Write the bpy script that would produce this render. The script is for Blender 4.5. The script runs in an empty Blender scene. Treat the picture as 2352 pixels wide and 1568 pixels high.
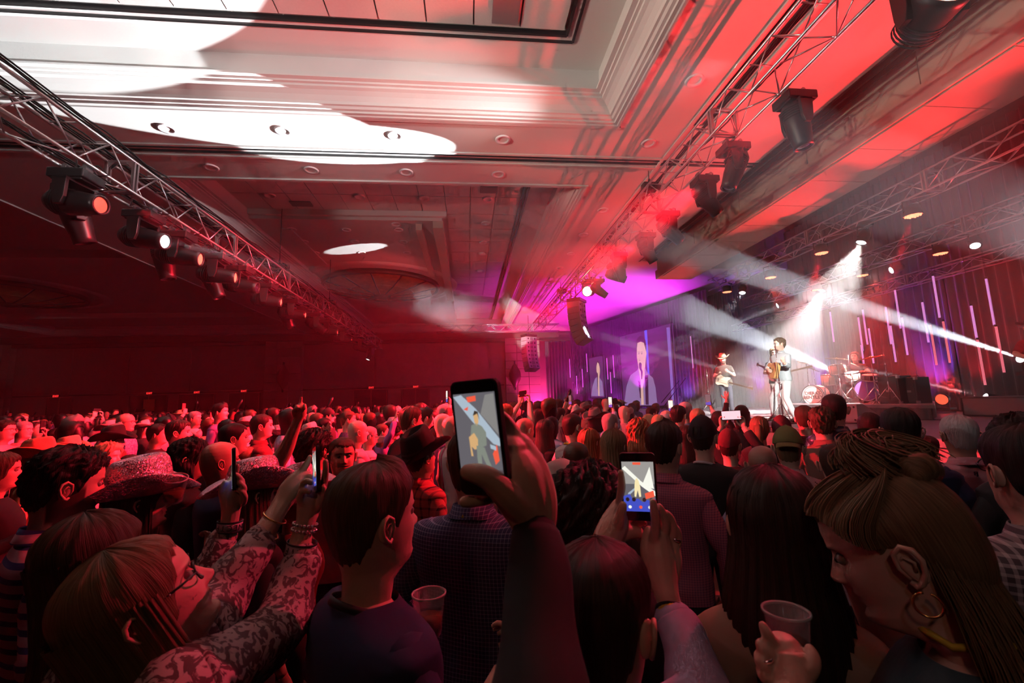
import bpy, bmesh, math, random
import numpy as np
from mathutils import Vector, Matrix, Euler
random.seed(7); rng = np.random.default_rng(7)
S = bpy.context.scene
COL = S.collection
PI = math.pi
HAZE = 0.0018
# ------------------------------------------------------------------ camera
FPX, CX, CY, CAMZ = 1006.0, 1176.0, 784.0, 1.85
def nrm(v): v = np.asarray(v, float); return v/np.linalg.norm(v)
_Y = nrm([1075-CX, -(925-CY), -FPX]); _X = nrm([11000-CX, -(640-CY), -FPX])
_X = nrm(_X-_X.dot(_Y)*_Y); _Z = np.cross(_X, _Y)
RC = np.array([_X, _Y, _Z])
cam = bpy.data.objects.new('camera', bpy.data.cameras.new('camera')); COL.objects.link(cam)
cam.data.sensor_width = 36.0; cam.data.lens = 36.0*FPX/2352.0
cam.data.clip_start = 0.02; cam.data.clip_end = 300
M4 = Matrix.Identity(4)
for i in range(3):
    for j in range(3): M4[i][j] = RC[i][j]
M4[2][3] = CAMZ
cam.matrix_world = M4
cam.data.dof.use_dof = True; cam.data.dof.focus_distance = 6.0; cam.data.dof.aperture_fstop = 7.0
S.camera = cam
CAM0 = np.array([0, 0, CAMZ])
def ray(px, py): return RC @ np.array([px-CX, -(py-CY), -FPX])/FPX
def PZ(px, py, z): r = ray(px, py); return r*((z-CAMZ)/r[2])+CAM0
def PX(px, py, x): r = ray(px, py); return r*(x/r[0])+CAM0
def PY(px, py, y): r = ray(px, py); return r*(y/r[1])+CAM0
def PD(px, py, d): return ray(px, py)*d+CAM0
# ------------------------------------------------------------------ world / colour management
W = bpy.data.worlds.new('world'); S.world = W; W.use_nodes = True
W.node_tree.nodes['Background'].inputs[0].default_value = (0.30, 0.16, 0.22, 1)
W.node_tree.nodes['Background'].inputs[1].default_value = 0.0
S.view_settings.view_transform = 'Standard'
try: S.view_settings.look = 'None'
except Exception: pass
S.view_settings.gamma = 1.0; S.view_settings.use_curve_mapping = False
S.view_settings.exposure = 0.0
cy = S.cycles
cy.max_bounces = 4; cy.diffuse_bounces = 1; cy.glossy_bounces = 2; cy.transmission_bounces = 4
cy.volume_bounces = 0; cy.transparent_max_bounces = 8
cy.caustics_reflective = False; cy.caustics_refractive = False
cy.use_denoising = True; cy.sample_clamp_indirect = 4.0; cy.sample_clamp_direct = 0.0
cy.use_light_tree = True
cy.use_adaptive_sampling = True; cy.adaptive_threshold = 0.12; cy.adaptive_min_samples = 10
# ------------------------------------------------------------------ lights
RED = (1.0, 0.012, 0.03); DRED = (1.0, 0.03, 0.02); WHT = (0.86, 0.94, 1.0); WARM = (1.0, 0.86, 0.66)
MAG = (0.85, 0.02, 0.9); PUR = (0.32, 0.06, 1.0); PINK = (1.0, 0.03, 0.32)
def spot(name, loc, tgt, power, color, deg, blend=0.15, radius=0.05):
    L = bpy.data.lights.new(name, 'SPOT'); L.energy = power; L.color = color
    L.spot_size = math.radians(deg); L.spot_blend = blend; L.shadow_soft_size = radius
    o = bpy.data.objects.new(name, L); COL.objects.link(o)
    o.location = loc
    d = Vector(tgt)-Vector(loc)
    o.rotation_euler = d.to_track_quat('-Z', 'Y').to_euler()
    return o
LIGHTS = []   # (name, loc, target, power, colour, cone degrees, blend, radius)
def addL(*a): LIGHTS.append(a)
# beams crossing the room, from the stage floor up to the ceiling
def on(px, py, z): return tuple(PZ(px, py, z))
B1s = (10.2, 2.6, 1.75); B2s = tuple(PX(2344, 822, 11.8)); B3s = tuple(PX(1955, 868, 11.6))
B4s = tuple(PX(1851, 900, 11.5)); B5s = tuple(PX(2262, 912, 12.6)) 
addL('beam_light', B1s, on(150, -10, 7.9), 45000, WHT, 9, 0.03, 0.03)
addL('beam_light', B2s, on(830, 335, 7.2), 110000, WHT, 5.5, 0.05, 0.03)
addL('beam_light', B3s, on(480, 255, 7.2), 90000, WHT, 7.0, 0.05, 0.03)
addL('beam_light', B4s, tuple(PY(1322, 755, 18.2)), 80000, WHT, 3.0, 0.1, 0.03)
addL('beam_light', B5s, on(900, 590, 7.2), 60000, WHT, 2.6, 0.1, 0.03)
# white stage spots hung on the trusses
S1s = (9.35, 9.12, 5.35); S2s = tuple(PX(1888, 668, 12.4)); S3s = tuple(PX(2046, 621, 12.4)); S4s = tuple(PX(1785, 702, 12.4))
S5s = tuple(PX(1705, 673, 9.6))
addL('stage_spot', S1s, tuple(PX(1825, 850, 9.0)), 12000, (1, .98, .90), 50, 0.08, 0.04)
addL('stage_spot', S2s, tuple(PX(1800, 850, 11.2)), 13000, (1, .98, .90), 46, 0.08, 0.04)
addL('stage_spot', S3s, tuple(PX(1500, 800, 7.0)), 45000, WHT, 3, 0.1, 0.03)
addL('stage_spot', S4s, tuple(PX(1350, 890, 7.0)), 45000, WHT, 3, 0.1, 0.03)
addL('stage_spot', S5s, tuple(PX(1672, 712, 8.4)), 1500, WHT, 14, 0.2, 0.03)
# follow spot on the singer
addL('follow_spot', (1.0, -3.0, 6.0), (6.8, 9.1, 2.3), 22000, (1, .97, .9), 9, 0.1, 0.05)
# red floor washes at the back of the stage: red ceiling, header and faces in the crowd
for y, p in ((3.6, 6500), (6.9, 4500), (9.7, 3500), (16.0, 1500)):
    addL('floor_wash', (12.2, y, 1.65), (4.2, y*0.97, 7.2), p, (1, .03, .035), 44, 0.6, 0.08)
# red truss lamps into the crowd
for y, t, p, d in ((7.5, (-3.5, 7.0, 1.5), 24000, 50), (10.5, (-6, 11.5, 1.5), 27000, 55), (13.2, (-9, 15, 1.0), 22000, 52), (17, (-11, 19, .3), 10000, 44), (15, (0, 20, 1.5), 2500, 50)):
    addL('crowd_wash', (4.45, y, 5.75), t, p, RED, d, 0.6, 0.08)
addL('crowd_wash', (4.45, 5.3, 5.75), (-2.8, 3.6, 1.4), 4500, RED, 38, 0.7, 0.08)
addL('crowd_wash', (4.45, 4.0, 5.9), (-.80, .9, 1.5), 1100, (1, .03, .09), 22, 0.8, 0.08)
for y, t, p, d in ((6.68, (1.0, 4.6, 1.5), 13000, 20), (8.9, (1.6, 6.6, 1.5), 10000, 24), (12.3, (1.6, 9.5, 1.5), 3500, 30), (14.3, (3.5, 10.5, 1.5), 2500, 30)):
    addL('truss_lamp', (-4.95, y, 4.9), t, p, RED, d, 0.5, 0.06)
addL('truss_lamp', tuple(PX(371, 550, -4.95)), tuple(PZ(1060, 715, 5.8)), 38000, WHT, 9, 0.3, 0.05)
# magenta, purple and pink washes
addL('magenta_wash', (8.4, 20.5, 2.2), (7.6, 21.5, 7.2), 3500, MAG, 100, 0.8, 0.1)
addL('magenta_wash', (6.9, 27, 2.0), (5.5, 27, 7.2), 1200, (1, .03, .6), 100, 0.8, 0.1)
for y, c in ((4.5, PUR), (6.8, RED), (9.9, RED), (10.95, PUR), (15, PUR), (18.5, PUR)):
    addL('drape_wash', (12.50, y, 1.45), (12.98, y, 3), 650 if c is PUR else 300, c, 56, 0.8, 0.05)
for t, c, p in ((.12, PUR, 500), (.35, PUR, 500), (.55, (.6, .04, 1), 600), (.75, MAG, 500), (.93, (.9, .02, .5), 500)):
    addL('drape_wash', (11.5-3.5*t-.75, 19.5+13.7*t-.2, 1.35 if t < .35 else .4), (11.5-3.5*t, 19.5+13.7*t, 3.6), p, c, 90, 0.9, 0.08)
for x, y in ((9.3, 10.5), (9.2, 12.2), (12.1, 11.5)):
    addL('par_wash', (x, y, 5.2), (10.4, 10.8, 1.8), 1300, (1, .06, .04), 60, 0.8, 0.06)
addL('wall_wash', (5.6, 32.6, 0.6), (5.3, 34, 4), 2500, PINK, 90, 0.8, 0.1)
addL('red_house_wash', (3.0, 24.0, 5.5), (2, 34, 5.0), 450, (1, .02, .08), 90, 0.8, 0.2)
addL('red_house_wash', (-2.0, 16.0, 5.0), (-6, 22, 7.2), 160, (1, .06, .06), 120, 0.9, 0.2)
# red shafts from the left truss lamps, then fill lights without fixtures
for px_, py_ in ((617, 673), (681, 704), (756, 744), (790, 762)):
    q_ = PX(px_, py_, -4.95); addL('truss_beam', tuple(q_), tuple(q_+np.array([9., 1.2, -1.2])), 30000, RED, 6, 0.3, 0.05)
addL('fill_light', (-6.0, 4.0, 4.9), (7.5, 8.5, 7.3), 1000, WARM, 52, 0.7, 0.08)  # warm light on the header face, standing in for left truss lamps
addL('fill_light', (-5.5, 1.0, 4.5), (0, 5.5, 8), 900, (1, .84, .80), 120, 0.9, 0.1)  # unseen fill standing in for bounce off the white ceiling pools
addL('fill_light', (4.1, 5.5, 6.75), (-6.2, 9.5, 5.9), 1500, (.95, .97, 1), 46, 0.7, 0.06)  # unseen neutral fill added to whiten the left truss
addL('fill_light', (-1.0, -3.4, 5.6), (3.4, 3.0, 1.4), 45, (1, .80, .90), 46, 0.9, 0.2)  # unseen pinkish fill added for the backs of the right-hand crowd
addL('fill_light', (-1.5, -3.0, 4.5), (1.6, 1.5, 1.4), 28, (1, .50, .30), 60, 0.9, 0.2)  # unseen warm fill added for the near guests on the right
for a in LIGHTS: spot(*a)
# ------------------------------------------------------------------ materials
_MC = {}
def mat(name, col=(.5, .5, .5), rough=.6, metal=0.0, emit=None, es=0.0, noise=0.0, nscale=20.0, bump=0.0, alpha=1.0, trans=0.0, spec=0.5, sheen=0.0):
    if name in _MC: return _MC[name]
    m = bpy.data.materials.new(name); m.use_nodes = True; nt = m.node_tree; b = nt.nodes['Principled BSDF']
    b.inputs['Base Color'].default_value = (*col, 1); b.inputs['Roughness'].default_value = rough
    b.inputs['Metallic'].default_value = metal; b.inputs['Specular IOR Level'].default_value = spec
    if trans: b.inputs['Transmission Weight'].default_value = trans; b.inputs['IOR'].default_value = 1.2
    if sheen: b.inputs['Sheen Weight'].default_value = sheen
    if alpha < 1: b.inputs['Alpha'].default_value = alpha
    if emit is not None:
        b.inputs['Emission Color'].default_value = (*emit, 1); b.inputs['Emission Strength'].default_value = es
    if noise or bump:
        tc = nt.nodes.new('ShaderNodeTexCoord'); nz = nt.nodes.new('ShaderNodeTexNoise')
        nz.inputs['Scale'].default_value = nscale; nz.inputs['Detail'].default_value = 5
        nt.links.new(tc.outputs['Object'], nz.inputs['Vector'])
        if noise:
            mx = nt.nodes.new('ShaderNodeMix'); mx.data_type = 'RGBA'
            mx.inputs[6].default_value = (*[c*(1-noise) for c in col], 1); mx.inputs[7].default_value = (*[min(1, c*(1+noise)) for c in col], 1)
            nt.links.new(nz.outputs['Fac'], mx.inputs[0]); nt.links.new(mx.outputs[2], b.inputs['Base Color'])
        if bump:
            bp = nt.nodes.new('ShaderNodeBump'); bp.inputs['Strength'].default_value = bump; bp.inputs['Distance'].default_value = .01
            nt.links.new(nz.outputs['Fac'], bp.inputs['Height']); nt.links.new(bp.outputs['Normal'], b.inputs['Normal'])
    _MC[name] = m
    return m
def stripes(name, base, line, scale, axis='X', width=.12, both=False, rough=.8, coord='Object'):
    """cloth with printed stripes or checks"""
    if name in _MC: return _MC[name]
    m = bpy.data.materials.new(name); m.use_nodes = True; nt = m.node_tree; b = nt.nodes['Principled BSDF']
    b.inputs['Roughness'].default_value = rough
    tc = nt.nodes.new('ShaderNodeTexCoord'); sp = nt.nodes.new('ShaderNodeSeparateXYZ')
    nt.links.new(tc.outputs[coord], sp.inputs[0])
    def band(ax, sc):
        a = nt.nodes.new('ShaderNodeMath'); a.operation = 'MULTIPLY'; a.inputs[1].default_value = sc
        nt.links.new(sp.outputs[ax], a.inputs[0])
        f = nt.nodes.new('ShaderNodeMath'); f.operation = 'FRACT'; nt.links.new(a.outputs[0], f.inputs[0])
        l = nt.nodes.new('ShaderNodeMath'); l.operation = 'LESS_THAN'; l.inputs[1].default_value = width
        nt.links.new(f.outputs[0], l.inputs[0]); return l
    l1 = band(axis, scale); out = l1
    if both:
        l2 = band('Z' if axis == 'X' else 'X', scale); ad = nt.nodes.new('ShaderNodeMath'); ad.operation = 'ADD'
        nt.links.new(l1.outputs[0], ad.inputs[0]); nt.links.new(l2.outputs[0], ad.inputs[1])
        hf = nt.nodes.new('ShaderNodeMath'); hf.operation = 'MULTIPLY'; hf.inputs[1].default_value = .5
        nt.links.new(ad.outputs[0], hf.inputs[0]); out = hf
    mx = nt.nodes.new('ShaderNodeMix'); mx.data_type = 'RGBA'
    mx.inputs[6].default_value = (*base, 1); mx.inputs[7].default_value = (*line, 1)
    nt.links.new(out.outputs[0], mx.inputs[0]); nt.links.new(mx.outputs[2], b.inputs['Base Color'])
    _MC[name] = m; return m
def printed(name, a, bcol, scale, thresh=.5, kind='noise', soft=.05, rough=.75, metal=0.0):
    """two-colour printed cloth: blotches or dots"""
    if name in _MC: return _MC[name]
    m = bpy.data.materials.new(name); m.use_nodes = True; nt = m.node_tree; b = nt.nodes['Principled BSDF']
    b.inputs['Roughness'].default_value = rough; b.inputs['Metallic'].default_value = metal
    tc = nt.nodes.new('ShaderNodeTexCoord')
    if kind == 'dots':
        t = nt.nodes.new('ShaderNodeTexVoronoi'); o = t.outputs['Distance']
    else:
        t = nt.nodes.new('ShaderNodeTexNoise'); t.inputs['Detail'].default_value = 4; t.inputs['Distortion'].default_value = 1.5; o = t.outputs['Fac']
    t.inputs['Scale'].default_value = scale
    nt.links.new(tc.outputs['Object'], t.inputs['Vector'])
    r = nt.nodes.new('ShaderNodeValToRGB'); r.color_ramp.elements[0].position = thresh-soft; r.color_ramp.elements[1].position = thresh+soft
    r.color_ramp.elements[0].color = (*a, 1); r.color_ramp.elements[1].color = (*bcol, 1)
    nt.links.new(o, r.inputs[0]); nt.links.new(r.outputs[0], b.inputs['Base Color'])
    _MC[name] = m; return m
# ------------------------------------------------------------------ mesh builder
class MB:
    def __init__(s): s.v = []; s.f = []; s.m = []; s.n = 0
    def add(s, V, Fc, mi=0):
        V = np.asarray(V, float); s.v.append(V)
        for f in Fc: s.f.append([i+s.n for i in f]); s.m.append(mi)
        s.n += len(V); return s
    def box(s, c, d, mi=0, R=None):
        x, y, z = [k/2 for k in d]
        V = np.array([(-x,-y,-z),(x,-y,-z),(x,y,-z),(-x,y,-z),(-x,-y,z),(x,-y,z),(x,y,z),(-x,y,z)])
        if R is not None: V = V @ np.array(R).T
        return s.add(V+np.array(c), [(0,3,2,1),(4,5,6,7),(0,1,5,4),(1,2,6,5),(2,3,7,6),(3,0,4,7)], mi)
    def bx(s, a, b, mi=0):
        a = np.array(a, float); b = np.array(b, float); return s.box((a+b)/2, np.abs(b-a), mi)
    def tube(s, P, r, n=8, mi=0, cap=True, flat=None):
        """tube along points P with radius r (scalar or list)"""
        P = [np.array(p, float) for p in P]; k = len(P)
        rr = [r]*k if np.isscalar(r) else list(r)
        V = []; up = None
        for i in range(k):
            t = nrm(P[min(i+1, k-1)]-P[max(i-1, 0)])
            if up is None: up = np.array([0, 0, 1.]) if abs(t[2]) < .9 else np.array([1., 0, 0])
            a = nrm(np.cross(t, up)); b = np.cross(a, t); up = b
            for j in range(n):
                th = 2*PI*j/n
                fl = 1 if flat is None else flat
                V.append(P[i]+rr[i]*(a*math.cos(th)+b*math.sin(th)*fl))
        Fc = [(i*n+j, i*n+(j+1) % n, (i+1)*n+(j+1) % n, (i+1)*n+j) for i in range(k-1) for j in range(n)]
        if cap:
            Fc.append(tuple(range(n-1, -1, -1))); Fc.append(tuple(range((k-1)*n, k*n)))
        return s.add(V, Fc, mi)
    def cyl(s, a, b, r, n=12, mi=0, r2=None): return s.tube([a, b], [r, r if r2 is None else r2], n, mi)
    def lathe(s, prof, c=(0, 0, 0), n=24, mi=0, axis=None, cap=False):
        """prof: list of (r, h) revolved about axis through c"""
        ax = np.array([0, 0, 1.]) if axis is None else nrm(axis)
        up = np.array([0, 0, 1.]) if abs(ax[2]) < .9 else np.array([1., 0, 0])
        a = nrm(np.cross(ax, up)); b = np.cross(ax, a); c = np.array(c, float)
        V = [c+ax*h+r*(a*math.cos(2*PI*j/n)+b*math.sin(2*PI*j/n)) for r, h in prof for j in range(n)]
        k = len(prof)
        Fc = [(i*n+j, i*n+(j+1) % n, (i+1)*n+(j+1) % n, (i+1)*n+j) for i in range(k-1) for j in range(n)]
        if cap: Fc.append(tuple(range(n-1, -1, -1))); Fc.append(tuple(range((k-1)*n, k*n)))
        return s.add(V, Fc, mi)
    def ball(s, c, r, n=12, m=8, mi=0, sc=(1, 1, 1), R=None):
        V = []
        for i in range(1, m):
            ph = PI*i/m
            for j in range(n):
                th = 2*PI*j/n; V.append((math.sin(ph)*math.cos(th)*sc[0], math.sin(ph)*math.sin(th)*sc[1], math.cos(ph)*sc[2]))
        V += [(0, 0, sc[2]), (0, 0, -sc[2])]
        V = np.array(V)*r
        if R is not None: V = V @ np.array(R).T
        Fc = [(i*n+j, (i+1)*n+j, (i+1)*n+(j+1) % n, i*n+(j+1) % n) for i in range(m-2) for j in range(n)]
        T = (m-1)*n
        Fc += [(T, j, (j+1) % n) for j in range(n)] + [(T+1, (m-2)*n+(j+1) % n, (m-2)*n+j) for j in range(n)]
        return s.add(V+np.array(c), Fc, mi)
    def mesh(s, name, mats, smooth=True):
        me = bpy.data.meshes.new(name)
        V = np.concatenate(s.v) if s.v else np.zeros((0, 3))
        me.from_pydata(V.tolist(), [], s.f)
        for m in (mats if isinstance(mats, (list, tuple)) else [mats]): me.materials.append(m)
        me.polygons.foreach_set('material_index', s.m)
        me.polygons.foreach_set('use_smooth', [smooth]*len(s.f))
        me.update(); return me
    def build(s, name, mats, parent=None, smooth=False, loc=None):
        me = s.mesh(name, mats, smooth)
        if not smooth: pass
        return put(name, me, parent, loc)
def put(name, me, parent=None, loc=None, rot=None):
    o = bpy.data.objects.new(name, me); COL.objects.link(o)
    if loc is not None: o.location = loc
    if rot is not None: o.rotation_euler = rot
    if parent is not None: o.parent = parent
    return o
def tag(o, label=None, cat=None, group=None, kind=None):
    if label: o['label'] = label
    if cat: o['category'] = cat
    if group: o['group'] = group
    if kind: o['kind'] = kind
    return o
def empty(name, loc=(0, 0, 0), rz=0.0, label=None, cat=None, group=None):
    o = bpy.data.objects.new(name, None); COL.objects.link(o); o.empty_display_size = .1
    o.location = loc; o.rotation_euler = (0, 0, rz); tag(o, label, cat, group); return o
def struct(o): o['kind'] = 'structure'; return o
def copy_tree(o, parent=None):
    c = o.copy(); COL.objects.link(c); c.parent = parent
    for ch in list(o.children): copy_tree(ch, c)
    return c
def bevel(o, w=.005, seg=2):
    m = o.modifiers.new('bevel', 'BEVEL'); m.width = w; m.segments = seg; m.limit_method = 'ANGLE'; return o
# common materials
M_CEIL = mat('ceiling_paint', (.78, .74, .70), .85, noise=.03, nscale=2)
M_TILE = mat('ceiling_tile', (.76, .72, .68), .9, noise=.06, nscale=30, bump=.1)
M_TRACK = mat('track_metal', (.03, .028, .028), .4, .6)
M_WALL = mat('wall_fabric', (.30, .21, .18), .9, noise=.12, nscale=6)
M_WALL2 = mat('wall_stone', (.36, .25, .21), .85, noise=.1, nscale=3)
M_DARK = mat('black_paint', (.012, .012, .014), .7)
M_HDR = mat('header_paint', (.62, .52, .42), .8, noise=.03, nscale=2)
M_ALU = mat('truss_aluminium', (.62, .62, .64), .32, .85)
M_BLK = mat('black_housing', (.018, .018, .020), .38)
M_BLKR = mat('black_rubber', (.01, .01, .011), .75)
M_STEEL = mat('chrome_steel', (.7, .7, .72), .2, 1.0)
M_DRAPE = mat('drape_black', (.055, .05, .06), .8, sheen=.3)
M_STAGE = mat('stage_deck', (.12, .11, .12), .45, noise=.25, nscale=3)
M_SKIRT = mat('stage_fascia', (.55, .52, .52), .7)
M_FLOOR = mat('carpet', (.10, .06, .05), .95, noise=.4, nscale=4)
def em(name, col, s): return mat(name, (0.02, .02, .02), .5, emit=col, es=s)
# ================================================================== STRUCTURE
H1, H2, H3 = 7.2, 7.95, 7.7
YW = 34.0
fl = MB().bx((-32, -4, -.1), (14.5, YW+.3, 0)).build('floor', M_FLOOR); struct(fl)
# ---- ceiling: soffit bands round the coffers
cb = MB()
T = .25
def sof(x0, y0, x1, y1, z=H1, t=T): cb.bx((x0, y0, z), (x1, y1, z+t))
sof(-32, 7.67, 6.85, 8.93); sof(-32, 9.17, 6.85, 10.25)          # beam between the coffers, split by the track
sof(2.96, -4, 4.55, 7.67); sof(4.86, -4, 6.85, 7.67)
sof(3.0, 10.25, 4.55, YW); sof(4.86, 10.25, 6.85, YW)
sof(-11.6, 10.25, -7.1, YW); sof(-32, -4, -12.0, 7.67); sof(-32, 10.25, -28, YW)
sof(-28, 32.4, 3.0, YW)
sof(6.85, 16.1, 13.6, YW)
ceil = cb.build('ceiling', M_CEIL); struct(ceil)
# track recesses
tr = MB()
tr.bx((-32, 8.93, 7.235), (6.85, 9.17, 7.40)); tr.bx((4.55, -4, 7.235), (4.86, YW, 7.40))
tr.build('ceiling_backing', M_CEIL, ceil)
for y in (8.98, 9.12):
    MB().bx((-32, y-.011, 7.2-.006), (6.85, y+.011, 7.3)).build('track_rail', M_TRACK, ceil)
for x in (4.60, 4.80):
    MB().bx((x-.012, -4, 7.2-.006), (x+.012, YW-.2, 7.3)).build('track_rail', M_TRACK, ceil)
for x in (4.47, 4.94, ):
    MB().bx((x-.03, -4, 7.2-.03), (x+.03, YW-.2, 7.21)).build('track_bead', M_CEIL, ceil)
for y in (8.86, 9.24, 7.8):
    MB().bx((-32, y-.03, 7.2-.03), (4.45 if y > 8 else 3.1, y+.03, 7.21)).build('track_bead', M_CEIL, ceil)
# coffers: stepped crown, cove, lip, riser
PROF = [(-.10, 7.2), (-.10, 7.165), (-.05, 7.165), (-.03, 7.18), (.03, 7.18), (.04, 7.21), (.09, 7.215), (.12, 7.25), (.16, 7.255), (.18, 7.30),
        (.24, 7.37), (.31, 7.42), (.37, 7.44), (.38, 7.47), (.43, 7.475), (.44, 7.50), (.52, 7.505), (.52, 7.54), (.44, 7.56), (.43, H2+.05)]
def coffer(x0, y0, x1, y1, name='coffer_molding'):
    V = []; Fc = []
    for (d, z) in PROF: V += [(x0+d, y0+d, z), (x1-d, y0+d, z), (x1-d, y1-d, z), (x0+d, y1-d, z)]
    for i in range(len(PROF)-1):
        for j in range(4): Fc.append((i*4+j, (i+1)*4+j, (i+1)*4+(j+1) % 4, i*4+(j+1) % 4))
    MB().add(V, Fc).build(name, M_CEIL, ceil)
coffer(-12.0, -4.0, 2.96, 7.67); coffer(-7.1, 10.25, 3.0, 32.4); coffer(-28, 10.25, -11.6, 32.4)
# upper field of coffer A with the framed tile panel
up = MB()
up.bx((-12, -4, H2), (2.6, 1.0, H2+.15)); up.bx((-12, 6.48, H2), (2.7, 7.4, H2+.15)); up.bx((1.75, 1.0, H2), (2.7, 6.48, H2+.15)); up.bx((-12, 1, H2), (-10.4, 6.48, H2+.15))
up.bx((-12, .9, H2+.09), (2.0, 6.6, H2+.2))
up.build('ceiling_field', M_CEIL, ceil)
for d in (0, .13):
    w = .020
    MB().bx((-10.4-d, 6.48+d-w, H2-.03), (1.75+d, 6.48+d+w, H2+.05)).build('track_rail', M_TRACK, ceil)
    MB().bx((1.75+d-w, 1, H2-.03), (1.75+d+w, 6.48+d, H2+.05)).build('track_rail', M_TRACK, ceil)
# ceiling tiles: one mesh, many objects
tile_me = MB().bx((.012, .012, 0), (.748, 1.208, .03)).mesh('tile', M_TILE, False)
n_t = 0
for i in range(16):
    for j in range(3):
        x = 1.70-(i+1)*.76; y = 6.42-(j+1)*1.22
        put('tile', tile_me, ceil, (x, y, H2+.02)); n_t += 1
def small(x, y, z, w=.45, d=.45, name='air_vent'):
    o = MB().bx((-w/2, -d/2, -.02), (w/2, d/2, .02)).build(name, mat('vent_grey', (.22, .20, .2), .6), ceil, loc=(x, y, z)); 
    return o
v = PZ(1162, 22, H2); small(v[0], v[1], H2, .42, .5)
# field of coffer B
up = MB()
up.bx((-7.1, 10.25, H2+.09), (3.0, 32.4, H2+.2))
up.bx((1.86, 10.25, H2), (2.7, 32.4, H2+.1)); up.build('ceiling_field', M_CEIL, ceil)
up2 = MB(); up2.bx((-6.75, 13.65, H3), (-.75, 32.2, H2+.1)); up2.bx((-6.85, 13.52, H3+.1), (-.6, 13.66, H2+.1)); up2.build('ceiling_panel', M_CEIL, ceil)
for x in (1.72, 1.84): MB().bx((x-.03, 10.4, H2-.03), (x+.03, 32.2, H2+.05)).build('track_rail', M_TRACK, ceil)
for i in range(12):
    for j in range(3): put('tile', tile_me, ceil, (1.68-(i+1)*.76, 10.05+j*1.22, H2+.02))
for i in range(3):
    for j in range(3, 17): put('tile', tile_me, ceil, (1.68-(i+1)*.76, 10.05+j*1.22, H2+.02))
for (xa, xb, ya, yb) in ((-1.62, -1.42, 13.9, 19.5), (-1.05, -.72, 13.7, 24.0)):
    MB().bx((xa, ya, H3-.22), (xb, yb, H3+.02)).build('ceiling_fin', M_HDR, ceil)
# light cove strip along the left of coffer B
MB().bx((-6.0, 14.4, H3-.05), (-5.7, 18.6, H3+.02)).build('cove_strip', M_CEIL, ceil)
v = PZ(692, 468, H2); small(v[0], v[1], H2, .6, .3); v = PZ(1123, 435, H2); small(v[0], v[1], H2, .5, .4)
# coffer C field
MB().bx((-28, 10.25, H3), (-11.6, 32.4, H3+.2)).build('ceiling_field', M_CEIL, ceil)
MB().bx((-27.5, 16.6, H3-.3), (-11.7, 17.6, H3)).build('ceiling_beam', M_CEIL, ceil)
MB().bx((-27.5, 27.6, H3-.3), (-11.7, 28.4, H3)).build('ceiling_beam', M_CEIL, ceil)
# dark airwall slot and header over the stage
sl = MB(); sl.bx((6.80, -4, 7.75), (7.7, 16.2, 7.85)); sl.bx((6.80, -4, 7.2), (6.86, 16.2, 7.8)); sl.build('ceiling_slot', mat('slot_dark', (.06, .02, .025), .8), ceil)
for x in (7.0, 7.18, 7.36): MB().bx((x-.02, -4, 7.35), (x+.02, 16.1, 7.45)).build('track_rail', M_TRACK, ceil)
hd = MB(); hd.bx((7.52, -4, 6.52), (8.9, 16.1, 7.9)); hd.bx((7.44, -4, 6.47), (8.9, 16.14, 6.8)); head = hd.build('ceiling_header', M_HDR, ceil)
pan = MB().bx((7.50, .008, 0), (8.88, 1.212, .03)).mesh('panel', M_HDR, False)
for i in range(16): put('panel', pan, ceil, (0, -3.9+i*1.22, 6.445))
pan2 = MB().bx((0, .01, 0), (.03, 2.42, .62)).mesh('panel', M_HDR, False)
for i in range(8): put('panel', pan2, ceil, (7.495, -3.9+i*2.44, 6.83))
MB().bx((8.9, -4, 8.6), (14.4, 16.2, 8.7)).build('ceiling_stagehouse', M_DARK, ceil)
MB().bx((8.9, 16.1, 6.9), (13.6, 16.2, 8.7)).build('ceiling_return', M_CEIL, ceil)
# recessed downlights
can_me = MB().lathe([(.001, .012), (.09, .012), (.105, -.012), (.15, -.022), (.158, 0), (.158, .04)], n=20)
can_mesh = can_me.mesh('downlight', mat('can_trim', (.92, .88, .88), .4), True)
for p, z in [((383, 295), H1), ((650, 300), H1), ((907, 311), H1), ((1155, 320), H1), ((1490, 328), H1), ((1595, 184), H1), ((485, 384), H1), ((715, 390), H1), ((933, 395), H1), ((1145, 400), H1),
             ((460, 445), H2), ((620, 449), H2), ((826, 452), H2), ((974, 455), H2), ((1120, 457), H2), ((1385, 482), H1), ((1340, 538), H1), ((1312, 582), H1), ((1286, 615), H1), ((1262, 655), H1),
             ((915, 527), H3), ((795, 527), H3), ((670, 526), H3), ((910, 515), H3), ((927, 555), H3), ((815, 554), H3), ((698, 554), H3), ((935, 580), H3), ((831, 580), H3), ((724, 580), H3), ((1115, 513), H2), ((1110, 557), H2), ((1108, 583), H2), ((1103, 622), H2)]:
    q = PZ(*p, z); put('downlight', can_mesh, ceil, (q[0], q[1], z-.005))
# ---- walls
wl = MB(); wl.bx((-32, YW, 0), (14.5, YW+.3, 9)); wf = wl.build('wall_far', M_WALL); struct(wf)
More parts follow.
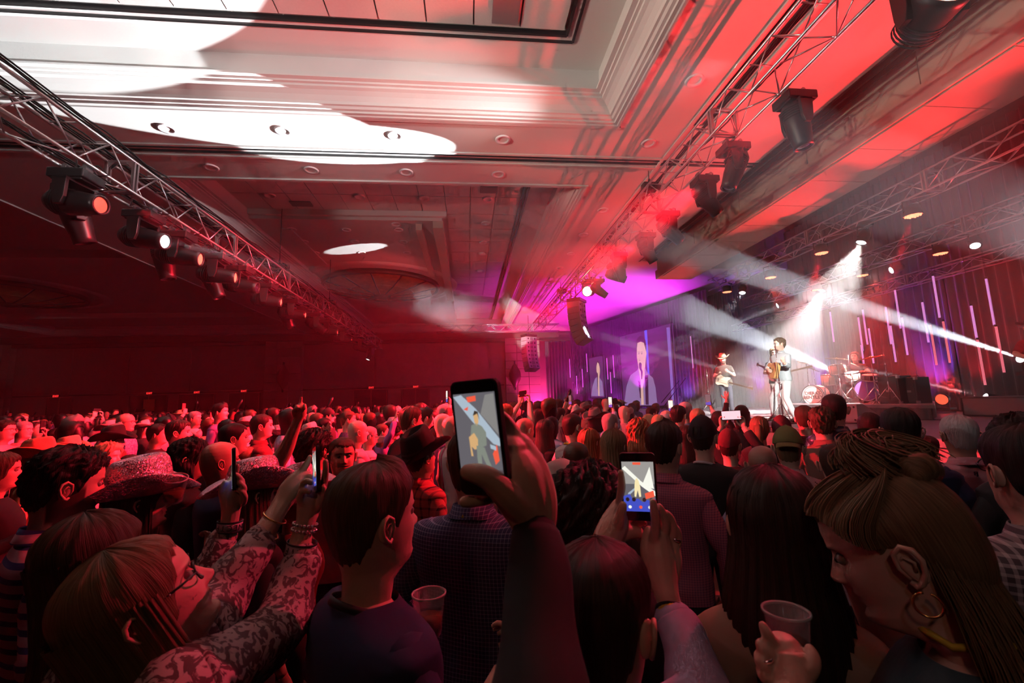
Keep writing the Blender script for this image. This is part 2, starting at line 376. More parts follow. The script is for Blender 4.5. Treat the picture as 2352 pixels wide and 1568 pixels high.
# far wall: stone piers, crown, panels, door recesses
for (a, b) in ((-14.7, -12.1), (2.9, 5.6), (-34, -31.5)):
    xs = np.linspace(a, b, 4)
    for r in range(11):
        for c in range(3):
            MB().bx((xs[c]+.015, YW-.55, r*.62+.01), (xs[c+1]-.015, YW-.1, r*.62+.605)).build('stone', M_WALL2, wf)
MB().bx((-32, YW-.75, 6.72), (13.6, YW, 7.25)).build('crown_molding', mat('dark_wood', (.10, .05, .04), .6), wf)
MB().bx((-32, YW-.5, 6.5), (13.6, YW, 6.72)).build('crown_molding', mat('dark_wood'), wf)
for (a, b) in ((-31.4, -27.9), (-27.8, -24.2), (-24.1, -20), (-19.9, -14.8), (-12.0, -7), (-6.9, -2.0), (-1.9, 2.8)):
    MB().bx((a, YW-.10, 3.25), (b, YW, 6.45)).build('wall_panel', M_WALL, wf)
MB().bx((-31.4, YW-.16, 3.1), (2.8, YW, 3.2)).build('wall_rail', mat('dark_wood'), wf)
DO = [(-29.2, -27.6), (-23.9, -21.4), (-20.6, -18.2), (-17.2, -15.1), (-8.4, -6.0), (-5.0, -2.9), (-1.0, 1.0)]
for k, (a, b) in enumerate(DO):
    d = MB().bx((a, YW-.13, 0), (b, YW-.02, 3.02)).build('door_%d' % (k+1), mat('door_dark', (.02, .012, .012), .5)); struct(d)
    for s in (a+.05, (a+b)/2, b-.05): MB().bx((s-.04, YW-.17, 0), (s+.04, YW-.12, 3.02)).build('door_frame', mat('dark_wood'), d)
    for s in (-.12, .12): MB().bx(((a+b)/2+s-.015, YW-.22, .95), ((a+b)/2+s+.015, YW-.17, 1.3)).build('door_handle', M_STEEL, d)
wr = MB().bx((13.6, -4, 0), (13.9, YW+.3, 9)).build('wall_stage', M_DARK); struct(wr)
wb = MB().bx((-32, -4.2, 0), (14.5, -4, 9)).build('wall_back', M_WALL); struct(wb)
wlf = MB().bx((-32.3, -4, 0), (-32, YW+.3, 9)).build('wall_left', M_WALL); struct(wlf)
# exit signs
def text_mesh(name, s, size, m, parent, M, extrude=.002, align='CENTER', bold=0.0):
    c = bpy.data.curves.new(name, 'FONT'); c.body = s; c.size = size; c.extrude = extrude; c.align_x = align; c.align_y = 'CENTER'; c.offset = bold
    o = bpy.data.objects.new(name, c); 
    me = bpy.data.meshes.new_from_object(o); bpy.data.objects.remove(o)
    me.materials.clear(); me.materials.append(m)
    ob = put(name, me, parent); ob.matrix_local = M; return ob
def mloc(loc, rx=0, ry=0, rz=0): return Matrix.Translation(Vector(loc)) @ Euler((rx, ry, rz)).to_matrix().to_4x4()
E_EXIT = em('exit_red', (1, .03, .03), 2.2)
for k, (p, w) in enumerate([((128, 910), 'above the far left door'), ((343, 903), 'above the door with the yellow poster'), ((452, 901), 'over the middle one of the left doors'), ((560, 898), 'over the door nearest the stone pier'), ((853, 890), 'left of the pair right of the pier'), ((955, 888), 'over the last door before the raised phone')]):
    q = PY(*p, YW-.3)
    e = empty('exit_sign', (q[0], YW-.3, q[2]), 0, 'small glowing red EXIT sign ' + w, 'sign', 'exit signs on the far wall')
    MB().bx((-.2, 0, -.12), (.2, .08, .12)).build('sign_case', mat('sign_case', (.25, .03, .03), .5), e)
    MB().bx((-.02, .08, .02), (.02, .3, .06)).build('bracket', M_BLK, e)
    text_mesh('letters', 'EXIT', .19, E_EXIT, e, mloc((0, -.005, 0), PI/2))
# wall sconces
for k, (p, lb) in enumerate((((650, 866), 'dark oval wall sconce on the stone pier at the left'), ((1183, 862), 'dark oval wall sconce on the pink-lit pier'))):
    q = PY(*p, YW-.6); e = empty('wall_sconce', (q[0], YW-.55, q[2]), 0, lb, 'sconce')
    MB().lathe([(.02, -.95), (.2, -.7), (.42, -.3), (.46, 0), (.42, .3), (.2, .7), (.02, .95)], n=16).build('shade', mat('sconce', (.05, .02, .02), .5), e, True)
    MB().bx((-.06, -.05, -1.1), (.06, .1, 1.1)).build('back_plate', M_BLK, e)
# yellow poster
q = PY(343, 932, YW-.2)
po = MB().bx((-.36, -.02, -.42), (.36, .02, .42)).build('poster', mat('poster_yellow', (.75, .45, .05), .7), loc=(q[0], YW-.25, q[2]+.05)); tag(po, 'yellow rectangular poster standing in the dark doorway far left', 'poster')
# chandeliers: wide dishes of amber glass set in a recess
def chandelier(x, y, lb):
    e = empty('chandelier', (x, y, H3), 0, lb, 'chandelier', 'domed ceiling chandeliers')
    R = 2.75
    MB().lathe([(R+.9, .0), (R+.85, -.06), (R+.55, -.07), (R+.5, -.02)], n=48).build('ceiling_ring', M_CEIL, e, True)
    MB().lathe([(R, -.02), (R+.02, -.10), (R, -.2), (R-.12, -.22), (R-.14, -.06)], n=48).build('rim', mat('bronze', (.10, .07, .05), .4, .5), e, True)
    n = 12; g = mat('amber_glass', (.42, .22, .09), .35, noise=.5, nscale=5); st = mat('bronze')
    for j in range(n):
        a0 = 2*PI*j/n+.02; a1 = 2*PI*(j+1)/n-.02
        for (r0, z0, r1, z1) in ((R-.14, -.16, 1.55, -.42), (1.5, -.43, .45, -.58)):
            V = []; K = 4
            for t in range(K+1):
                a = a0+(a1-a0)*t/K; V += [(r0*math.cos(a), r0*math.sin(a), z0), (r1*math.cos(a), r1*math.sin(a), z1)]
            V += [(p[0], p[1], p[2]+.02) for p in V]
            m = 2*(K+1); Fc = []
            for t in range(K): Fc += [(2*t, 2*t+1, 2*t+3, 2*t+2), (m+2*t, m+2*t+2, m+2*t+3, m+2*t+1), (2*t, 2*t+2, m+2*t+2, m+2*t), (2*t+1, m+2*t+1, m+2*t+3, 2*t+3)]
            MB().add(V, Fc).build('pane', g, e)
        a = 2*PI*j/n; MB().tube([(R-.1, 0, -.18), (1.52, 0, -.44), (.4, 0, -.6)], .03, 6).build('rib', st, e).rotation_euler = (0, 0, a)
    MB().lathe([(.45, -.56), (.42, -.64), (.2, -.72), (.02, -.75)], n=24).build('finial', st, e, True)
chandelier(-4.1, 21.4, 'big domed amber glass chandelier half veiled by smoke')
chandelier(-21.6, 22.6, 'dark domed glass chandelier at the far left edge')
# ================================================================== TRUSSES
def brace_mesh(name, a, b, r, m): return MB().tube([a, b], r, 6).mesh(name, m, True)
def box_truss(x0, z0, y0, y1, w, h, label, bays_per=6, sec=3.05, yoff=0.9, m=None, r=.025, rb=.012, group='lighting trusses', xdir=False, each=True):
    """box truss running along +Y from y0 to y1 (along +X when xdir); near-bottom corner at (x0, z0)"""
    m = m or M_ALU
    L = y1-y0
    if xdir: e = empty('lighting_truss', (y0, x0, z0), -PI/2, label, 'truss', group)     # local +Y -> world +X
    else: e = empty('lighting_truss', (x0, y0, z0), 0, label, 'truss', group)
    for cx in (0, -w):
        for cz in (0, h): MB().tube([(cx, 0, cz), (cx, L, cz)], r, 10).build('chord', m, e, True)
    bay = sec/bays_per
    k0 = 0; ys = []
    y = (yoff-y0) % sec - sec
    A = {}
    def bm(key, a, b):
        if key not in A: A[key] = brace_mesh('brace', a, b, rb, m)
        return A[key]
    mbz = MB(); nb = 0
    while y < L:
        for i in range(bays_per):
            ya = y+i*bay
            if ya < 0 or ya+bay > L: continue
            s = i % 2
            segs = [('s0%d' % s, (0, 0, h if s else 0), (0, bay, 0 if s else h)), ('s1%d' % s, (-w, 0, h if s else 0), (-w, bay, 0 if s else h)),
                    ('b%d' % s, (-w if s else 0, 0, 0), (0 if s else -w, bay, 0)), ('x', (0, 0, h), (-w, 0, h))]
            for key, a, b in segs:
                if each and nb < 280: put('brace', bm(key, a, b), e, (0, ya, 0)); nb += 1
                else: mbz.tube([(a[0], a[1]+ya, a[2]), (b[0], b[1]+ya, b[2])], rb, 5)
        for dy in (-.035, .035):
            yy = y+dy
            if 0 < yy < L:
                f = MB(); q = .03
                for xx in (0, -w): f.box((xx, yy, h/2), (q*1.5, .03, h))
                for zz in (0, h): f.box((-w/2, yy, zz), (w, .03, q))
                for (xx, zz, sx, sz) in ((0, 0, -1, 1), (-w, 0, 1, 1), (0, h, -1, -1), (-w, h, 1, -1)):
                    f.add([(xx, yy-.006, zz), (xx+sx*.13, yy-.006, zz), (xx, yy-.006, zz+sz*.13), (xx, yy+.006, zz), (xx+sx*.13, yy+.006, zz), (xx, yy+.006, zz+sz*.13)],
                          [(0, 1, 2), (3, 5, 4), (0, 3, 4, 1), (1, 4, 5, 2), (2, 5, 3, 0)])
                f.build('end_plate', m, e)
        y += sec
    if mbz.n: tag(mbz.build('bracing', m, e, True), kind='stuff')
    return e
LT = box_truss(-5.2, 5.28, .5, 27.5, .40, .50, 'long aluminium box truss over the audience on the left', yoff=7.07)
RT = box_truss(4.60, 6.2, .3, 26.5, .45, .45, 'aluminium box truss red lit above the stage front on the right', yoff=3.4)
T1 = box_truss(9.45, 5.75, -1.0, 15.2, .40, .40, 'nearest of the three trusses over the stage, carrying the white spot', yoff=7.3, r=.022)
T2 = box_truss(12.3, 5.55, 3.0, 17.5, .40, .40, 'middle truss over the stage just ahead of the black backdrop', yoff=8.9, r=.022)
T3 = box_truss(12.9, 4.85, 2.0, 19.5, .30, .30, 'low magenta lit truss along the top of the backdrop tubes', yoff=8.0, r=.02, m=mat('truss_dull', (.4, .36, .42), .4, .7))
CT = box_truss(25.9, 6.05, -1.8, 5.6, .40, .42, 'far cross truss between the speaker arrays', xdir=True, m=mat('truss_dull'), each=False)
# cables lying on the left and right truss
for (tr_, x, z, n) in ((LT, -.02, .53, 4), (LT, -.36, .53, 4), (LT, -.30, .04, 3), (RT, -.3, .48, 4), (RT, -.4, .05, 3)):
    mb = MB()
    for k in range(n):
        P = []; 
        for i in range(60):
            P.append((x+.03*k+.02*math.sin(i*1.7+k), i*.42, z+.012*k+.015*math.sin(i*2.3+k*2)))
        mb.tube(P, .012, 5)
    tag(mb.build('cable', M_BLKR, tr_, True), kind='stuff')
# hoist motors and drop chains
def hoist(p, top, lb, pipe=False):
    e = empty('chain_hoist', p, 0, lb, 'hoist', 'chain hoists holding the trusses')
    MB().bx((-.17, -.1, 0), (.17, .1, .17)).build('motor', M_BLK, e)
    MB().cyl((.17, 0, .08), (.26, 0, .08), .07, 14).build('motor_cap', M_BLKR, e, True)
    MB().tube([(0, 0, .17), (0, 0, top-p[2])], .011, 6).build('chain', mat('chain', (.12, .1, .1), .5, .8), e, True)
    MB().lathe([(.015, -.03), (.03, 0), (.03, .05), (.015, .08)], c=(0, 0, .22), n=10).build('hook', M_BLK, e, True)
    mb = MB()
    for s in (-1, 1): mb.tube([(0, 0, 0), (s*.16, s*.16, -.22)], .012, 6)
    mb.build('bridle', M_BLK, e, True)
q = PX(643, 588, -5.4); hoist((q[0], q[1], 5.84), 7.7, 'chain hoist on the left truss, chain crossing the tile ceiling')
q = PX(757, 672, -5.4); hoist((q[0], q[1], 5.84), 7.7, 'smaller chain hoist further along the left truss, near the dome light')
q = PX(1492, 430, 4.35); hoist((4.35, q[1], 6.7), 7.2, 'black chain hoist above the middle of the right truss')
q = PX(1258, 690, 4.3); hoist((4.3, 19.2, 6.7), 7.2, 'far chain hoist above the black speaker array')
# ------------------------------------------------------------------ moving heads
def fixture(px, zt, d, lens=None, es=0, label='', s=1.0, kind='spot', group='moving head lights'):
    """hung from (x, y, zt); head axis along d"""
    e = empty('moving_head_light', (px[0], px[1], zt), 0, label, 'stage light', group)
    d = nrm(d); yaw = math.atan2(d[1], d[0])
    Rz = np.array([[math.cos(yaw), -math.sin(yaw), 0], [math.sin(yaw), math.cos(yaw), 0], [0, 0, 1]])
    b = MB(); b.bx((-.23*s, -.19*s, -.20*s), (.23*s, .19*s, -.07*s)); b.bx((-.2*s, -.16*s, -.225*s), (.2*s, .16*s, -.06*s)); bevel(b.build('base', M_BLK, e), .015)
    for sx in (-.13, .13):
        c = MB(); c.bx((sx*s-.025, -.06*s, -.08*s), (sx*s+.025, .06*s, .02)); c.tube([(sx*s, -.05, .025), (sx*s, .05, .025)], .035, 10); c.build('clamp', mat('clamp_metal', (.35, .35, .36), .4, .8), e)
    for sy in (-1, 1):
        V = []
        for (x, z) in ((-.10, -.22), (.10, -.22), (.085, -.50), (.05, -.60), (-.05, -.60), (-.085, -.50)):
            V += [(x*s, sy*.175*s, z*s), (x*s, sy*.225*s, z*s)]
        V = np.array(V) @ Rz.T
        Fc = [(0, 2, 4, 6, 8, 10), (1, 11, 9, 7, 5, 3)]+[(2*i, 2*i+1, (2*i+3) % 12, (2*i+2) % 12) for i in range(6)]
        bevel(MB().add(V, Fc).build('yoke_arm', M_BLK, e), .008)
    yb = MB(); yb.box((0, 0, -.235*s), (.2*s, .45*s, .04*s), R=Rz); yb.build('yoke_bridge', M_BLK, e)
    piv = np.array([0, 0, -.50*s]); a = np.array(d)
    L = .36*s if kind == 'spot' else .18*s
    h = MB()
    if kind == 'spot': h.lathe([(.02*s, -.34*s), (.12*s, -.33*s), (.165*s, -.25*s), (.17*s, -.05*s), (.165*s, .1*s), (.135*s, .32*s), (.135*s, .40*s), (.11*s, .40*s), (.105*s, .37*s)], c=piv, n=20, axis=a)
    else: h.lathe([(.02*s, -.20*s), (.14*s, -.19*s), (.17*s, -.05*s), (.20*s, .12*s), (.20*s, .20*s), (.18*s, .20*s), (.175*s, .17*s)], c=piv, n=20, axis=a)
    h.build('head', M_BLK, e, True)
    fr = MB(); 
    for k in range(5): fr.lathe([(.171*s, (-.22+.035*k)*s), (.178*s, (-.22+.035*k)*s), (.178*s, (-.205+.035*k)*s), (.171*s, (-.205+.035*k)*s)], c=piv, n=20, axis=a)
    fr.build('cooling_fins', M_BLKR, e, True)
    rl = (.105 if kind == 'spot' else .175)*s; zl = (.375 if kind == 'spot' else .175)*s
    mm = em('lens_%s_%s' % (lens, es), {'red': (1, .05, .03), 'white': (.95, 1, .97), 'pale': (1, .75, .45)}.get(lens, (0, 0, 0)), es) if lens else mat('dark_lens', (.02, .02, .03), .08, spec=1)
    MB().lathe([(.0005, zl+.02*s), (rl*.5, zl+.016*s), (rl, zl)], c=piv, n=20, axis=a).build('lens', mm, e, True)
    cb_ = MB(); cb_.tube([(.15*s, .1, -.06), (.28, .16, -.0), (.22, .05, .08), (.05, .02, .05)], .01, 6); cb_.build('power_cable', M_BLKR, e, True)
    return e
OR = ('on the left truss',)
fl_list = [((-5.38, 6.3), (1, -.12, -.12), 'red', 3, 'first moving head from the front of the left truss, lens dim red'),
           ((-5.72, 6.75), (.2, .3, -.95), None, 0, 'dark moving head tipped down behind the first red one'),
           ((-5.38, 7.6), (1, -.1, -.2), 'white', 9, 'moving head on the left truss with a bright white lens'),
           ((-5.38, 8.5), (1, .1, -.15), 'red', 7, 'moving head just after the white one, lens red'),
           ((-5.75, 8.7), (.2, .1, -.95), None, 0, 'dark moving head tipped down behind the second red one'),
           ((-5.38, 9.75), (1, .15, -.12), 'red', 7, 'third red moving head along the left truss'),
           ((-5.75, 10.3), (.4, .1, -.9), None, 0, 'dark moving head tipped down behind the third red one'),
           ((-5.3, 10.6), (1, .05, -.15), None, 0, 'unlit moving head between the third and fourth red ones'),
           ((-5.38, 12.1), (1, .2, -.12), 'red', 9, 'fourth red moving head with a red shaft to the right'),
           ((-5.38, 13.9), (1, .2, -.1), 'red', 9, 'fifth red moving head with a longer red shaft'),
           ((-5.75, 14.4), (.4, .2, -.9), None, 0, 'unlit moving head tipped down beside the fifth red one'),
           ((-5.38, 16.0), (.7, .3, -.5), None, 0, 'unlit moving head past the fifth red one'),
           ((-5.38, 17.3), (1, .2, -.1), 'red', 9, 'sixth red moving head far along the left truss'),
           ((-5.38, 19.4), (1, .2, -.1), 'red', 9, 'seventh and last red moving head on the left truss'),
           ((-5.38, 22.5), (.9, .2, -.3), 'red', 3, 'tiny dim red moving head at the far end of the left truss'),
           ((-5.38, 25.0), (-.3, -.3, -.9), 'white', 2, 'last moving head of the left truss, thin beam falling to the crowd')]
for (xy, d, ln, es, lb) in fl_list: fixture(xy, 5.24, d, ln, es, lb)
fr_list = [((4.75, 5.35), (.15, 0, -1), None, 0, .95, 'big dark moving head hanging down second on the right truss'),
           ((4.6, 6.6), (-.35, .1, -.9), None, 0, .95, 'dark moving head angled left, third on the right truss'),
           ((4.7, 7.7), (.65, .1, -.75), None, 0, .95, 'dark moving head tipped towards the header, fourth on the right truss'),
           ((4.7, 9.3), (.75, .1, -.65), None, 0, .95, 'dark moving head tipped right, fifth on the right truss'),
           ((4.7, 10.6), (.5, .1, -.85), None, 0, .95, 'dark moving head in the faint beam, sixth on the right truss'),
           ((4.5, 12.1), (.2, .1, -.95), None, 0, .95, 'hazy moving head, seventh on the right truss'),
           ((4.7, 13.1), (.8, -.1, -.35), None, 0, .9, 'lamp with barn doors near the far end of the right truss'),
           ((4.7, 14.9), (.7, -.2, -.6), None, 0, .9, 'small dark moving head over the magenta ceiling')]
for (xy, d, ln, es, s, lb) in fr_list: fixture(xy, 6.16, d, ln, es, lb, s)
fixture((4.55, 15.6), 6.35, (-.55, -.8, -.2), 'pale', 14, 'glowing red wash light at the far end of the right truss', 1.0, 'wash')
fixture((4.85, 3.58), 6.39, (-.25, -.8, .15), 'pale', 5, 'nearest wash light on the right truss, glowing yellow and red', 1.25, 'wash')
# stage truss lamps
def parcan(p, col, label, es=1.7, s=1.0, d=(0, 0, -1)):
    e = empty('par_lamp', p, 0, label, 'stage light', 'red wash lamps over the stage')
    d = nrm(d)
    MB().lathe([(.02*s, .22*s), (.13*s, .21*s), (.15*s, .1*s), (.17*s, 0), (.165*s, -.01), (.155*s, .02*s)], n=20, axis=-np.array(d)*-1 if False else np.array([-d[0], -d[1], -d[2]])).build('housing', M_BLK, e, True)
    MB().lathe([(.0005, .004), (.155*s, .006)], n=20, axis=-np.array(d)).build('lens', em('par_%s' % col, {'red': (1, .09, .04), 'white': (.9, .97, 1)}[col], es), e, True)
    mb = MB()
    for i in range(-2, 3):
        for j in range(-2, 3):
            if i*i+j*j < 6: mb.ball((i*.055*s, j*.055*s, -.004), .022*s, 6, 4)
    mb.build('led_cluster', em('par_%s_led' % col, {'red': (1, .25, .12), 'white': (1, 1, 1)}[col], es*1.8), e, True)
    mb = MB(); mb.tube([(-.2*s, 0, .08), (-.2*s, 0, .3*s), (0, 0, .36*s), (.2*s, 0, .3*s), (.2*s, 0, .08)], .015, 6); mb.cyl((0, 0, .36*s), (0, 0, .46*s), .02); mb.build('yoke', M_BLK, e)
for p, X, lb in (((2097, 495), 9.25, 'largest red lamp over the stage, red shaft below it'), ((1887, 581), 9.25, 'red lamp left of the bright white spot'),
                 ((1770, 637), 9.25, 'small red lamp near the header end'), ((1670, 670), 9.25, 'red lamp hung lowest at the left end of the stage truss'),
                 ((2160, 582), 12.1, 'red lamp on the middle truss above the tubes'), ((1981, 632), 12.1, 'red lamp on the middle truss left of the narrow beam'),
                 ((1876, 665), 12.1, 'red lamp beside the second white spot')):
    parcan(tuple(PX(*p, X)), 'red', lb)
    q = PX(*p, X)
    if p in ((2097, 495), (1887, 581)): spot('par_beam', tuple(q+np.array([0, 0, -.02])), (q[0]-.8, q[1]+1.6, 1.3), 14000, RED, 16, .5, .06)
def beamlamp(p, d, label, es=20, col='white'):
    e = empty('beam_light', p, 0, label, 'stage light', 'white beam lights round the stage'); d = nrm(d)
    up = np.array([0, 0, .25])
    MB().lathe([(.03, -.34), (.10, -.32), (.13, -.2), (.12, -.03), (.125, 0), (.10, 0), (.09, -.02)], n=18, axis=d).build('head', M_BLK, e, True)
    MB().lathe([(.0005, -.008), (.095, -.014)], n=18, axis=d).build('lens', em('beam_%s_%d' % (col, es), (.9, .97, 1), es), e, True)
    mb = MB(); c = -d*.18
    mb.tube([c+[.15, 0, 0], c+[.15, 0, .22], c+[-.15, 0, .22], c+[-.15, 0, 0]] if p[2] > 3 else [c+[.15, 0, 0], c+[.15, 0, -.26], c+[-.15, 0, -.26], c+[-.15, 0, 0]], .02, 6)
    s = 1 if p[2] > 3 else -1
    mb.box(c+np.array([0, 0, s*.27]), (.3, .3, .09)); mb.build('yoke', M_BLK, e)
beamlamp(S1s, (-.5, .1, -1), 'brilliant white spot in the middle of the nearest stage truss', 60)
beamlamp(tuple(S2s), (-.5, 0, -1), 'second white spot, lower and nearer the singer', 50)
beamlamp(tuple(S3s), (-.8, .3, -.3), 'narrow white beam light right of the white spots', 30)
beamlamp(tuple(S4s), (-.8, .3, -.3), 'thin white beam light left of the second spot', 25)
beamlamp(tuple(S5s), (-.3, -.3, -.9), 'tiny white light beside the lowest red lamp', 20)
q = PX(2240, 565, 12.3); beamlamp(tuple(q), (-.5, -.4, -.8), 'tiny white light high at the right of the backdrop', 12)
for p, t, lb in ((B5s, (900, 590), 'white beam light standing on the floor at the right of the stage'), (B2s, (830, 335), 'white beam light behind the guitarist at the right edge'),
                 (B3s, (480, 255), 'white beam light standing among the drum stands'), (B4s, (1322, 755), 'white beam light on the floor left of the drums')):
    d = PZ(*t, 7.2)-np.array(p); beamlamp(tuple(p), d, lb, 30)
# red floor par
q = PX(2163, 917, 12.0)
e = empty('floor_lamp', tuple(q), 0, 'red round floor lamp by the red lit drape', 'stage light')
MB().lathe([(.02, .2), (.11, .19), (.15, 0), (.13, -.01)], n=20, axis=(.9, .3, .1)).build('housing', M_BLK, e, True)
MB().lathe([(.0005, 0), (.13, .004)], n=20, axis=(.9, .3, .1)).build('lens', em('par_red', (1, .09, .04), 1.7), e, True)
MB().bx((-.05, -.2, -.25), (.15, .2, -.2)).build('bracket', M_BLK, e)
# ------------------------------------------------------------------ line arrays
def array(x, y, ztop, n, h, w, dep, curve, label, yaw):
    e = empty('line_array', (x, y, ztop), yaw, label, 'speaker', 'hanging speaker arrays')
    MB().bx((-w/2, -dep*.6, 0), (w/2, dep*.5, .12)).build('fly_frame', M_BLK, e)
    MB().tube([(0, 0, .12), (0, 0, 7.1-ztop)], .02, 6).build('chain', M_BLK, e)
    p = np.array([0., 0., -.02]); ang = 0
    for i in range(n):
        ang += curve*(i/n)
        c, s = math.cos(ang), math.sin(ang)
        R = np.array([[1, 0, 0], [0, c, -s], [0, s, c]])      # tip so the front (-y) turns downwards
        R = np.array([[1, 0, 0], [0, c, s], [0, -s, c]]).T
        ctr = p+R @ np.array([0, 0, -h/2])
        o = bevel(MB().box(ctr, (w, dep, h*.95), R=R).build('cabinet', mat('speaker_grey', (.30, .31, .33), .55), e), .01)
        for xx in (-.3, .3):
            MB().box(ctr+R @ np.array([xx*w, -dep/2-.004, 0]), (w*.12, .012, h*.35), R=R).build('slot', M_BLKR, o)
        MB().box(ctr+R @ np.array([0, -dep/2-.004, 0]), (w*.25, .012, h*.7), R=R).build('grille', mat('grille', (.12, .12, .13), .6), o)
        p = p+R @ np.array([0, 0, -h])
    mb = MB(); mb.tube([(w/2, .1, 0), (w/2+.1, .1, -.5), (w/2+.02, .15, -1.1), (w/2+.12, .1, -1.6)], .014, 6); mb.build('cable', M_BLKR, e, True)
array(4.75, 18.3, 6.05, 7, .26, .8, .55, -.16, 'hanging curved speaker array, its lower cabinets lit white', .95)
array(3.75, 26.3, 5.75, 8, .26, .8, .55, -.11, 'further hanging curved speaker array against the pink wall', .5)
# ================================================================== PEOPLE
def ss(a, b, x): t = np.clip((x-a)/(b-a), 0, 1); return t*t*(3-2*t)
def skinmat(name, col, rough=.45, spec=.5):
    if name in _MC: return _MC[name]
    m = bpy.data.materials.new(name); m.use_nodes = True; nt = m.node_tree; b = nt.nodes['Principled BSDF']
    at = nt.nodes.new('ShaderNodeAttribute'); at.attribute_name = 'tint'
    mx = nt.nodes.new('ShaderNodeMix'); mx.data_type = 'RGBA'; mx.blend_type = 'MULTIPLY'; mx.inputs[0].default_value = 1
    mx.inputs[6].default_value = (*col, 1); nt.links.new(at.outputs['Color'], mx.inputs[7]); nt.links.new(mx.outputs[2], b.inputs['Base Color'])
    nz = nt.nodes.new('ShaderNodeTexNoise'); nz.inputs['Scale'].default_value = 140; bp = nt.nodes.new('ShaderNodeBump'); bp.inputs['Strength'].default_value = .15; bp.inputs['Distance'].default_value = .002
    tc = nt.nodes.new('ShaderNodeTexCoord'); nt.links.new(tc.outputs['Object'], nz.inputs['Vector'])
    nt.links.new(nz.outputs['Fac'], bp.inputs['Height']); nt.links.new(bp.outputs['Normal'], b.inputs['Normal'])
    b.inputs['Roughness'].default_value = rough; b.inputs['Specular IOR Level'].default_value = spec
    _MC[name] = m; return m
SK = {'fair': skinmat('skin_fair', (.80, .50, .40)), 'tan': skinmat('skin_tan', (.64, .37, .26)), 'brown': skinmat('skin_brown', (.22, .11, .065)), 'dark': skinmat('skin_dark', (.09, .045, .03), .35)}
def hairmat(name, c1, c2, rough=.5, sx=60, sz=2.5):
    if name in _MC: return _MC[name]
    m = bpy.data.materials.new(name); m.use_nodes = True; nt = m.node_tree; b = nt.nodes['Principled BSDF']
    at = nt.nodes.new('ShaderNodeAttribute'); at.attribute_name = 'strand'
    mp = nt.nodes.new('ShaderNodeMapping'); mp.inputs['Scale'].default_value = (sx, sz, 1)
    nz = nt.nodes.new('ShaderNodeTexNoise'); nz.inputs['Scale'].default_value = 1; nz.inputs['Detail'].default_value = 4; nz.inputs['Distortion'].default_value = .3
    nt.links.new(at.outputs['Vector'], mp.inputs['Vector']); nt.links.new(mp.outputs[0], nz.inputs['Vector'])
    r = nt.nodes.new('ShaderNodeValToRGB'); r.color_ramp.elements[0].position = .3; r.color_ramp.elements[1].position = .7
    r.color_ramp.elements[0].color = (*c1, 1); r.color_ramp.elements[1].color = (*c2, 1)
    nt.links.new(nz.outputs['Fac'], r.inputs[0]); nt.links.new(r.outputs[0], b.inputs['Base Color'])
    bp = nt.nodes.new('ShaderNodeBump'); bp.inputs['Strength'].default_value = .7; bp.inputs['Distance'].default_value = .004
    nt.links.new(nz.outputs['Fac'], bp.inputs['Height']); nt.links.new(bp.outputs['Normal'], b.inputs['Normal'])
    b.inputs['Roughness'].default_value = rough; b.inputs['Specular IOR Level'].default_value = .35
    _MC[name] = m; return m
HR = {'black': hairmat('hair_black', (.006, .005, .005), (.02, .016, .014)), 'dark': hairmat('hair_dark', (.012, .007, .005), (.045, .025, .017)),
      'brown': hairmat('hair_brown', (.04, .022, .012), (.12, .07, .038)), 'light': hairmat('hair_light', (.12, .07, .035), (.30, .19, .10)),
      'blonde': hairmat('hair_blonde', (.30, .19, .09), (.68, .50, .28)), 'red': hairmat('hair_red', (.22, .07, .03), (.5, .2, .08)),
      'grey': hairmat('hair_grey', (.16, .15, .15), (.42, .41, .41)), 'white': hairmat('hair_white', (.5, .5, .52), (.85, .85, .87))}
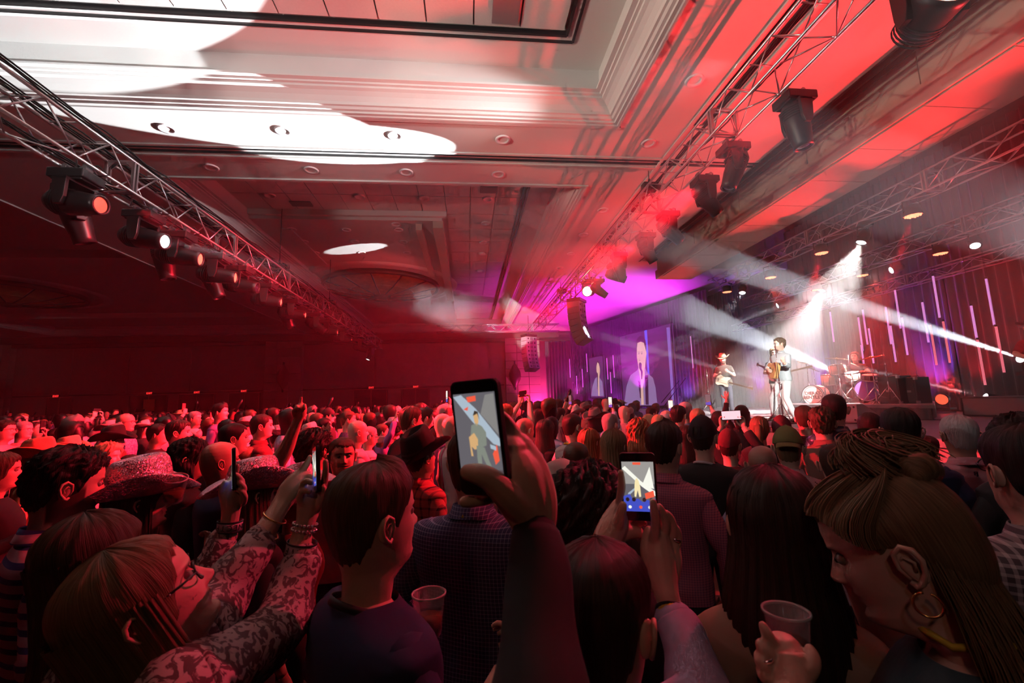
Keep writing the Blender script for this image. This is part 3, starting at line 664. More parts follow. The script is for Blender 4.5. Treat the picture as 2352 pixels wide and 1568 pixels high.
# ---- head surface
_Z = np.array([-.13, -.10, -.06, -.02, .000, .010, .025, .045, .065, .085, .105, .122, .140, .160, .180, .200, .215, .226, .2325])
_F = np.array([.055, .040, .030, .040, .072, .088, .094, .090, .093, .092, .090, .089, .093, .092, .086, .072, .053, .028, .0])
_B = np.array([.082, .078, .074, .072, .073, .075, .080, .088, .095, .100, .103, .105, .106, .104, .098, .085, .066, .040, .0])
_Wd = np.array([.085, .070, .060, .057, .056, .057, .061, .066, .070, .073, .0755, .077, .078, .0775, .073, .063, .049, .028, .0])
def surf(th, z, fem=0):
    """head surface: angle from the face (0 = front), height over the chin"""
    f = np.interp(z, _Z, _F); b = np.interp(z, _Z, _B); w = np.interp(z, _Z, _Wd)
    if fem: w = w*np.interp(z, [.04, .10], [.93, .97]); 
    c, s = np.cos(th), np.sin(th)
    e = .86
    x = w*np.sign(s)*np.abs(s)**e; y = np.where(c > 0, f, b)*np.sign(c)*np.abs(c)**e
    ax = np.abs(x); g = lambda a: np.exp(-a)
    fr = (c > .15)
    # jaw narrows to the chin
    nose = np.interp(z, [.068, .074, .081, .089, .102, .116, .130], [0, .010, .024, .027, .018, .010, .003])*g((x/np.interp(z, [.07, .085, .13], [.014, .0125, .008]))**2)
    nose = nose+.006*g(((ax-.012)/.006)**2+((z-.080)/.006)**2)
    d = nose
    d = d-.012*g(((ax-.031)/.017)**2+((z-.121)/.011)**2)+.0065*g(((ax-.031)/.011)**2+((z-.119)/.0055)**2)
    d = d+.0045*g(((ax-.028)/.020)**2+((z-.139)/.006)**2)
    d = d+.0055*g((x/.021)**2+((z-.0605)/.0045)**2)+.006*g((x/.018)**2+((z-.0475)/.005)**2)-.006*g((x/.023)**2+((z-.054)/.0026)**2)-.005*g((x/.02)**2+((z-.037)/.006)**2)
    d = d+.007*g((x/.018)**2+((z-.018)/.011)**2)+.004*g(((ax-.045)/.02)**2+((z-.088)/.018)**2)-.003*g((x/.006)**2+((z-.068)/.004)**2)
    y = y+np.where(fr, d, 0)
    return np.stack([x, y-.0, z], -1)
def tint_head(P, th, opts):
    x, z = np.abs(P[:, 0]), P[:, 2]; c = np.ones((len(P), 3)); fr = np.cos(th) > .2
    g = lambda a: np.exp(-a)
    lip = np.where(fr, g((x/.022)**4+((z-.054)/.0105)**4), 0)[:, None]; c = c*(1-lip*np.array([.15, .45, .4]) * (1.6 if opts.get('fem') else 1))
    br = np.where(fr, g(((x-.030)/.017)**4+((z-.1375-.0*x)/.004)**4), 0)[:, None]; c = c*(1-br*.9)
    ey = np.where(fr, g(((x-.031)/.012)**4+((z-.119)/.0042)**4), 0)[:, None]; c = c*(1-ey*.5)
    nos = np.where(fr, g(((x-.0085)/.004)**2+((z-.0745)/.0025)**2), 0)[:, None]; c = c*(1-nos*.6)
    bd = opts.get('beard')
    if bd:
        jaw = ss(.085, .06, z)*ss(-.045, -.01, z)*(np.cos(th) > -.25)
        cheek = 1-ss(.5, .9, np.cos(th))*ss(.052, .066, z)*(x < .055)*.0
        mouth = 1-np.where(fr, g((x/.020)**4+((z-.052)/.009)**4), 0)
        m_ = (jaw*mouth*cheek); mus = np.where(fr, g((x/.030)**4+((z-.066)/.006)**4), 0)
        side = (np.abs(np.cos(th)) < .45)*ss(.13, .10, z)*ss(-.02, .0, z)
        m_ = np.clip(m_+mus+side, 0, 1)
        if bd == 'moustache': m_ = mus
        k = {'full': .88, 'stubble': .45, 'moustache': .85}[bd]
        c = c*(1-(k*m_)[:, None])
    bald = opts.get('scalp')
    return c
def rotx(a): c, s = math.cos(a), math.sin(a); return np.array([[1, 0, 0], [0, c, -s], [0, s, c]])
def rotz(a): c, s = math.cos(a), math.sin(a); return np.array([[c, -s, 0], [s, c, 0], [0, 0, 1]])
def roty(a): c, s = math.cos(a), math.sin(a); return np.array([[c, 0, s], [0, 1, 0], [-s, 0, c]])
CH = 1.53      # chin height of the standard figure
class Head:
    def __init__(s, yaw=0, pitch=0, roll=0, fem=0, sc=1.06):
        s.R = rotz(-yaw) @ rotx(pitch) @ roty(roll); s.fem = fem; s.sc = sc
        s.piv = np.array([0, -.025, -.03])
    def W(s, P):
        """head space -> body space, bending the neck"""
        P = np.asarray(P, float); w = ss(-.10, .005, P[..., 2])[..., None]
        q = (P-s.piv)*s.sc @ s.R.T+s.piv
        return P*(1-w)+q*w+np.array([0, 0, CH])
    def Wr(s, P):  # rigid, for hats and glasses
        return (np.asarray(P, float)-s.piv)*s.sc @ s.R.T+s.piv+np.array([0, 0, CH])
def grid_faces(nr, nc, closed=True, off=0):
    i = np.arange(nr-1)[:, None]; j = np.arange(nc if closed else nc-1)[None, :]
    a = i*nc+j; b = i*nc+(j+1) % nc; c = (i+1)*nc+(j+1) % nc; d = (i+1)*nc+j
    return (np.stack([a, b, c, d], -1).reshape(-1, 4)+off)
def torso_rings(b, fem=0, cloth=.0, belly=0, low=.0):
    Z = [.86, .92, 1.00, 1.08, 1.16, 1.25, 1.32, 1.375, 1.405, 1.428, 1.446, 1.460, 1.472]
    Wx = [.172, .175, .168, .160, .165, .178, .196, .210, .206, .180, .138, .098, .070]
    Fy = [.095, .105, .105, .105, .115, .128, .122, .105, .088, .070, .055, .045, .040]
    By = [.115, .115, .100, .098, .105, .115, .122, .122, .115, .105, .098, .088, .080]
    Z, Wx, Fy, By = map(np.array, (Z, Wx, Fy, By))
    sh = (.88 if fem else 1.0)*b
    Wx = Wx*np.where(Z > 1.44, 1, sh); k = np.exp(-((Z-1.06)/.13)**2)*belly
    if fem:
        Wx = Wx-.022*np.exp(-((Z-1.10)/.07)**2); Fy = Fy+.030*np.exp(-((Z-1.28)/.05)**2)
    Fy = Fy+k; Wx = Wx+k*.6
    return Z, Wx+cloth, Fy+cloth, By+cloth
def loft(Z, Wx, Fy, By, n, mb, mi=0, wob=0, seed=0, e=.88, cap=False, xf=None):
    th = np.linspace(0, 2*PI, n, endpoint=False)
    c, s = np.cos(th), np.sin(th)
    X = Wx[:, None]*np.sign(s)*np.abs(s)**e; Y = np.where(c > 0, Fy[:, None], By[:, None])*np.sign(c)*np.abs(c)**e
    Zz = np.repeat(Z[:, None], n, 1)
    if wob:
        r = 1+wob*(np.sin(th*5+seed+Zz*9)+.6*np.sin(th*9-Zz*21+seed*2)+.5*np.sin(Zz*37+seed+2*th))
        fade = ss(1.5, 1.42, Zz); r = 1+(r-1)*fade
        X = X*r; Y = Y*r
    P = np.stack([X, Y, Zz], -1).reshape(-1, 3)
    if xf is not None: P = xf(P)
    F = grid_faces(len(Z), n)
    F = F[:, ::-1].tolist()
    mb.add(P, F, mi)
def arm_path(sh, el, wr):
    sh, el, wr = map(np.array, (sh, el, wr))
    return [sh, sh*.6+el*.4, sh*.12+el*.88, el, el*.88+wr*.12, el*.45+wr*.55, wr]
def seg(P, R, a, b):
    """part of a polyline with radii between arclength fractions a and b"""
    P = np.array(P); d = np.r_[0, np.cumsum(np.linalg.norm(np.diff(P, axis=0), axis=1))]; d /= d[-1]
    t = sorted(set([a, b]+[x for x in d if a < x < b]+list(np.linspace(a, b, 6))))
    Q = np.stack([np.interp(t, d, P[:, k]) for k in range(3)], -1); return list(Q), list(np.interp(t, d, R))
def hand(mb, wr, d, pn, side, pose='relax', s=1.0, n=6, mi=0):
    """wrist, direction, palm normal, side (+1 = right hand: thumb towards +a)"""
    Zd = nrm(d); Y = nrm(np.array(pn)-np.dot(pn, Zd)*Zd); X = np.cross(Y, Zd)*side
    def T(x, y, z): return np.array(wr)+s*(X*x+Y*y+Zd*z)
    V = []
    rings = [(-.01, .026, .019), (.02, .029, .018), (.045, .037, .017), (.075, .041, .014), (.093, .039, .011), (.099, .03, .007)]
    for z, w, t in rings:
        for j in range(10): a = 2*PI*j/10; V.append(T(w*math.cos(a), t*math.sin(a), z))
    Fc = [(i*10+j, i*10+(j+1) % 10, (i+1)*10+(j+1) % 10, (i+1)*10+j) for i in range(5) for j in range(10)]+[tuple(range(9, -1, -1)), tuple(range(50, 60))]
    mb.add(V, Fc, mi)
    C = {'relax': (.25, .35, .3), 'open': (.02, .06, .05), 'grip': (.75, .8, .5), 'fist': (1.3, 1.5, .9), 'flat': (-.05, .0, .0)}
    for k, (x, L) in enumerate(((.031, .070), (.011, .079), (-.010, .074), (-.030, .058))):
        c = C.get(pose, C['relax'])
        if pose == 'point': c = C['open'] if k == 0 else C['fist']
        if pose == 'horns': c = C['open'] if k in (0, 3) else C['fist']
        if pose == 'open': xs = x*1.0; fan = x*3.2
        else: fan = x*.8
        a = 0; p = np.array([x, 0, .090]); pts = [T(p[0], 0, .07), T(*p)]; rr = [.0105*s, .0098*s]
        for q, fr in enumerate((.45, .30, .25)):
            a += c[q]; v = np.array([fan if q == 0 else fan*.7, math.sin(a), math.cos(a)]); v = v/np.linalg.norm(v)
            p = p+v*L*fr; pts.append(T(*p)); rr.append((.0088, .0080, .0058)[q]*s)
        mb.tube(pts, rr, n, mi)
    tp = {'open': [(.028, 0, .02), (.055, .004, .045), (.078, .006, .068), (.092, .008, .085)], 'flat': [(.028, 0, .02), (.046, .006, .05), (.054, .008, .078), (.058, .008, .098)]}.get(pose,
          [(.026, .004, .02), (.044, .018, .045), (.046, .034, .068), (.036, .045, .085)] if pose in ('grip', 'fist', 'point', 'horns') else [(.028, 0, .02), (.05, .010, .045), (.062, .016, .07), (.066, .02, .09)])
    mb.tube([T(*q) for q in tp], [.015*s, .0125*s, .0105*s, .0075*s], n, mi)
# ---- hair
def hairline(th, style):
    a = np.degrees(np.abs(th))
    if style in ('crew', 'short', 'quiff', 'curly', 'mess', 'fade'):
        return np.interp(a, [0, 25, 42, 55, 68, 78, 88, 100, 112, 130, 180], [.176, .178, .182, .158, .140, .095, .122, .122, .070, .040, .030])
    if style == 'balding': return np.interp(a, [0, 40, 70, 90, 105, 120, 150, 180], [.30, .30, .17, .125, .115, .06, .03, .02])
    if style == 'fringe': return np.interp(a, [0, 35, 50, 62, 75, 90, 120, 180], [.135, .135, .12, .10, .06, .03, .0, .0])
    if style == 'bun': return np.interp(a, [0, 40, 58, 70, 80, 95, 110, 130, 180], [.184, .182, .165, .146, .130, .126, .07, .03, .01])
    return np.interp(a, [0, 20, 40, 55, 70, 90, 120, 180], [.182, .180, .168, .130, .08, .04, .01, .0])   # long
def hair(hd, style, lod, th_=None, length=.35, seed=0, vol=1.0, hatted=False):
    mb = MB(); fem = hd.fem
    nth, nv = ((110, 30) if lod == 2 else (48, 14) if lod == 1 else (20, 6))
    th = np.linspace(-PI, PI, nth, endpoint=False)
    base = hairline(th, style)
    if style not in ('balding',): base = base+.0035*np.sin(th*17+seed)+.0025*np.sin(th*37+seed*2)
    T = {'crew': .005, 'fade': .008, 'short': .013, 'quiff': .016, 'mess': .018, 'curly': .030, 'balding': .008, 'fringe': .020, 'long': .018, 'bun': .012, 'tail': .014, 'wavy': .026}[style]*vol
    r = np.random.default_rng(seed+11)
    ph = r.uniform(0, 6, 8)
    v = np.linspace(0, 1, nv)
    TH, Vv = np.meshgrid(th, v); B = np.repeat(base[None, :], nv, 0)
    top = .2322
    if style == 'balding':
        topz = np.interp(np.degrees(np.abs(th)), [0, 60, 75, 95, 120, 180], [.30, .30, .172, .178, .185, .188])
        Zc = B+(np.repeat(topz[None, :], nv, 0)-B)*Vv
        ok = np.degrees(np.abs(TH)) > 66
    else: Zc = B+(top-B)*np.sin(Vv*PI/2)**1.0; Zc = B+(top-B)*(1-(1-Vv)**1.6); ok = None
    P = surf(TH, np.clip(Zc, -.1, top), fem)
    ctr = np.array([0, -.008, .125]); D = P-ctr; D /= np.linalg.norm(D, axis=-1, keepdims=True)
    t = T*ss(-.05, .16, Vv)+.0015
    if style in ('crew', 'fade', 'short', 'quiff', 'mess'): sd_ = ss(.9, 1.5, np.abs(TH)); t = t*(1-sd_)+sd_*(.0015+T*(.30*ss(0, .08, Vv)+.70*ss(.10, .62, Vv)))
    if style == 'quiff': t = t+.022*vol*np.exp(-(TH/.7)**2)*ss(.2, .6, Vv)
    if style in ('short', 'mess', 'quiff', 'fringe', 'wavy', 'long', 'tail', 'bun'):
        t = t+T*.10*(np.sin(TH*19+ph[0]+Vv*6)+.8*np.sin(TH*43+ph[1]-Vv*9)+np.sin(TH*8+ph[2]+Vv*9)+.8*np.sin(TH*29+5*np.sin(Vv*5+ph[3])))*ss(0, .3, Vv)
    if style in ('curly', 'mess', 'wavy'):
        t = t+T*.45*np.sin(TH*14+ph[3]+7*np.sin(Vv*6+ph[4]))*np.sin(Vv*17+ph[5]+TH*3)*ss(0, .25, Vv)+r.normal(0, .0025 if lod else 0, TH.shape)
    if style == 'balding': t = T*np.sin(np.clip(Vv, 0, 1)*PI)**.6
    t = np.maximum(t, .0015)
    if hatted: t = np.minimum(t, np.where(P[..., 2] > .10, .004, .02))
    t[-1] = t[-1].mean()
    P = P+D*t[..., None]
    Q = hd.W(P.reshape(-1, 3)); F = grid_faces(nv, nth)[:, ::-1]
    if ok is not None:
        okf = ok.reshape(-1); F = F[okf[F].all(1)]
    mb.add(Q, F.tolist()); st = [np.stack([TH/PI*3, Vv+seed, TH*0], -1).reshape(-1, 3)]
    def extra(Pw, Fx, a, b):
        mb.add(Pw, Fx); st.append(np.stack([a, b, a*0], -1).reshape(-1, 3))
    if style in ('long', 'wavy', 'fringe'):
        # curtain falling over the neck and back
        nt2, nr = (90, 26) if lod == 2 else (36, 12) if lod == 1 else (14, 5)
        a0 = math.radians(62 if style != 'fringe' else 66)
        tt = np.linspace(a0, 2*PI-a0, nt2); u = np.linspace(0, 1, nr)
        TT, U = np.meshgrid(tt, u)
        z = .15-U*(length+.15)
        rx = .098+.030*ss(.10, -.12, z)*vol+.012*np.sin(U*7+ph[0]+TT*2)*(style == 'wavy')
        ry = .122+.02*ss(.1, -.1, z)
        taper = 1-.30*ss(.55, 1.0, U)
        rip = 1+.02*np.sin(TT*31+ph[1]+U*2)+.015*np.sin(TT*53+ph[2]-U*3)+(.03*np.sin(U*18+TT*9+ph[3]) if style == 'wavy' else 0)
        x = rx*np.sin(TT)*rip*taper; y = ry*np.cos(TT)*rip-.004; 
        y = np.where(y > 0, y*.35, y); y = y-.02*ss(-.05, -.3, z)
        z2 = z-.03*np.abs(np.sin(TT*7+ph[4]))*ss(.8, 1, U)
        Pc = np.stack([x, y, z2], -1).reshape(-1, 3)
        w = ss(-.22, .0, Pc[:, 2])[:, None]
        Pw = (Pc+np.array([0, 0, CH]))*(1-w)+hd.Wr(Pc)*w
        Fx = grid_faces(nr, nt2, False).tolist()
        n0 = len(Pw); inner = Pw+np.array([0, .018, 0])
        F2 = [[q+n0 for q in f[::-1]] for f in Fx]
        rim = [[(nr-1)*nt2+j, (nr-1)*nt2+j+1, n0+(nr-1)*nt2+j+1, n0+(nr-1)*nt2+j] for j in range(nt2-1)]
        extra(np.concatenate([Pw, inner]), Fx+F2+rim, np.concatenate([TT.ravel()]*2)/PI*3, np.concatenate([U.ravel()]*2))
    if style in ('bun', 'tail'):
        c = np.array([0, -.085, .215]) if style == 'bun' else np.array([0, -.115, .14])
        m2 = MB(); m2.ball((0, 0, 0), .036 if style == 'bun' else .03, 18 if lod else 8, 12 if lod else 6, sc=(1.15, 1, .95))
        V = m2.v[0]; rr = 1+.07*np.sin(V[:, 0]*150+V[:, 2]*90+ph[0])+.05*np.sin(V[:, 1]*170+ph[2]); V = V*rr[:, None]+c
        extra(hd.Wr(V), m2.f, np.arctan2(V[:, 0], V[:, 2])*2, V[:, 1]*20)
    if style == 'tail':
        m2 = MB(); pts = [c, c+[0, -.05, -.02], c+[0, -.07, -.12], c+[.01, -.05, -.26], c+[0, -.03, -.34]]; m2.tube(pts, [.028, .034, .038, .028, .008], 12 if lod else 6); V = m2.v[0]
        V = V+.003*np.sin(V*90)
        extra(hd.Wr(V), m2.f, np.arctan2(V[:, 0], V[:, 1]+.18)*3, V[:, 2]*4)
    return mb, np.concatenate(st)
def set_attr(me, name, arr):
    at = me.attributes.new(name, 'FLOAT_VECTOR' if name == 'strand' else 'FLOAT_COLOR', 'POINT')
    if name == 'strand': at.data.foreach_set('vector', np.asarray(arr, float).ravel())
    else: at.data.foreach_set('color', np.c_[np.asarray(arr, float), np.ones(len(arr))].ravel())
def hair_curls(hd, lod, n=420, seed=3, R=.018):
    """loose curls over the shell, for the curly heads near the camera"""
    r = np.random.default_rng(seed); mb = MB(); st = []
    for i in range(n):
        th = r.uniform(-PI, PI); z = r.uniform(.04, .232)
        if z < hairline(np.array([th]), 'curly')[0]+.01: continue
        p = surf(np.array([th]), np.array([z]))[0]; c = np.array([0, -.008, .125]); d = nrm(p-c); p = p+d*r.uniform(.018, .034)
        a = nrm(np.cross(d, r.normal(size=3))); b = np.cross(d, a); rad = r.uniform(.005, .010)
        pts = [hd.W(p+rad*(a*math.cos(k*1.1)+b*math.sin(k*1.1))+d*k*.0016) for k in range(7)]
        mb.tube(pts, [.0016]*6+[.0008], 3, cap=False); st.append(np.tile([i*.37, 0, 0], (21, 1)))
    return mb, np.concatenate(st)
# ---- hats
def cowboy(hd, mat_, parent, band=None, lod=1, tilt=0, s=1.0, name='cowboy_hat'):
    n = 40 if lod else 18; V = []; mb = MB()
    def ring(rx, ry, z, zc=0): 
        a = np.linspace(0, 2*PI, n, endpoint=False); x = rx*np.cos(a); y = ry*np.sin(a)
        return x, y, z
    prof = []
    th = np.linspace(0, 2*PI, n, endpoint=False); c, sn = np.cos(th), np.sin(th)
    rows = []
    for (rx, ry, z, up) in ((.088, .108, -.012, 0), (.100, .120, -.016, .02), (.130, .150, -.018, .35), (.158, .176, -.010, .8), (.180, .196, .0, 1.05), (.182, .198, .005, 1.07), (.158, .176, -.004, .8), (.130, .150, -.011, .35), (.098, .118, -.006, .02),
                        (.093, .111, .0, 0), (.090, .107, .035, 0), (.083, .101, .075, 0), (.074, .093, .102, 0), (.060, .081, .119, 0)):
        x = rx*c; y = ry*sn; zz = z+up*.062*np.abs(c)**2.2*1.0-up*.022*np.abs(sn)**3
        if not up and z > .05: zz = zz+.010*sn+.006*np.abs(c)
        rows.append(np.stack([x, y, zz], -1))
    for rx, ry, z in ((.046, .066, .121), (.030, .054, .108), (.014, .042, .094), (.001, .030, .088)):
        rows.append(np.stack([rx*c, ry*sn, z+.012*sn+.004*np.abs(c)], -1))
    Rw = np.concatenate(rows)
    # front pinch
    pin = ss(.045, .10, Rw[:, 2])*ss(.01, .07, Rw[:, 1])*(np.abs(Rw[:, 0]) > .012); Rw[:, 0] *= 1-.38*pin
    Rw = Rw*s @ rotx(tilt).T+np.array([0, -.006, .165])
    F = grid_faces(len(rows), n)[:, ::-1].tolist()
    mb.add(hd.Wr(Rw), F)
    o = mb.build(name, mat_, parent, True)
    b2 = MB(); rr = []
    for (k, z) in ((1.015, .004), (1.03, .004), (1.02, .026), (1.0, .026)): rr.append(np.stack([.092*k*c, .110*k*sn, z+0*c], -1))
    Q = np.concatenate(rr)*s @ rotx(tilt).T+np.array([0, -.006, .165]); b2.add(hd.Wr(Q), grid_faces(4, n)[:, ::-1].tolist())
    b2.build('hat_band', band or M_BLKR, o, True)
    return o
def cap(hd, mat_, parent, back=False, lod=1, badge=None, front=None, opening=False, name='baseball_cap', yaw=0):
    nth, nv = (40, 14) if lod else (20, 7); th = np.linspace(-PI, PI, nth, endpoint=False); v = np.linspace(0, 1, nv)
    TH, Vv = np.meshgrid(th, v)
    low = np.interp(np.degrees(np.abs(th)), [0, 90, 180], [.162, .138, .105]); B = np.repeat(low[None], nv, 0)
    Zc = B+(.2322-B)*(1-(1-Vv)**1.8); P = surf(TH, Zc, hd.fem); ctr = np.array([0, -.008, .12]); D = P-ctr; D /= np.linalg.norm(D, axis=-1, keepdims=True)
    P = P+D*(.013+.010*ss(.3, 1, Vv))[..., None]; P[..., 2] += .012*ss(.3, 1, Vv)
    R = rotz(PI) if back else np.eye(3)
    R = R @ rotz(yaw)
    W = lambda q: hd.Wr(q @ R.T if not back else (q*np.array([1, 1, 1])) @ R.T+np.array([0, -.012, .0]))
    mb = MB(); F = grid_faces(nv, nth)[:, ::-1]
    if opening:  # adjuster gap at the back
        tf = TH.ravel()[F].mean(1); vf = Vv.ravel()[F].mean(1); F = F[~((np.abs(tf) > 2.75) & (vf > .08) & (vf < .42))]
    mb.add(W(P.reshape(-1, 3)), F.tolist()); o = mb.build(name, mat_, parent, True)
    # seams, button
    sm = MB(); sm.ball(W(np.array([[0, -.012, .262]]))[0], .008, 8, 5)
    for k in range(3):
        a = k*PI/3; pts = []
        for q in np.linspace(-1, 1, 13):
            t_ = a if q > 0 else a-PI; zz = .14+(.2322-.14)*(1-abs(q)**1.8); p = surf(np.array([t_]), np.array([zz]))[0]; d = nrm(p-ctr); p = p+d*(.0115+.010*ss(.6, 0, abs(q))); p[2] += .012*ss(.7, 0, abs(q)); pts.append(W(p[None])[0])
        sm.tube(pts, .0012, 4)
    sm.build('button', mat_, o, True)
    # bill
    V = []; nb = 14
    for (rr, dz) in ((0, 0), (.03, .004), (.06, -.004), (.078, -.016)):
        for j in range(nb):
            t_ = math.radians(-62+124*j/(nb-1)); p = surf(np.array([t_]), np.array([.163]))[0]; ext = rr*math.cos(t_*.85)**.6
            V.append([p[0]*(1+.02*rr/.078), p[1]+.008+ext, .160+dz*math.cos(t_)-.018*(abs(t_)/1.08)**2*rr/.078-.012*(abs(t_))**2])
    V = np.array(V); V2 = V-[0, 0, .004]; F = grid_faces(4, nb, False).tolist(); n0 = len(V)
    F2 = [[q+n0 for q in f[::-1]] for f in F]; rim = [[3*nb+j, 3*nb+j+1, n0+3*nb+j+1, n0+3*nb+j] for j in range(nb-1)]
    bm_ = MB(); bm_.add(W(np.concatenate([V, V2])), F+F2+rim); bm_.build('bill', front or mat_, o, True)
    if badge is not None:
        (tb, zb, w, h, mb_) = badge; pp = []
        for (da, dz) in ((-w, -h), (w, -h), (w, h), (-w, h)):
            p = surf(np.array([tb+da/.1]), np.array([zb+dz]))[0]; d = nrm(p-ctr); p = p+d*.019; pp.append(p)
            p2 = p+d*.003; pp.append(p2)
        pp = np.array(pp); g = MB(); g.add(W(pp), [(0, 6, 4, 2), (1, 3, 5, 7), (0, 2, 3, 1), (2, 4, 5, 3), (4, 6, 7, 5), (6, 0, 1, 7)]); g.build('badge', mb_, o)
    return o
def glasses(hd, parent, m=None, up=False):
    mb = MB(); m = m or mat('glasses_frame', (.02, .015, .015), .3)
    dz = .055 if up else 0; dy = -.012 if up else 0
    def L(p): return hd.Wr(np.array([p]))[0]
    for s in (-1, 1):
        pts = []
        for k in range(17):
            a = 2*PI*k/16; pts.append(L((s*.033+.026*math.cos(a), .098+dy-.006*abs(math.cos(a)), .119+dz+.019*math.sin(a))))
        mb.tube(pts, .0018, 5, cap=False)
        mb.tube([L((s*.060, .094+dy, .124+dz)), L((s*.078, .06+dy, .125+dz)), L((s*.081, .0, .123+dz)), L((s*.079, -.012, .112+dz))], .0022, 5)
    mb.tube([L((-.008, .104+dy, .122+dz)), L((0, .108+dy, .125+dz)), L((.008, .104+dy, .122+dz))], .0018, 5)
    o = mb.build('glasses', m, parent, True)
    g = MB()
    for s in (-1, 1):
        V = [L((s*.033, .0975+dy, .119+dz))]+[L((s*.033+.025*math.cos(2*PI*k/14), .0975+dy-.006*abs(math.cos(2*PI*k/14)), .119+dz+.018*math.sin(2*PI*k/14))) for k in range(14)]
        g.add(V, [(0, k+1, (k+1) % 14+1) for k in range(14)])
    g.build('lens', mat('glasses_lens', (.9, .9, .9), .03, alpha=.12, spec=1), o, True)
    return o
def lanyard(hd, parent, m):
    mb = MB(); 
    for q in (0,):
        P = []; 
        for k in range(25):
            a = -2.35+4.7*k/24+PI; x = .075*math.sin(a); y = .083*math.cos(a)-.015; z = CH-.072+(.035*math.cos(a)*-1)
            if abs(k-12) > 10: pass
            P.append((x, y, z))
        P = [(-.05, .125, CH-.30)]+[(-.072, .09, CH-.14)]+P[::-1] if False else P
        V = []
        for (x, y, z) in P: V += [(x, y, z), (x*1.08, y*1.08, z-.016), (x*1.03, y*1.03, z+.001), (x*1.11, y*1.11, z-.016)]
        F = []
        for k in range(len(P)-1):
            a = 4*k; F += [(a+2, a+3, a+7, a+6), (a, a+4, a+5, a+1), (a, a+2, a+6, a+4), (a+1, a+5, a+7, a+3)]
        mb.add(V, F)
    mb.tube([(-.068, .07, CH-.10), (-.05, .128, CH-.24), (-.01, .14, CH-.40)], .006, 5); mb.tube([(.068, .07, CH-.10), (.05, .128, CH-.24), (.01, .14, CH-.40)], .006, 5)
    return mb.build('lanyard', m, parent, True)
def collar(parent, m, style='shirt', sc=1.0):
    n = 28; th = np.linspace(.28, 2*PI-.28, n); V = []
    for (k, z) in ((.074, 1.455), (.071, 1.502), (.074, 1.506), (.094, 1.458)):
        V.append(np.stack([k*np.sin(th)*1.0, k*np.cos(th)*.95-.022+.01*(np.cos(th) > 0), z+.012*(np.cos(th) < 0)*(-np.cos(th))+0*th], -1))
    V = np.concatenate(V); mb = MB(); mb.add(V*sc, grid_faces(4, n, False).tolist()); return mb.build('collar', m, parent, True)
# ---- whole figure
ARMS = {  # right arm pose: elbow, wrist, hand direction, palm normal, hand pose   (mirrored for the left)
    'down': ((.265, -.03, 1.13), (.27, .06, .89), (.0, .25, -1), (-1, 0, 0), 'relax'),
    'front': ((.25, .02, 1.15), (.12, .24, 1.18), (-.6, .6, .3), (-.4, -.2, 1), 'relax'),
    'cup': ((.25, .03, 1.14), (.17, .27, 1.25), (-.3, .6, .6), (-.9, -.2, .1), 'grip'),
    'drink': ((.26, .10, 1.22), (.14, .25, 1.40), (-.5, .2, .8), (-.8, -.5, 0), 'grip'),
    'phone': ((.24, .22, 1.36), (.10, .36, 1.56), (-.15, .15, 1), (-.6, -.8, 0), 'grip'),
    'phone_high': ((.24, .20, 1.56), (.10, .30, 1.80), (-.15, .15, 1), (-.6, -.8, 0), 'grip'),
    'raise': ((.27, .10, 1.62), (.22, .16, 1.87), (.0, .1, 1), (0, 1, 0), 'open'),
    'point': ((.27, .10, 1.62), (.22, .18, 1.87), (.1, .2, 1), (-1, 0, 0), 'point'),
    'horns': ((.27, .10, 1.62), (.22, .18, 1.87), (.0, .2, 1), (0, 1, 0), 'horns'),
    'behind': ((.27, -.08, 1.14), (.18, -.02, .95), (.0, .1, -1), (-1, 0, 0), 'relax'),
    'face': ((.24, .10, 1.20), (.08, .17, 1.45), (-.2, -.1, 1), (0, -1, 0), 'relax'),
}
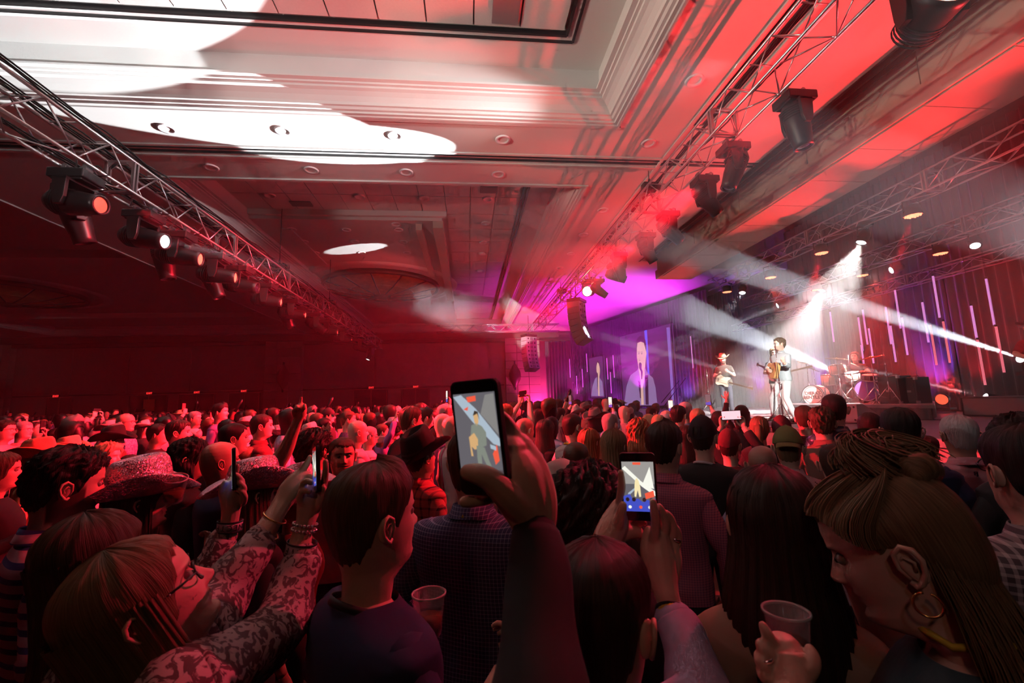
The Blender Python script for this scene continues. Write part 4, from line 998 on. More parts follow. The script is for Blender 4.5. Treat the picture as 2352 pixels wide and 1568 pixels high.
def person(x, y, H, facing, skin='fair', hairs=('short', 'brown'), shirt=None, label='', group=None, lod=1, fem=0, yaw=0, pitch=0, roll=0, arms=('down', 'down'),
           sleeve='long', trousers=None, beard=None, hat=None, specs=False, lan=None, col=False, build=1.06, belly=0, seed=0, hlen=.32, vol=1.0, custom=None, legs=None,
           headsc=1.06, noarms=(), lean=0, feet=0.0, jacket=None, hsc=1.0, extra=None, yokemat=None):
    """stand a person at (x, y) on height `feet`; facing = yaw of the chest in radians (0 = +Y, turning towards +X)"""
    root = empty('person', (x, y, feet), -facing, label, 'person', group)
    s = (H)/1.762; root.scale = (s, s, s)
    hd = Head(yaw, pitch, roll, fem, headsc)
    def LN(P):
        if not lean: return P
        P = np.asarray(P, float); k = np.clip(P[..., 2]-.9, 0, 2)[..., None]; return P+k*np.array([0, math.tan(lean), 0])
    hdW, hdWr = hd.W, hd.Wr
    if lean: hd.W = lambda P: LN(hdW(P)); hd.Wr = lambda P: hdWr(P)+np.array([0, math.tan(lean)*(CH-.9+.05), 0])
    nth, nz = ((96, 84) if lod == 2 else (44, 36) if lod == 1 else (18, 16))
    # skin: one surface from the chest over the neck to the crown
    u = np.linspace(-1, 1, nth, endpoint=False); th = PI*(.5*u+.5*u**3)
    zz = np.concatenate([np.linspace(-.125, .0, max(4, nz//7), endpoint=False), np.linspace(.0, .15, int(nz*.58), endpoint=False), .15+(.2325-.15)*(1-(1-np.linspace(0, 1, nz-int(nz*.58)-max(4, nz//7)))**1.7)])
    TH, ZZ = np.meshgrid(th, zz); P = surf(TH, ZZ, fem).reshape(-1, 3)
    tint = tint_head(P, TH.ravel(), dict(fem=fem, beard=beard))
    if hairs and hairs[0] == 'shaved': 
        m_ = ss(0, .012, P[:, 2]-hairline(TH.ravel(), 'crew')); tint = tint*(1-.5*m_[:, None])
    body = MB(); body.add(hd.W(P), grid_faces(len(zz), nth)[:, ::-1].tolist())
    nh = len(P)
    # chest inside the clothes continues the neck
    Zr, Wx, Fy, By = torso_rings(build, fem, -.012, belly)
    loft(Zr[-4::-1] if False else Zr, Wx, Fy, By, 16 if lod else 8, body, xf=LN)
    # ears
    if lod:
        for sgn in (-1, 1):
            e = MB(); e.ball((0, 0, 0), 1, 12 if lod == 2 else 8, 8 if lod == 2 else 6, sc=(.007, .016, .029)); V = e.v[0] @ (rotz(-sgn*.42) @ rotx(-.18)).T
            body.add(hd.Wr(V+np.array([sgn*.083, -.012, .103])), e.f)
            if lod == 2:
                pts = [(sgn*.086, .000, .086), (sgn*.088, .006, .103), (sgn*.092, .002, .124), (sgn*.096, -.012, .133), (sgn*.100, -.024, .126), (sgn*.100, -.028, .110), (sgn*.095, -.022, .092), (sgn*.088, -.010, .077), (sgn*.085, -.003, .074), (sgn*.084, .002, .082)]
                body.tube([hd.Wr(np.array([p]))[0] for p in pts], [.003, .0035, .0042, .0046, .0046, .0042, .0042, .0055, .006, .004], 7)
                body.tube([hd.Wr(np.array([p]))[0] for p in [(sgn*.088, .0, .112), (sgn*.093, -.008, .118), (sgn*.095, -.017, .108), (sgn*.090, -.012, .095)]], .003, 6)
    fs = (.86 if fem else 1.0); cloth = MB(); kk = (.88 if fem else 1)*build
    for side, pose in ((1, arms[0]), (-1, arms[1])):
        if side in noarms: continue
        if isinstance(pose, str): el, wr, hdir, pn, hp = ARMS[pose]; mir = True
        else: el, wr, hdir, pn, hp = pose; mir = False
        f = np.array([side if mir else 1, 1, 1])
        el, wr, hdir, pn = np.array(el)*f, np.array(wr)*f, np.array(hdir)*f, np.array(pn)*f
        sh = np.array([side*.150*kk, -.012, 1.386+(.03 if el[2] > 1.4 else 0)])
        if mir: el = el*np.array([kk, 1, 1])
        P_ = arm_path(sh, el, wr); P_ = [sh-np.array([side*.07*kk, 0, .02])]+P_; Rr = [.022*fs, .052*fs, .054*fs, .045*fs, .043*fs, .044*fs, .038*fs, .026*fs]
        n = 14 if lod == 2 else 10 if lod == 1 else 6
        a0 = {'long': .91, 'roll': .66, 'short': .42, 'none': .05}[sleeve]
        q, r_ = seg(P_, Rr, max(a0-.06, .03), 1.0); body.tube([LN(p) for p in q], r_, n)
        q, r_ = seg(P_, Rr, 0, a0); r2 = [a*(1.10)+.006+.004*math.sin(i*2.1+seed) for i, a in enumerate(r_)]
        if sleeve != 'none': cloth.tube([LN(p) for p in q], r2, n)
        if lod: hand(body, LN(wr), hdir, pn, side, hp, s=.92*(.9 if fem else 1), n=6 if lod == 2 else 5)
        else: body.tube([LN(wr), LN(wr)+nrm(hdir)*.09, LN(wr)+nrm(hdir)*.15], [.028, .035, .015], 6)
    if extra:
        Mi = Matrix.LocRotScale(root.location, root.rotation_euler, root.scale).inverted()
        inv = lambda p: np.array(Mi @ Vector(tuple(p)))
        extra(body, cloth, inv, s)
    me = body.mesh('body', SK[skin], True); T = np.ones((len(me.vertices), 3)); T[:nh] = tint; set_attr(me, 'tint', T)
    ob = put('body', me, root)
    shirt = shirt or mat('cloth_navy', (.02, .025, .06), .85)
    Zr, Wx, Fy, By = torso_rings(build, fem, .010, belly)
    if lod:
        Zi = np.concatenate([np.linspace(.86, 1.39, 18 if lod == 2 else 10), np.linspace(1.402, 1.472, 7)]); Wx, Fy, By = (np.interp(Zi, Zr, a) for a in (Wx, Fy, By)); Zr = Zi
    loft(Zr, Wx, Fy, By, 48 if lod == 2 else 26 if lod == 1 else 12, cloth, wob=.012 if lod else .0, seed=seed, xf=LN)
    so = cloth.build('shirt' if not jacket else 'jacket', shirt, root, True)
    if col and lod: collar(root, shirt)
    tm = trousers or mat('trousers_dark', (.02, .02, .03), .85); tr_ = MB()
    if legs is None: legs = (((.10, 0, .48), (.11, -.02, .07)), ((-.10, 0, .48), (-.11, -.02, .07)))
    for (kn, an), sd in zip(legs, (1, -1)):
        tr_.tube([(sd*.085, -.005, .93), (sd*.09, 0, .80), kn, (np.array(kn)*.4+np.array(an)*.6), an], [.095, .092, .064, .055, .05], 12 if lod else 7)
    Zt = np.array([.80, .86, .93, 1.0]); loft(Zt, np.array([.150, .168, .172, .160])*(.98), np.array([.085, .1, .105, .1])+belly*.3, np.array([.10, .125, .115, .1]), 20 if lod else 10, tr_)
    tr_.build('trousers', tm, root, True)
    sh_ = MB()
    for (kn, an) in legs:
        an = np.array(an); sh_.box(an+[0, .055, -.045], (.09, .27, .05)); sh_.tube([an+[0, -.03, -.03], an+[0, .05, -.035], an+[0, .15, -.05]], [.045, .045, .032], 8)
    bo = sh_.build('shoes', mat('shoe_leather', (.03, .02, .015), .5), root, True)
    hk = None
    if hairs and hairs[0] not in ('bald', 'shaved'):
        hb, st = hair(hd, hairs[0], lod, length=hlen, seed=seed, vol=vol, hatted=bool(hat))
        hm = hb.mesh('hair', HR[hairs[1]], True); set_attr(hm, 'strand', st); hk = put('hair', hm, root)
        if hairs[0] == 'curly' and lod == 2:
            cb2, st2 = hair_curls(hd, lod, 900, seed); cm = cb2.mesh('curls', HR[hairs[1]], True); set_attr(cm, 'strand', st2); tag(put('curls', cm, hk), kind='stuff')
    if hat:
        if hat[0] == 'cowboy': cowboy(hd, hat[1], root, lod=lod, tilt=hat[2] if len(hat) > 2 else 0, s=hat[3] if len(hat) > 3 else 1)
        elif hat[0] == 'cap': cap(hd, hat[1], root, back=hat[2] if len(hat) > 2 else False, lod=lod, badge=hat[3] if len(hat) > 3 else None, opening=hat[4] if len(hat) > 4 else False, yaw=hat[5] if len(hat) > 5 else 0)
    if specs: glasses(hd, root, up=(specs == 'up'))
    if lan is not None: lanyard(hd, root, lan)
    if lod == 2:
        for sgn in (-1, 1):
            ey = MB(); ey.ball(hd.Wr(np.array([[sgn*.031, .0785, .1195]]))[0], .0115, 12, 8)
            ey.ball(hd.Wr(np.array([[sgn*.031, .0872, .1192]]))[0], .0054, 8, 6, mi=1)
            ey.build('eye', [mat('eyeball', (.35, .30, .28), .15), mat('iris', (.03, .015, .01), .08)], root, True)
    root.name = root.name
    return root, hd
def to_world(root, p):
    return np.array(Matrix.LocRotScale(root.location, root.rotation_euler, root.scale) @ Vector(p))

def fuse(mb, voxel=.003, smooth=4):
    """weld the overlapping limbs of a hand and forearm into one skin"""
    me = mb.mesh('tmp', [], True); o = bpy.data.objects.new('tmp', me); COL.objects.link(o)
    m = o.modifiers.new('r', 'REMESH'); m.mode = 'VOXEL'; m.voxel_size = voxel; m.use_smooth_shade = True
    k = o.modifiers.new('s', 'SMOOTH'); k.factor = .5; k.iterations = smooth
    dg = bpy.context.evaluated_depsgraph_get(); ev = o.evaluated_get(dg); m2 = ev.to_mesh()
    V = np.empty(len(m2.vertices)*3); m2.vertices.foreach_get('co', V); V = V.reshape(-1, 3)
    Fc = [tuple(p.vertices) for p in m2.polygons]; ev.to_mesh_clear()
    bpy.data.objects.remove(o); bpy.data.meshes.remove(me)
    return V, Fc
def limb(mb, J, n=12):
    """tube through image-measured joints (px, py, depth, radius in metres)"""
    P = [PD(a, b, d) for a, b, d, r in J]; R = [j[3] for j in J]
    # resample smoothly
    k = len(P); t = np.arange(k); tt = np.linspace(0, k-1, (k-1)*4+1); P = np.array(P)
    def cr(A):
        out = []
        for x in tt:
            i = min(int(x), k-2); u = x-i; p0, p1, p2, p3 = A[max(i-1, 0)], A[i], A[i+1], A[min(i+2, k-1)]
            out.append(.5*((2*p1)+(-p0+p2)*u+(2*p0-5*p1+4*p2-p3)*u*u+(-p0+3*p1-3*p2+p3)*u**3))
        return np.array(out)
    mb.tube(list(cr(P)), list(cr(np.array(R, float))), n)
    e0, e1 = P[0], P[-1]; mb.ball(e0, R[0]*.98, 10, 6); mb.ball(e1, R[-1]*.98, 10, 6)
# ================================================================== STAGE
SZ = 1.25
st = MB(); st.bx((5.7, -3.5, 1.17), (13.5, 24.5, SZ)); stage = st.build('stage', M_STAGE); tag(stage, 'long black stage deck along the right side of the hall', 'stage')
for i in range(9):
    MB().bx((5.66, -3.4+i*3.1, .06), (5.70, -3.4+i*3.1+3.08, 1.165)).build('fascia_panel', M_SKIRT, stage)
MB().bx((5.60, -3.5, 1.16), (5.72, 24.5, SZ+.004)).build('edge_trim', mat('trim_white', (.75, .74, .76), .5), stage)
lg = MB()
for i in range(9):
    for x in (6.0, 9.5, 13.2): lg.cyl((x, -3+i*3.1, 0), (x, -3+i*3.1, 1.18), .04, 8)
tag(lg.build('leg', M_ALU, stage, True), kind='stuff')
MB().bx((5.15, -3.4, .0), (5.55, 8.2, .42)).build('step', M_SKIRT, stage)
# backdrop drapes
def drape(a, b, z0, z1, m, amp=.05, pitch=.24, parent=None, name='drape_panel', seed=0):
    a = np.array(a, float); b = np.array(b, float); L = np.linalg.norm(b-a); t = (b-a)/L; n = np.array([-t[1], t[0]])
    N = int(L/pitch*8); u = np.linspace(0, L, N); off = amp*np.sin(2*PI*u/pitch+.6*np.sin(u*1.3+seed))+.02*np.sin(u*3.1+seed)
    rows = []
    for k, z in enumerate((z0, z0+.4*(z1-z0), z1)):
        o = off*(1.15 if k == 0 else 1); rows.append(np.c_[a[0]+t[0]*u+n[0]*o, a[1]+t[1]*u+n[1]*o, np.full(N, z)])
    return MB().add(np.concatenate(rows), grid_faces(3, N, False).tolist()).build(name, m, parent, True)
bd = empty('backdrop', (0, 0, 0), 0, 'tall pleated black drape behind the band', 'curtain')
for i in range(7): drape((13.05, 1.4+i*3.02), (13.05, 1.4+(i+1)*3.02-.02), 1.27, 8.4, M_DRAPE, parent=bd, seed=i)
bd2 = empty('side_drape', (0, 0, 0), 0, 'purple lit pleated drape around the side screens', 'curtain')
A_, B_ = np.array([11.5, 19.5]), np.array([8.0, 33.2])
for i in range(5): drape(A_+(B_-A_)*i/5, A_+(B_-A_)*(i+1)/5, 1.27 if i < 2 else .02, 6.95, M_DRAPE, parent=bd2, seed=i+9)
drape((7.6, 33.25), (6.0, 33.25), .02, 6.4, M_DRAPE, parent=bd2, seed=3)
nB = nrm([-(B_-A_)[1], (B_-A_)[0]]); nB = -nB if nB[0] > 0 else nB
def PB(px, py, off=.3):
    r = ray(px, py); a = A_+nB*off; d = B_-A_; n = np.array([-d[1], d[0]])
    t = np.dot(a, n)/np.dot(r[:2], n); return r*t+CAM0
tb = em('tube_led', (.85, .30, .80), .9); tbr = em('tube_led_red', (1, .18, .25), .9); tbm = em('tube_led_magenta', (.9, .1, .95), 1.3)
TUB = [((2034, 705), (2047, 790)), ((2044, 748), (2059, 831)), ((2055, 666), (2069, 754)), ((2071, 729), (2085, 815)), ((2118, 694), (2133, 786)), ((2136, 746), (2152, 838)), ((2166, 738), (2182, 833)), ((2142, 634), (2159, 729)),
       ((2230, 702), (2244, 778)), ((2244, 780), (2264, 884)), ((2265, 640), (2284, 746)), ((2286, 750), (2308, 855)), ((1969, 729), (1984, 805)), ((1981, 711), (1993, 791)), ((1995, 754), (2007, 834)), ((1978, 792), (1984, 835)), ((1906, 716), (1916, 785))]
def tube_obj(a, b, m, lb, grp, zt=6.95):
    x, y = (a[0]+b[0])/2, (a[1]+b[1])/2; e = empty('light_tube', (x, y, a[2]), 0, lb, 'light tube', grp)
    MB().cyl((0, 0, 0), (0, 0, b[2]-a[2]), .024, 10).build('tube', m, e, True)
    MB().cyl((0, 0, 0), (0, 0, .05), .028, 8).build('end_cap', M_BLK, e, True)
    MB().cyl((0, 0, 0), (0, 0, zt-a[2]), .0035, 4).build('wire', M_BLK, e)
ORD = ['first', 'second', 'third', 'fourth', 'fifth', 'sixth', 'seventh', 'eighth', 'ninth', 'tenth', 'eleventh', 'twelfth', 'last']
REDT = (5, 6, 9, 11)
pk_ = sorted([i for i in range(len(TUB)) if i not in REDT], key=lambda i: TUB[i][0][0]); rd_ = sorted(REDT, key=lambda i: TUB[i][0][0])
for k, (a, b) in enumerate(TUB):
    a3, b3 = PX(*a, 12.55), PX(*b, 12.55)
    tube_obj(a3, b3, tbr if k in (5, 6, 9, 11) else tb, '%s pinkish tube from the left on the black backdrop' % ORD[pk_.index(k)] if k not in REDT else '%s red tube from the left on the black backdrop' % ORD[rd_.index(k)], 'pink tubes on the backdrop' if k not in (5, 6, 9, 11) else 'red tubes on the backdrop', 8.6)
FT = (((1347, 812), (1349, 854)), ((1337, 847), (1339, 889)), ((1394, 822), (1396, 871)), ((1402, 854), (1404, 903)), ((1408, 815), (1411, 867)), ((1586, 772), (1592, 845)), ((1294, 849), (1296, 890)), ((1308, 824), (1310, 867)), ((1324, 863), (1326, 904)))
fo_ = sorted([f for f in FT if f[0][0] < 1500])
for a, b in FT:
    tube_obj(PB(*a, .5), PB(*b, .5), tbm if a[0] < 1500 else tb, '%s magenta tube from the left on the far side drape' % ORD[fo_.index((a, b))] if a[0] < 1500 else 'pale LED tube between the big screen and the hatted bassist', 'magenta tubes on the side drape' if a[0] < 1500 else None)
# screens
def screen(quad, label):
    P = [PB(*q, .30) for q in quad]; base = P[0]
    zt = max(p[2] for p in P); zb = min(p[2] for p in P); a = P[0]; b = P[1]
    e = empty('video_screen', (a[0], a[1], zb), 0, label, 'screen', 'video screens on the side drape')
    t = np.array([b[0]-a[0], b[1]-a[1], 0]); L = np.linalg.norm(t); t /= L; n = np.array([nB[0], nB[1], 0])
    V = []
    for s_ in (0, L):
        for d in (0, -.12):
            for z in (0, zt-zb): V.append(t*s_+n*d+[0, 0, z])
    MB().add(V, [(0, 1, 5, 4), (2, 6, 7, 3), (0, 2, 3, 1), (4, 5, 7, 6), (1, 3, 7, 5), (0, 4, 6, 2)]).build('panel', em('screen_bg', (.25, .06, .33), .42), e)
    fr = MB()
    for (s0, z0, s1, z1) in ((0, 0, L, 0), (0, zt-zb, L, zt-zb), (0, 0, 0, zt-zb), (L, 0, L, zt-zb)): fr.tube([t*s0+[0, 0, z0], t*s1+[0, 0, z1]], .035, 6)
    fr.build('frame', M_BLK, e)
    org = np.array([a[0], a[1], zb])
    def poly(name, pts, m, off):
        Q = [PB(*p, .30+.004+off*.004)-org for p in pts]; c = np.mean(Q, 0); k = len(Q)
        MB().add([c]+Q, [(0, i+1, (i+1) % k+1) for i in range(k)]).build(name, m, e)
    return e, poly
SKN, SHR, HRD = em('scr_skin', (1, .60, .50), .85), em('scr_shirt', (.36, .22, .52), .85), em('scr_hair', (.10, .03, .05), .5)
DKS, BLU, VIO = em('scr_dark', (.10, .03, .12), .4), em('scr_blue', (.10, .12, 1), 1.1), em('scr_violet', (.45, .25, 1), .6)
e, poly = screen([(1432, 932), (1556, 932), (1556, 738), (1432, 774)], 'big video screen showing a close view of the singer at his microphone')
Z = lambda x, y: (1330+x/7.35, 740+y/7.35)
poly('picture_bar', [Z(1100, 125), Z(1145, 120), Z(1190, 900), Z(1160, 900)], BLU, 1); poly('picture_bar', [Z(1475, 90), Z(1530, 85), Z(1610, 1390), Z(1570, 1390)], VIO, 1)
poly('picture_shirt', [Z(760, 1400), Z(800, 1080), Z(870, 890), Z(980, 810), Z(1010, 760), Z(1120, 780), Z(1160, 860), Z(1250, 940), Z(1290, 1100), Z(1325, 1400)], SHR, 2)
poly('picture_neck', [Z(1000, 700), Z(1105, 700), Z(1110, 900), Z(1080, 1100), Z(1095, 1390), Z(1050, 1390), Z(1040, 1000), Z(1005, 800)], SKN, 3)
poly('picture_strap', [Z(1110, 900), Z(1165, 890), Z(1175, 1390), Z(1125, 1390)], DKS, 3)
poly('picture_hair', [Z(965, 400), Z(975, 290), Z(1020, 228), Z(1075, 235), Z(1120, 300), Z(1138, 420), Z(1125, 560), Z(975, 470)], HRD, 4)
poly('picture_face', [Z(975, 440), Z(985, 350), Z(1040, 325), Z(1095, 345), Z(1115, 430), Z(1140, 520), Z(1125, 640), Z(1115, 760), Z(1080, 850), Z(1030, 850), Z(1000, 740), Z(975, 590)], SKN, 5)
for (x, y, w, h) in ((1008, 530, 17, 7), (1058, 530, 17, 7), (1008, 505, 20, 5), (1058, 503, 20, 5), (1022, 640, 14, 5)): poly('picture_feature', [Z(x-w, y), Z(x, y-h), Z(x+w, y), Z(x, y+h)], HRD, 6)
poly('picture_microphone', [Z(1010, 700), Z(1030, 672), Z(1058, 700), Z(1055, 780), Z(1075, 830), Z(1062, 960), Z(1050, 960), Z(1050, 840), Z(1015, 770)], DKS, 7)
poly('picture_stand', [Z(1000, 980), Z(1030, 1010), Z(1040, 1090), Z(1045, 1280), Z(1030, 1280), Z(1010, 1100)], DKS, 7)
e, poly = screen([(1357, 914), (1390, 911), (1390, 815), (1357, 826)], 'smaller video screen further back with the same singer')
poly('picture_shirt', [Z(205, 1245), Z(225, 1090), Z(270, 950), Z(310, 915), Z(345, 930), Z(395, 1010), Z(418, 1245)], SHR, 2)
poly('picture_neck', [Z(310, 860), Z(345, 860), Z(340, 1000), Z(348, 1240), Z(325, 1240), Z(312, 1000)], SKN, 3)
poly('picture_hair', [Z(296, 720), Z(302, 655), Z(316, 640), Z(332, 655), Z(345, 740), Z(320, 760)], HRD, 4)
poly('picture_face', [Z(292, 740), Z(312, 672), Z(335, 700), Z(353, 800), Z(345, 890), Z(330, 940), Z(308, 900), Z(295, 820)], SKN, 5)
poly('picture_microphone', [Z(303, 850), Z(313, 845), Z(320, 880), Z(318, 1140), Z(308, 1130), Z(306, 960)], DKS, 6)
# ---- riser, drums, amps
rs = empty('drum_riser', (10.9, 10.3, SZ), 0, 'low black draped riser under the drum kit', 'riser')
_r = [(9.2-10.9, 7.9-10.3), (9.2-10.9, 12.7-10.3), (12.3-10.9, 13.6-10.3), (12.3-10.9, 10.55-10.3)]
V = [(x, y, z) for z in (.22, .30) for x, y in _r]
bevel(MB().add(V, [(0, 1, 2, 3), (7, 6, 5, 4), (0, 4, 5, 1), (1, 5, 6, 2), (2, 6, 7, 3), (3, 7, 4, 0)]).build('deck', M_STAGE, rs), .01)
for a, b in (((9.22, 8.0), (9.22, 12.7)), ((12.2, 10.5), (9.2, 7.95))):
    o = drape(a, b, SZ+.005, SZ+.24, mat('riser_cloth', (.05, .05, .055), .7), .015, .2, None, 'skirt'); o.parent = rs; o.location = (-10.9, -10.3, -SZ)
RZ = SZ+.30
M_DW = mat('drum_shell_pearl', (.75, .55, .5), .25); M_HEAD = mat('drum_head', (.8, .75, .72), .5); M_CYM = mat('cymbal_brass', (.75, .55, .28), .22, .95)
def drum(p, r, h, ax, shell, label, legs=None, front=None):
    e = empty('drum', tuple(p), 0, label, 'drum', 'drum kit on the riser'); ax = nrm(ax)
    MB().lathe([(r*.97, 0), (r, .005), (r, h-.005), (r*.97, h)], n=28, axis=ax, c=(0, 0, 0)).build('shell', shell, e, True)
    for hh in (0, h): MB().lathe([(.001, hh), (r*.96, hh)], n=28, axis=ax).build('drum_head', front if (front and hh == h) else M_HEAD, e, True)
    for hh in (0, h): MB().lathe([(r*.96, hh-.012), (r*1.03, hh-.015), (r*1.03, hh+.015), (r*.96, hh+.012), (r*.96, hh-.012)], n=28, axis=ax).build('hoop', M_STEEL, e, True)
    up = np.array([0, 0, 1.]) if abs(ax[2]) < .9 else np.array([1., 0, 0]); a = nrm(np.cross(ax, up)); b = np.cross(ax, a)
    for k in range(8):
        t = 2*PI*k/8; q = (a*math.cos(t)+b*math.sin(t))*r*1.03; MB().cyl(q+ax*.01, q+ax*(h-.01), .006, 6).build('lug', M_STEEL, e, True)
    if legs:
        for (q0, q1) in legs: MB().cyl(q0, q1, .010, 6).build('leg', M_STEEL, e, True)
    return e
def stand(p, z0, label, top=None, name='cymbal_stand', cymbal=None, tilt=0, cat='stand', grp='cymbal stands'):
    e = empty(name, (p[0], p[1], z0), 0, label, cat, grp); h = p[2]-z0
    MB().cyl((0, 0, .1), (0, 0, h*.55), .013, 8).build('pole', M_STEEL, e, True); MB().cyl((0, 0, h*.5), (0, 0, h), .009, 8).build('upper_pole', M_STEEL, e, True)
    for k in range(3):
        a = k*2.09+.4; MB().tube([(0, 0, .42), (.3*math.cos(a), .3*math.sin(a), .012)], .010, 6).build('leg', M_STEEL, e, True)
        MB().tube([(0, 0, .12), (.18*math.cos(a), .18*math.sin(a), .18)], .006, 5).build('strut', M_STEEL, e, True)
    MB().lathe([(.012, h*.5-.02), (.022, h*.5), (.012, h*.5+.02)], n=10).build('wing_nut', M_STEEL, e, True)
    if cymbal:
        c = MB().lathe([(.002, .028), (.02, .026), (.045, .012), (.06, .004), (cymbal, -.012), (cymbal, -.015), (.06, .0), (.002, .01)], n=36).build('cymbal', M_CYM, e, True); c.location = (0, 0, h); c.rotation_euler = tilt
    return e
XD = 10.2
q = PX(1868, 907, XD); cvec = nrm([-.85, -.45, 0])
dr = drum(q-cvec*.4, .29, .42, cvec, M_DW, 'bass drum with a lettered front head, left side of the kit')
Mx = Matrix.Translation(Vector(tuple(cvec*.43))) @ Euler((PI/2, 0, math.atan2(cvec[1], cvec[0])+PI/2)).to_matrix().to_4x4()
LET = mat('drum_lettering', (.12, .02, .02), .6)
text_mesh('lettering', 'DIERKS', .13, LET, dr, Mx @ Matrix.Translation((0, .055, 0)), bold=.004); text_mesh('lettering', 'BENTLEY', .13, LET, dr, Mx @ Matrix.Translation((0, -.065, 0)), bold=.004)
MB().lathe([(.235, 0), (.245, .004), (.255, 0)], n=28, axis=cvec, c=cvec*.422).build('ring', LET, dr, True)
q = PX(1925, 850, XD+.2); drum(q-np.array([0, 0, .14]), .20, .28, (.0, .1, 1), M_DW, 'pearl rack tom left of the drummer', legs=[((.1, 0, 0), (.1, 0, -.6)), ((-.1, 0, 0), (-.12, 0, -.6))])
q = PX(1905, 872, XD+.1); drum(q-np.array([0, 0, .16]), .19, .30, (.0, .0, 1), M_DW, 'pearl floor tom behind the lettered bass drum', legs=[((.18, 0, 0), (.2, 0, -.35)), ((-.18, 0, 0), (-.2, 0, -.35)), ((0, .18, 0), (0, .2, -.35))])
q = PX(2003, 895, XD+.2); drum(q+np.array([.25, .15, 0]), .28, .40, (-.95, -.3, 0), mat('drum_shell_dark', (.05, .02, .03), .2), 'dark bass drum with a purple head right of the drummer', front=mat('drum_head_purple', (.25, .1, .45), .15))  # front head has a purple base colour
q = PX(1998, 873, XD+.1); drum(q, .16, .14, (-.1, -.2, 1), mat('drum_shell_dark'), 'dark snare drum under the right cymbal', legs=[((.1, 0, 0), (.12, 0, -.5)), ((-.1, 0, 0), (-.12, 0, -.5)), ((0, .1, 0), (0, .12, -.5))])
q = PX(1960, 872, XD+.1); drum(q, .17, .2, (-.2, -.1, 1), M_DW, 'mid tom in front of the drummer', legs=[((0, 0, 0), (.02, 0, -.5))])
stand(PX(1922, 823, XD-.1), RZ, 'crash cymbal on a stand left of the drummer', cymbal=.27, tilt=(.05, .12, 0))
stand(PX(2000, 820, XD-.1), RZ, 'ride cymbal on a stand right of the drummer', cymbal=.27, tilt=(-.12, -.12, 0))
stand(PX(1852, 832, XD+.3), RZ, 'tilted cymbal glaring white beside the singer', cymbal=.25, tilt=(.35, .1, 0))
stand(PX(1868, 848, XD+.5), RZ, 'smaller tilted cymbal behind the white one', cymbal=.22, tilt=(.3, .35, 0))
stand(PX(2033, 833, XD-.4), RZ, 'overhead microphone stand at the right end of the kit', name='mic_stand', grp=None)
e = stand(PX(2004, 850, XD-.8), SZ, 'tall straight stand in front of the right cymbal', name='mic_stand', grp=None)
e = stand(PX(1948, 815, XD-.6), RZ, 'dark straight stand in front of the drummer', name='mic_stand', grp=None)
th = empty('drum_throne', (10.7, 11.1, RZ), 0, 'round drum stool under the drummer', 'stool')
MB().lathe([(.001, .52), (.17, .52), (.18, .48), (.17, .43), (.001, .43)], n=20).build('seat', M_BLK, th, True); MB().cyl((0, 0, .1), (0, 0, .45), .02).build('post', M_STEEL, th, True)
for k in range(3): MB().tube([(0, 0, .25), (.25*math.cos(k*2.1), .25*math.sin(k*2.1), .01)], .012, 6).build('leg', M_STEEL, th, True)
def amp(px0, px1, pyt, pyb, X, label, dark=False):
    a, b = PX(px0, pyb, X), PX(px1, pyb, X); t = PX((px0+px1)/2, pyt, X); w = abs(a[1]-b[1]); h = t[2]-a[2]; z = RZ if abs(a[2]-RZ) < .5 else a[2]; h = t[2]-z
    e = empty('amplifier', (X+.18, (a[1]+b[1])/2, z), 0, label, 'amplifier')
    bevel(MB().bx((-.18, -w/2, 0), (.18, w/2, h)).build('cabinet', M_BLK, e), .012)
    MB().bx((-.19, -w/2+.04, .06), (-.175, w/2-.04, h-.12)).build('grille_cloth', mat('amp_cloth', (.035, .035, .035), .9, noise=.5, nscale=200), e)
    for y in (-w/2, w/2):
        for z_ in (0, h): MB().box((-.17, y*.97, z_+(.03 if z_ == 0 else -.03)), (.06, .05, .06)).build('corner', M_STEEL, e)
    MB().bx((-.192, -.06, h*.42), (-.186, .06, h*.50)).build('badge', mat('badge_grey', (.3, .3, .3), .4), e)
    MB().tube([(0, -.12, h), (0, -.1, h+.03), (0, .1, h+.03), (0, .12, h)], .01, 6).build('handle', M_BLK, e, True)
amp(2022, 2070, 863, 926, 9.9, 'large black speaker cabinet on the riser right of the drums')
amp(2074, 2110, 866, 926, 10.1, 'second black cabinet beside it with a small badge')
# stage monitor wedge near the crowd
q = PZ(1965, 955, 1.5); e = empty('stage_monitor', tuple(PZ(1968, 968, SZ)*[1, 1, 0]+[0, 0, SZ]), 0, 'grey stage monitor wedge on the stage lip', 'monitor')
V = [(-.25, -.3, 0), (.25, -.3, 0), (.25, -.3, .12), (-.1, -.3, .36), (-.25, -.3, .36), (-.25, .3, 0), (.25, .3, 0), (.25, .3, .12), (-.1, .3, .36), (-.25, .3, .36)]
bevel(MB().add(V, [(0, 1, 2, 3, 4), (9, 8, 7, 6, 5), (0, 5, 6, 1), (1, 6, 7, 2), (2, 7, 8, 3), (3, 8, 9, 4), (4, 9, 5, 0)]).build('cabinet', mat('speaker_grey'), e), .01)
MB().bx((-.262, -.09, .16), (-.248, .09, .22)).build('handle', M_BLKR, e)
for y in (-.24, .24):
    for z in (.05, .3): MB().cyl((-.26, y, z), (-.248, y, z), .02, 8).build('screw', M_BLKR, e)
# subwoofer at the right edge
e = empty('subwoofer', (11.3, 8.3, SZ), 0, 'dark low cabinet on the stage at the right edge', 'speaker')
bevel(MB().bx((-.4, -1.1, 0), (.4, .5, .42)).build('cabinet', M_BLK, e), .015); MB().bx((-.41, -1.05, .04), (-.395, .45, .38)).build('grille', mat('grille'), e)
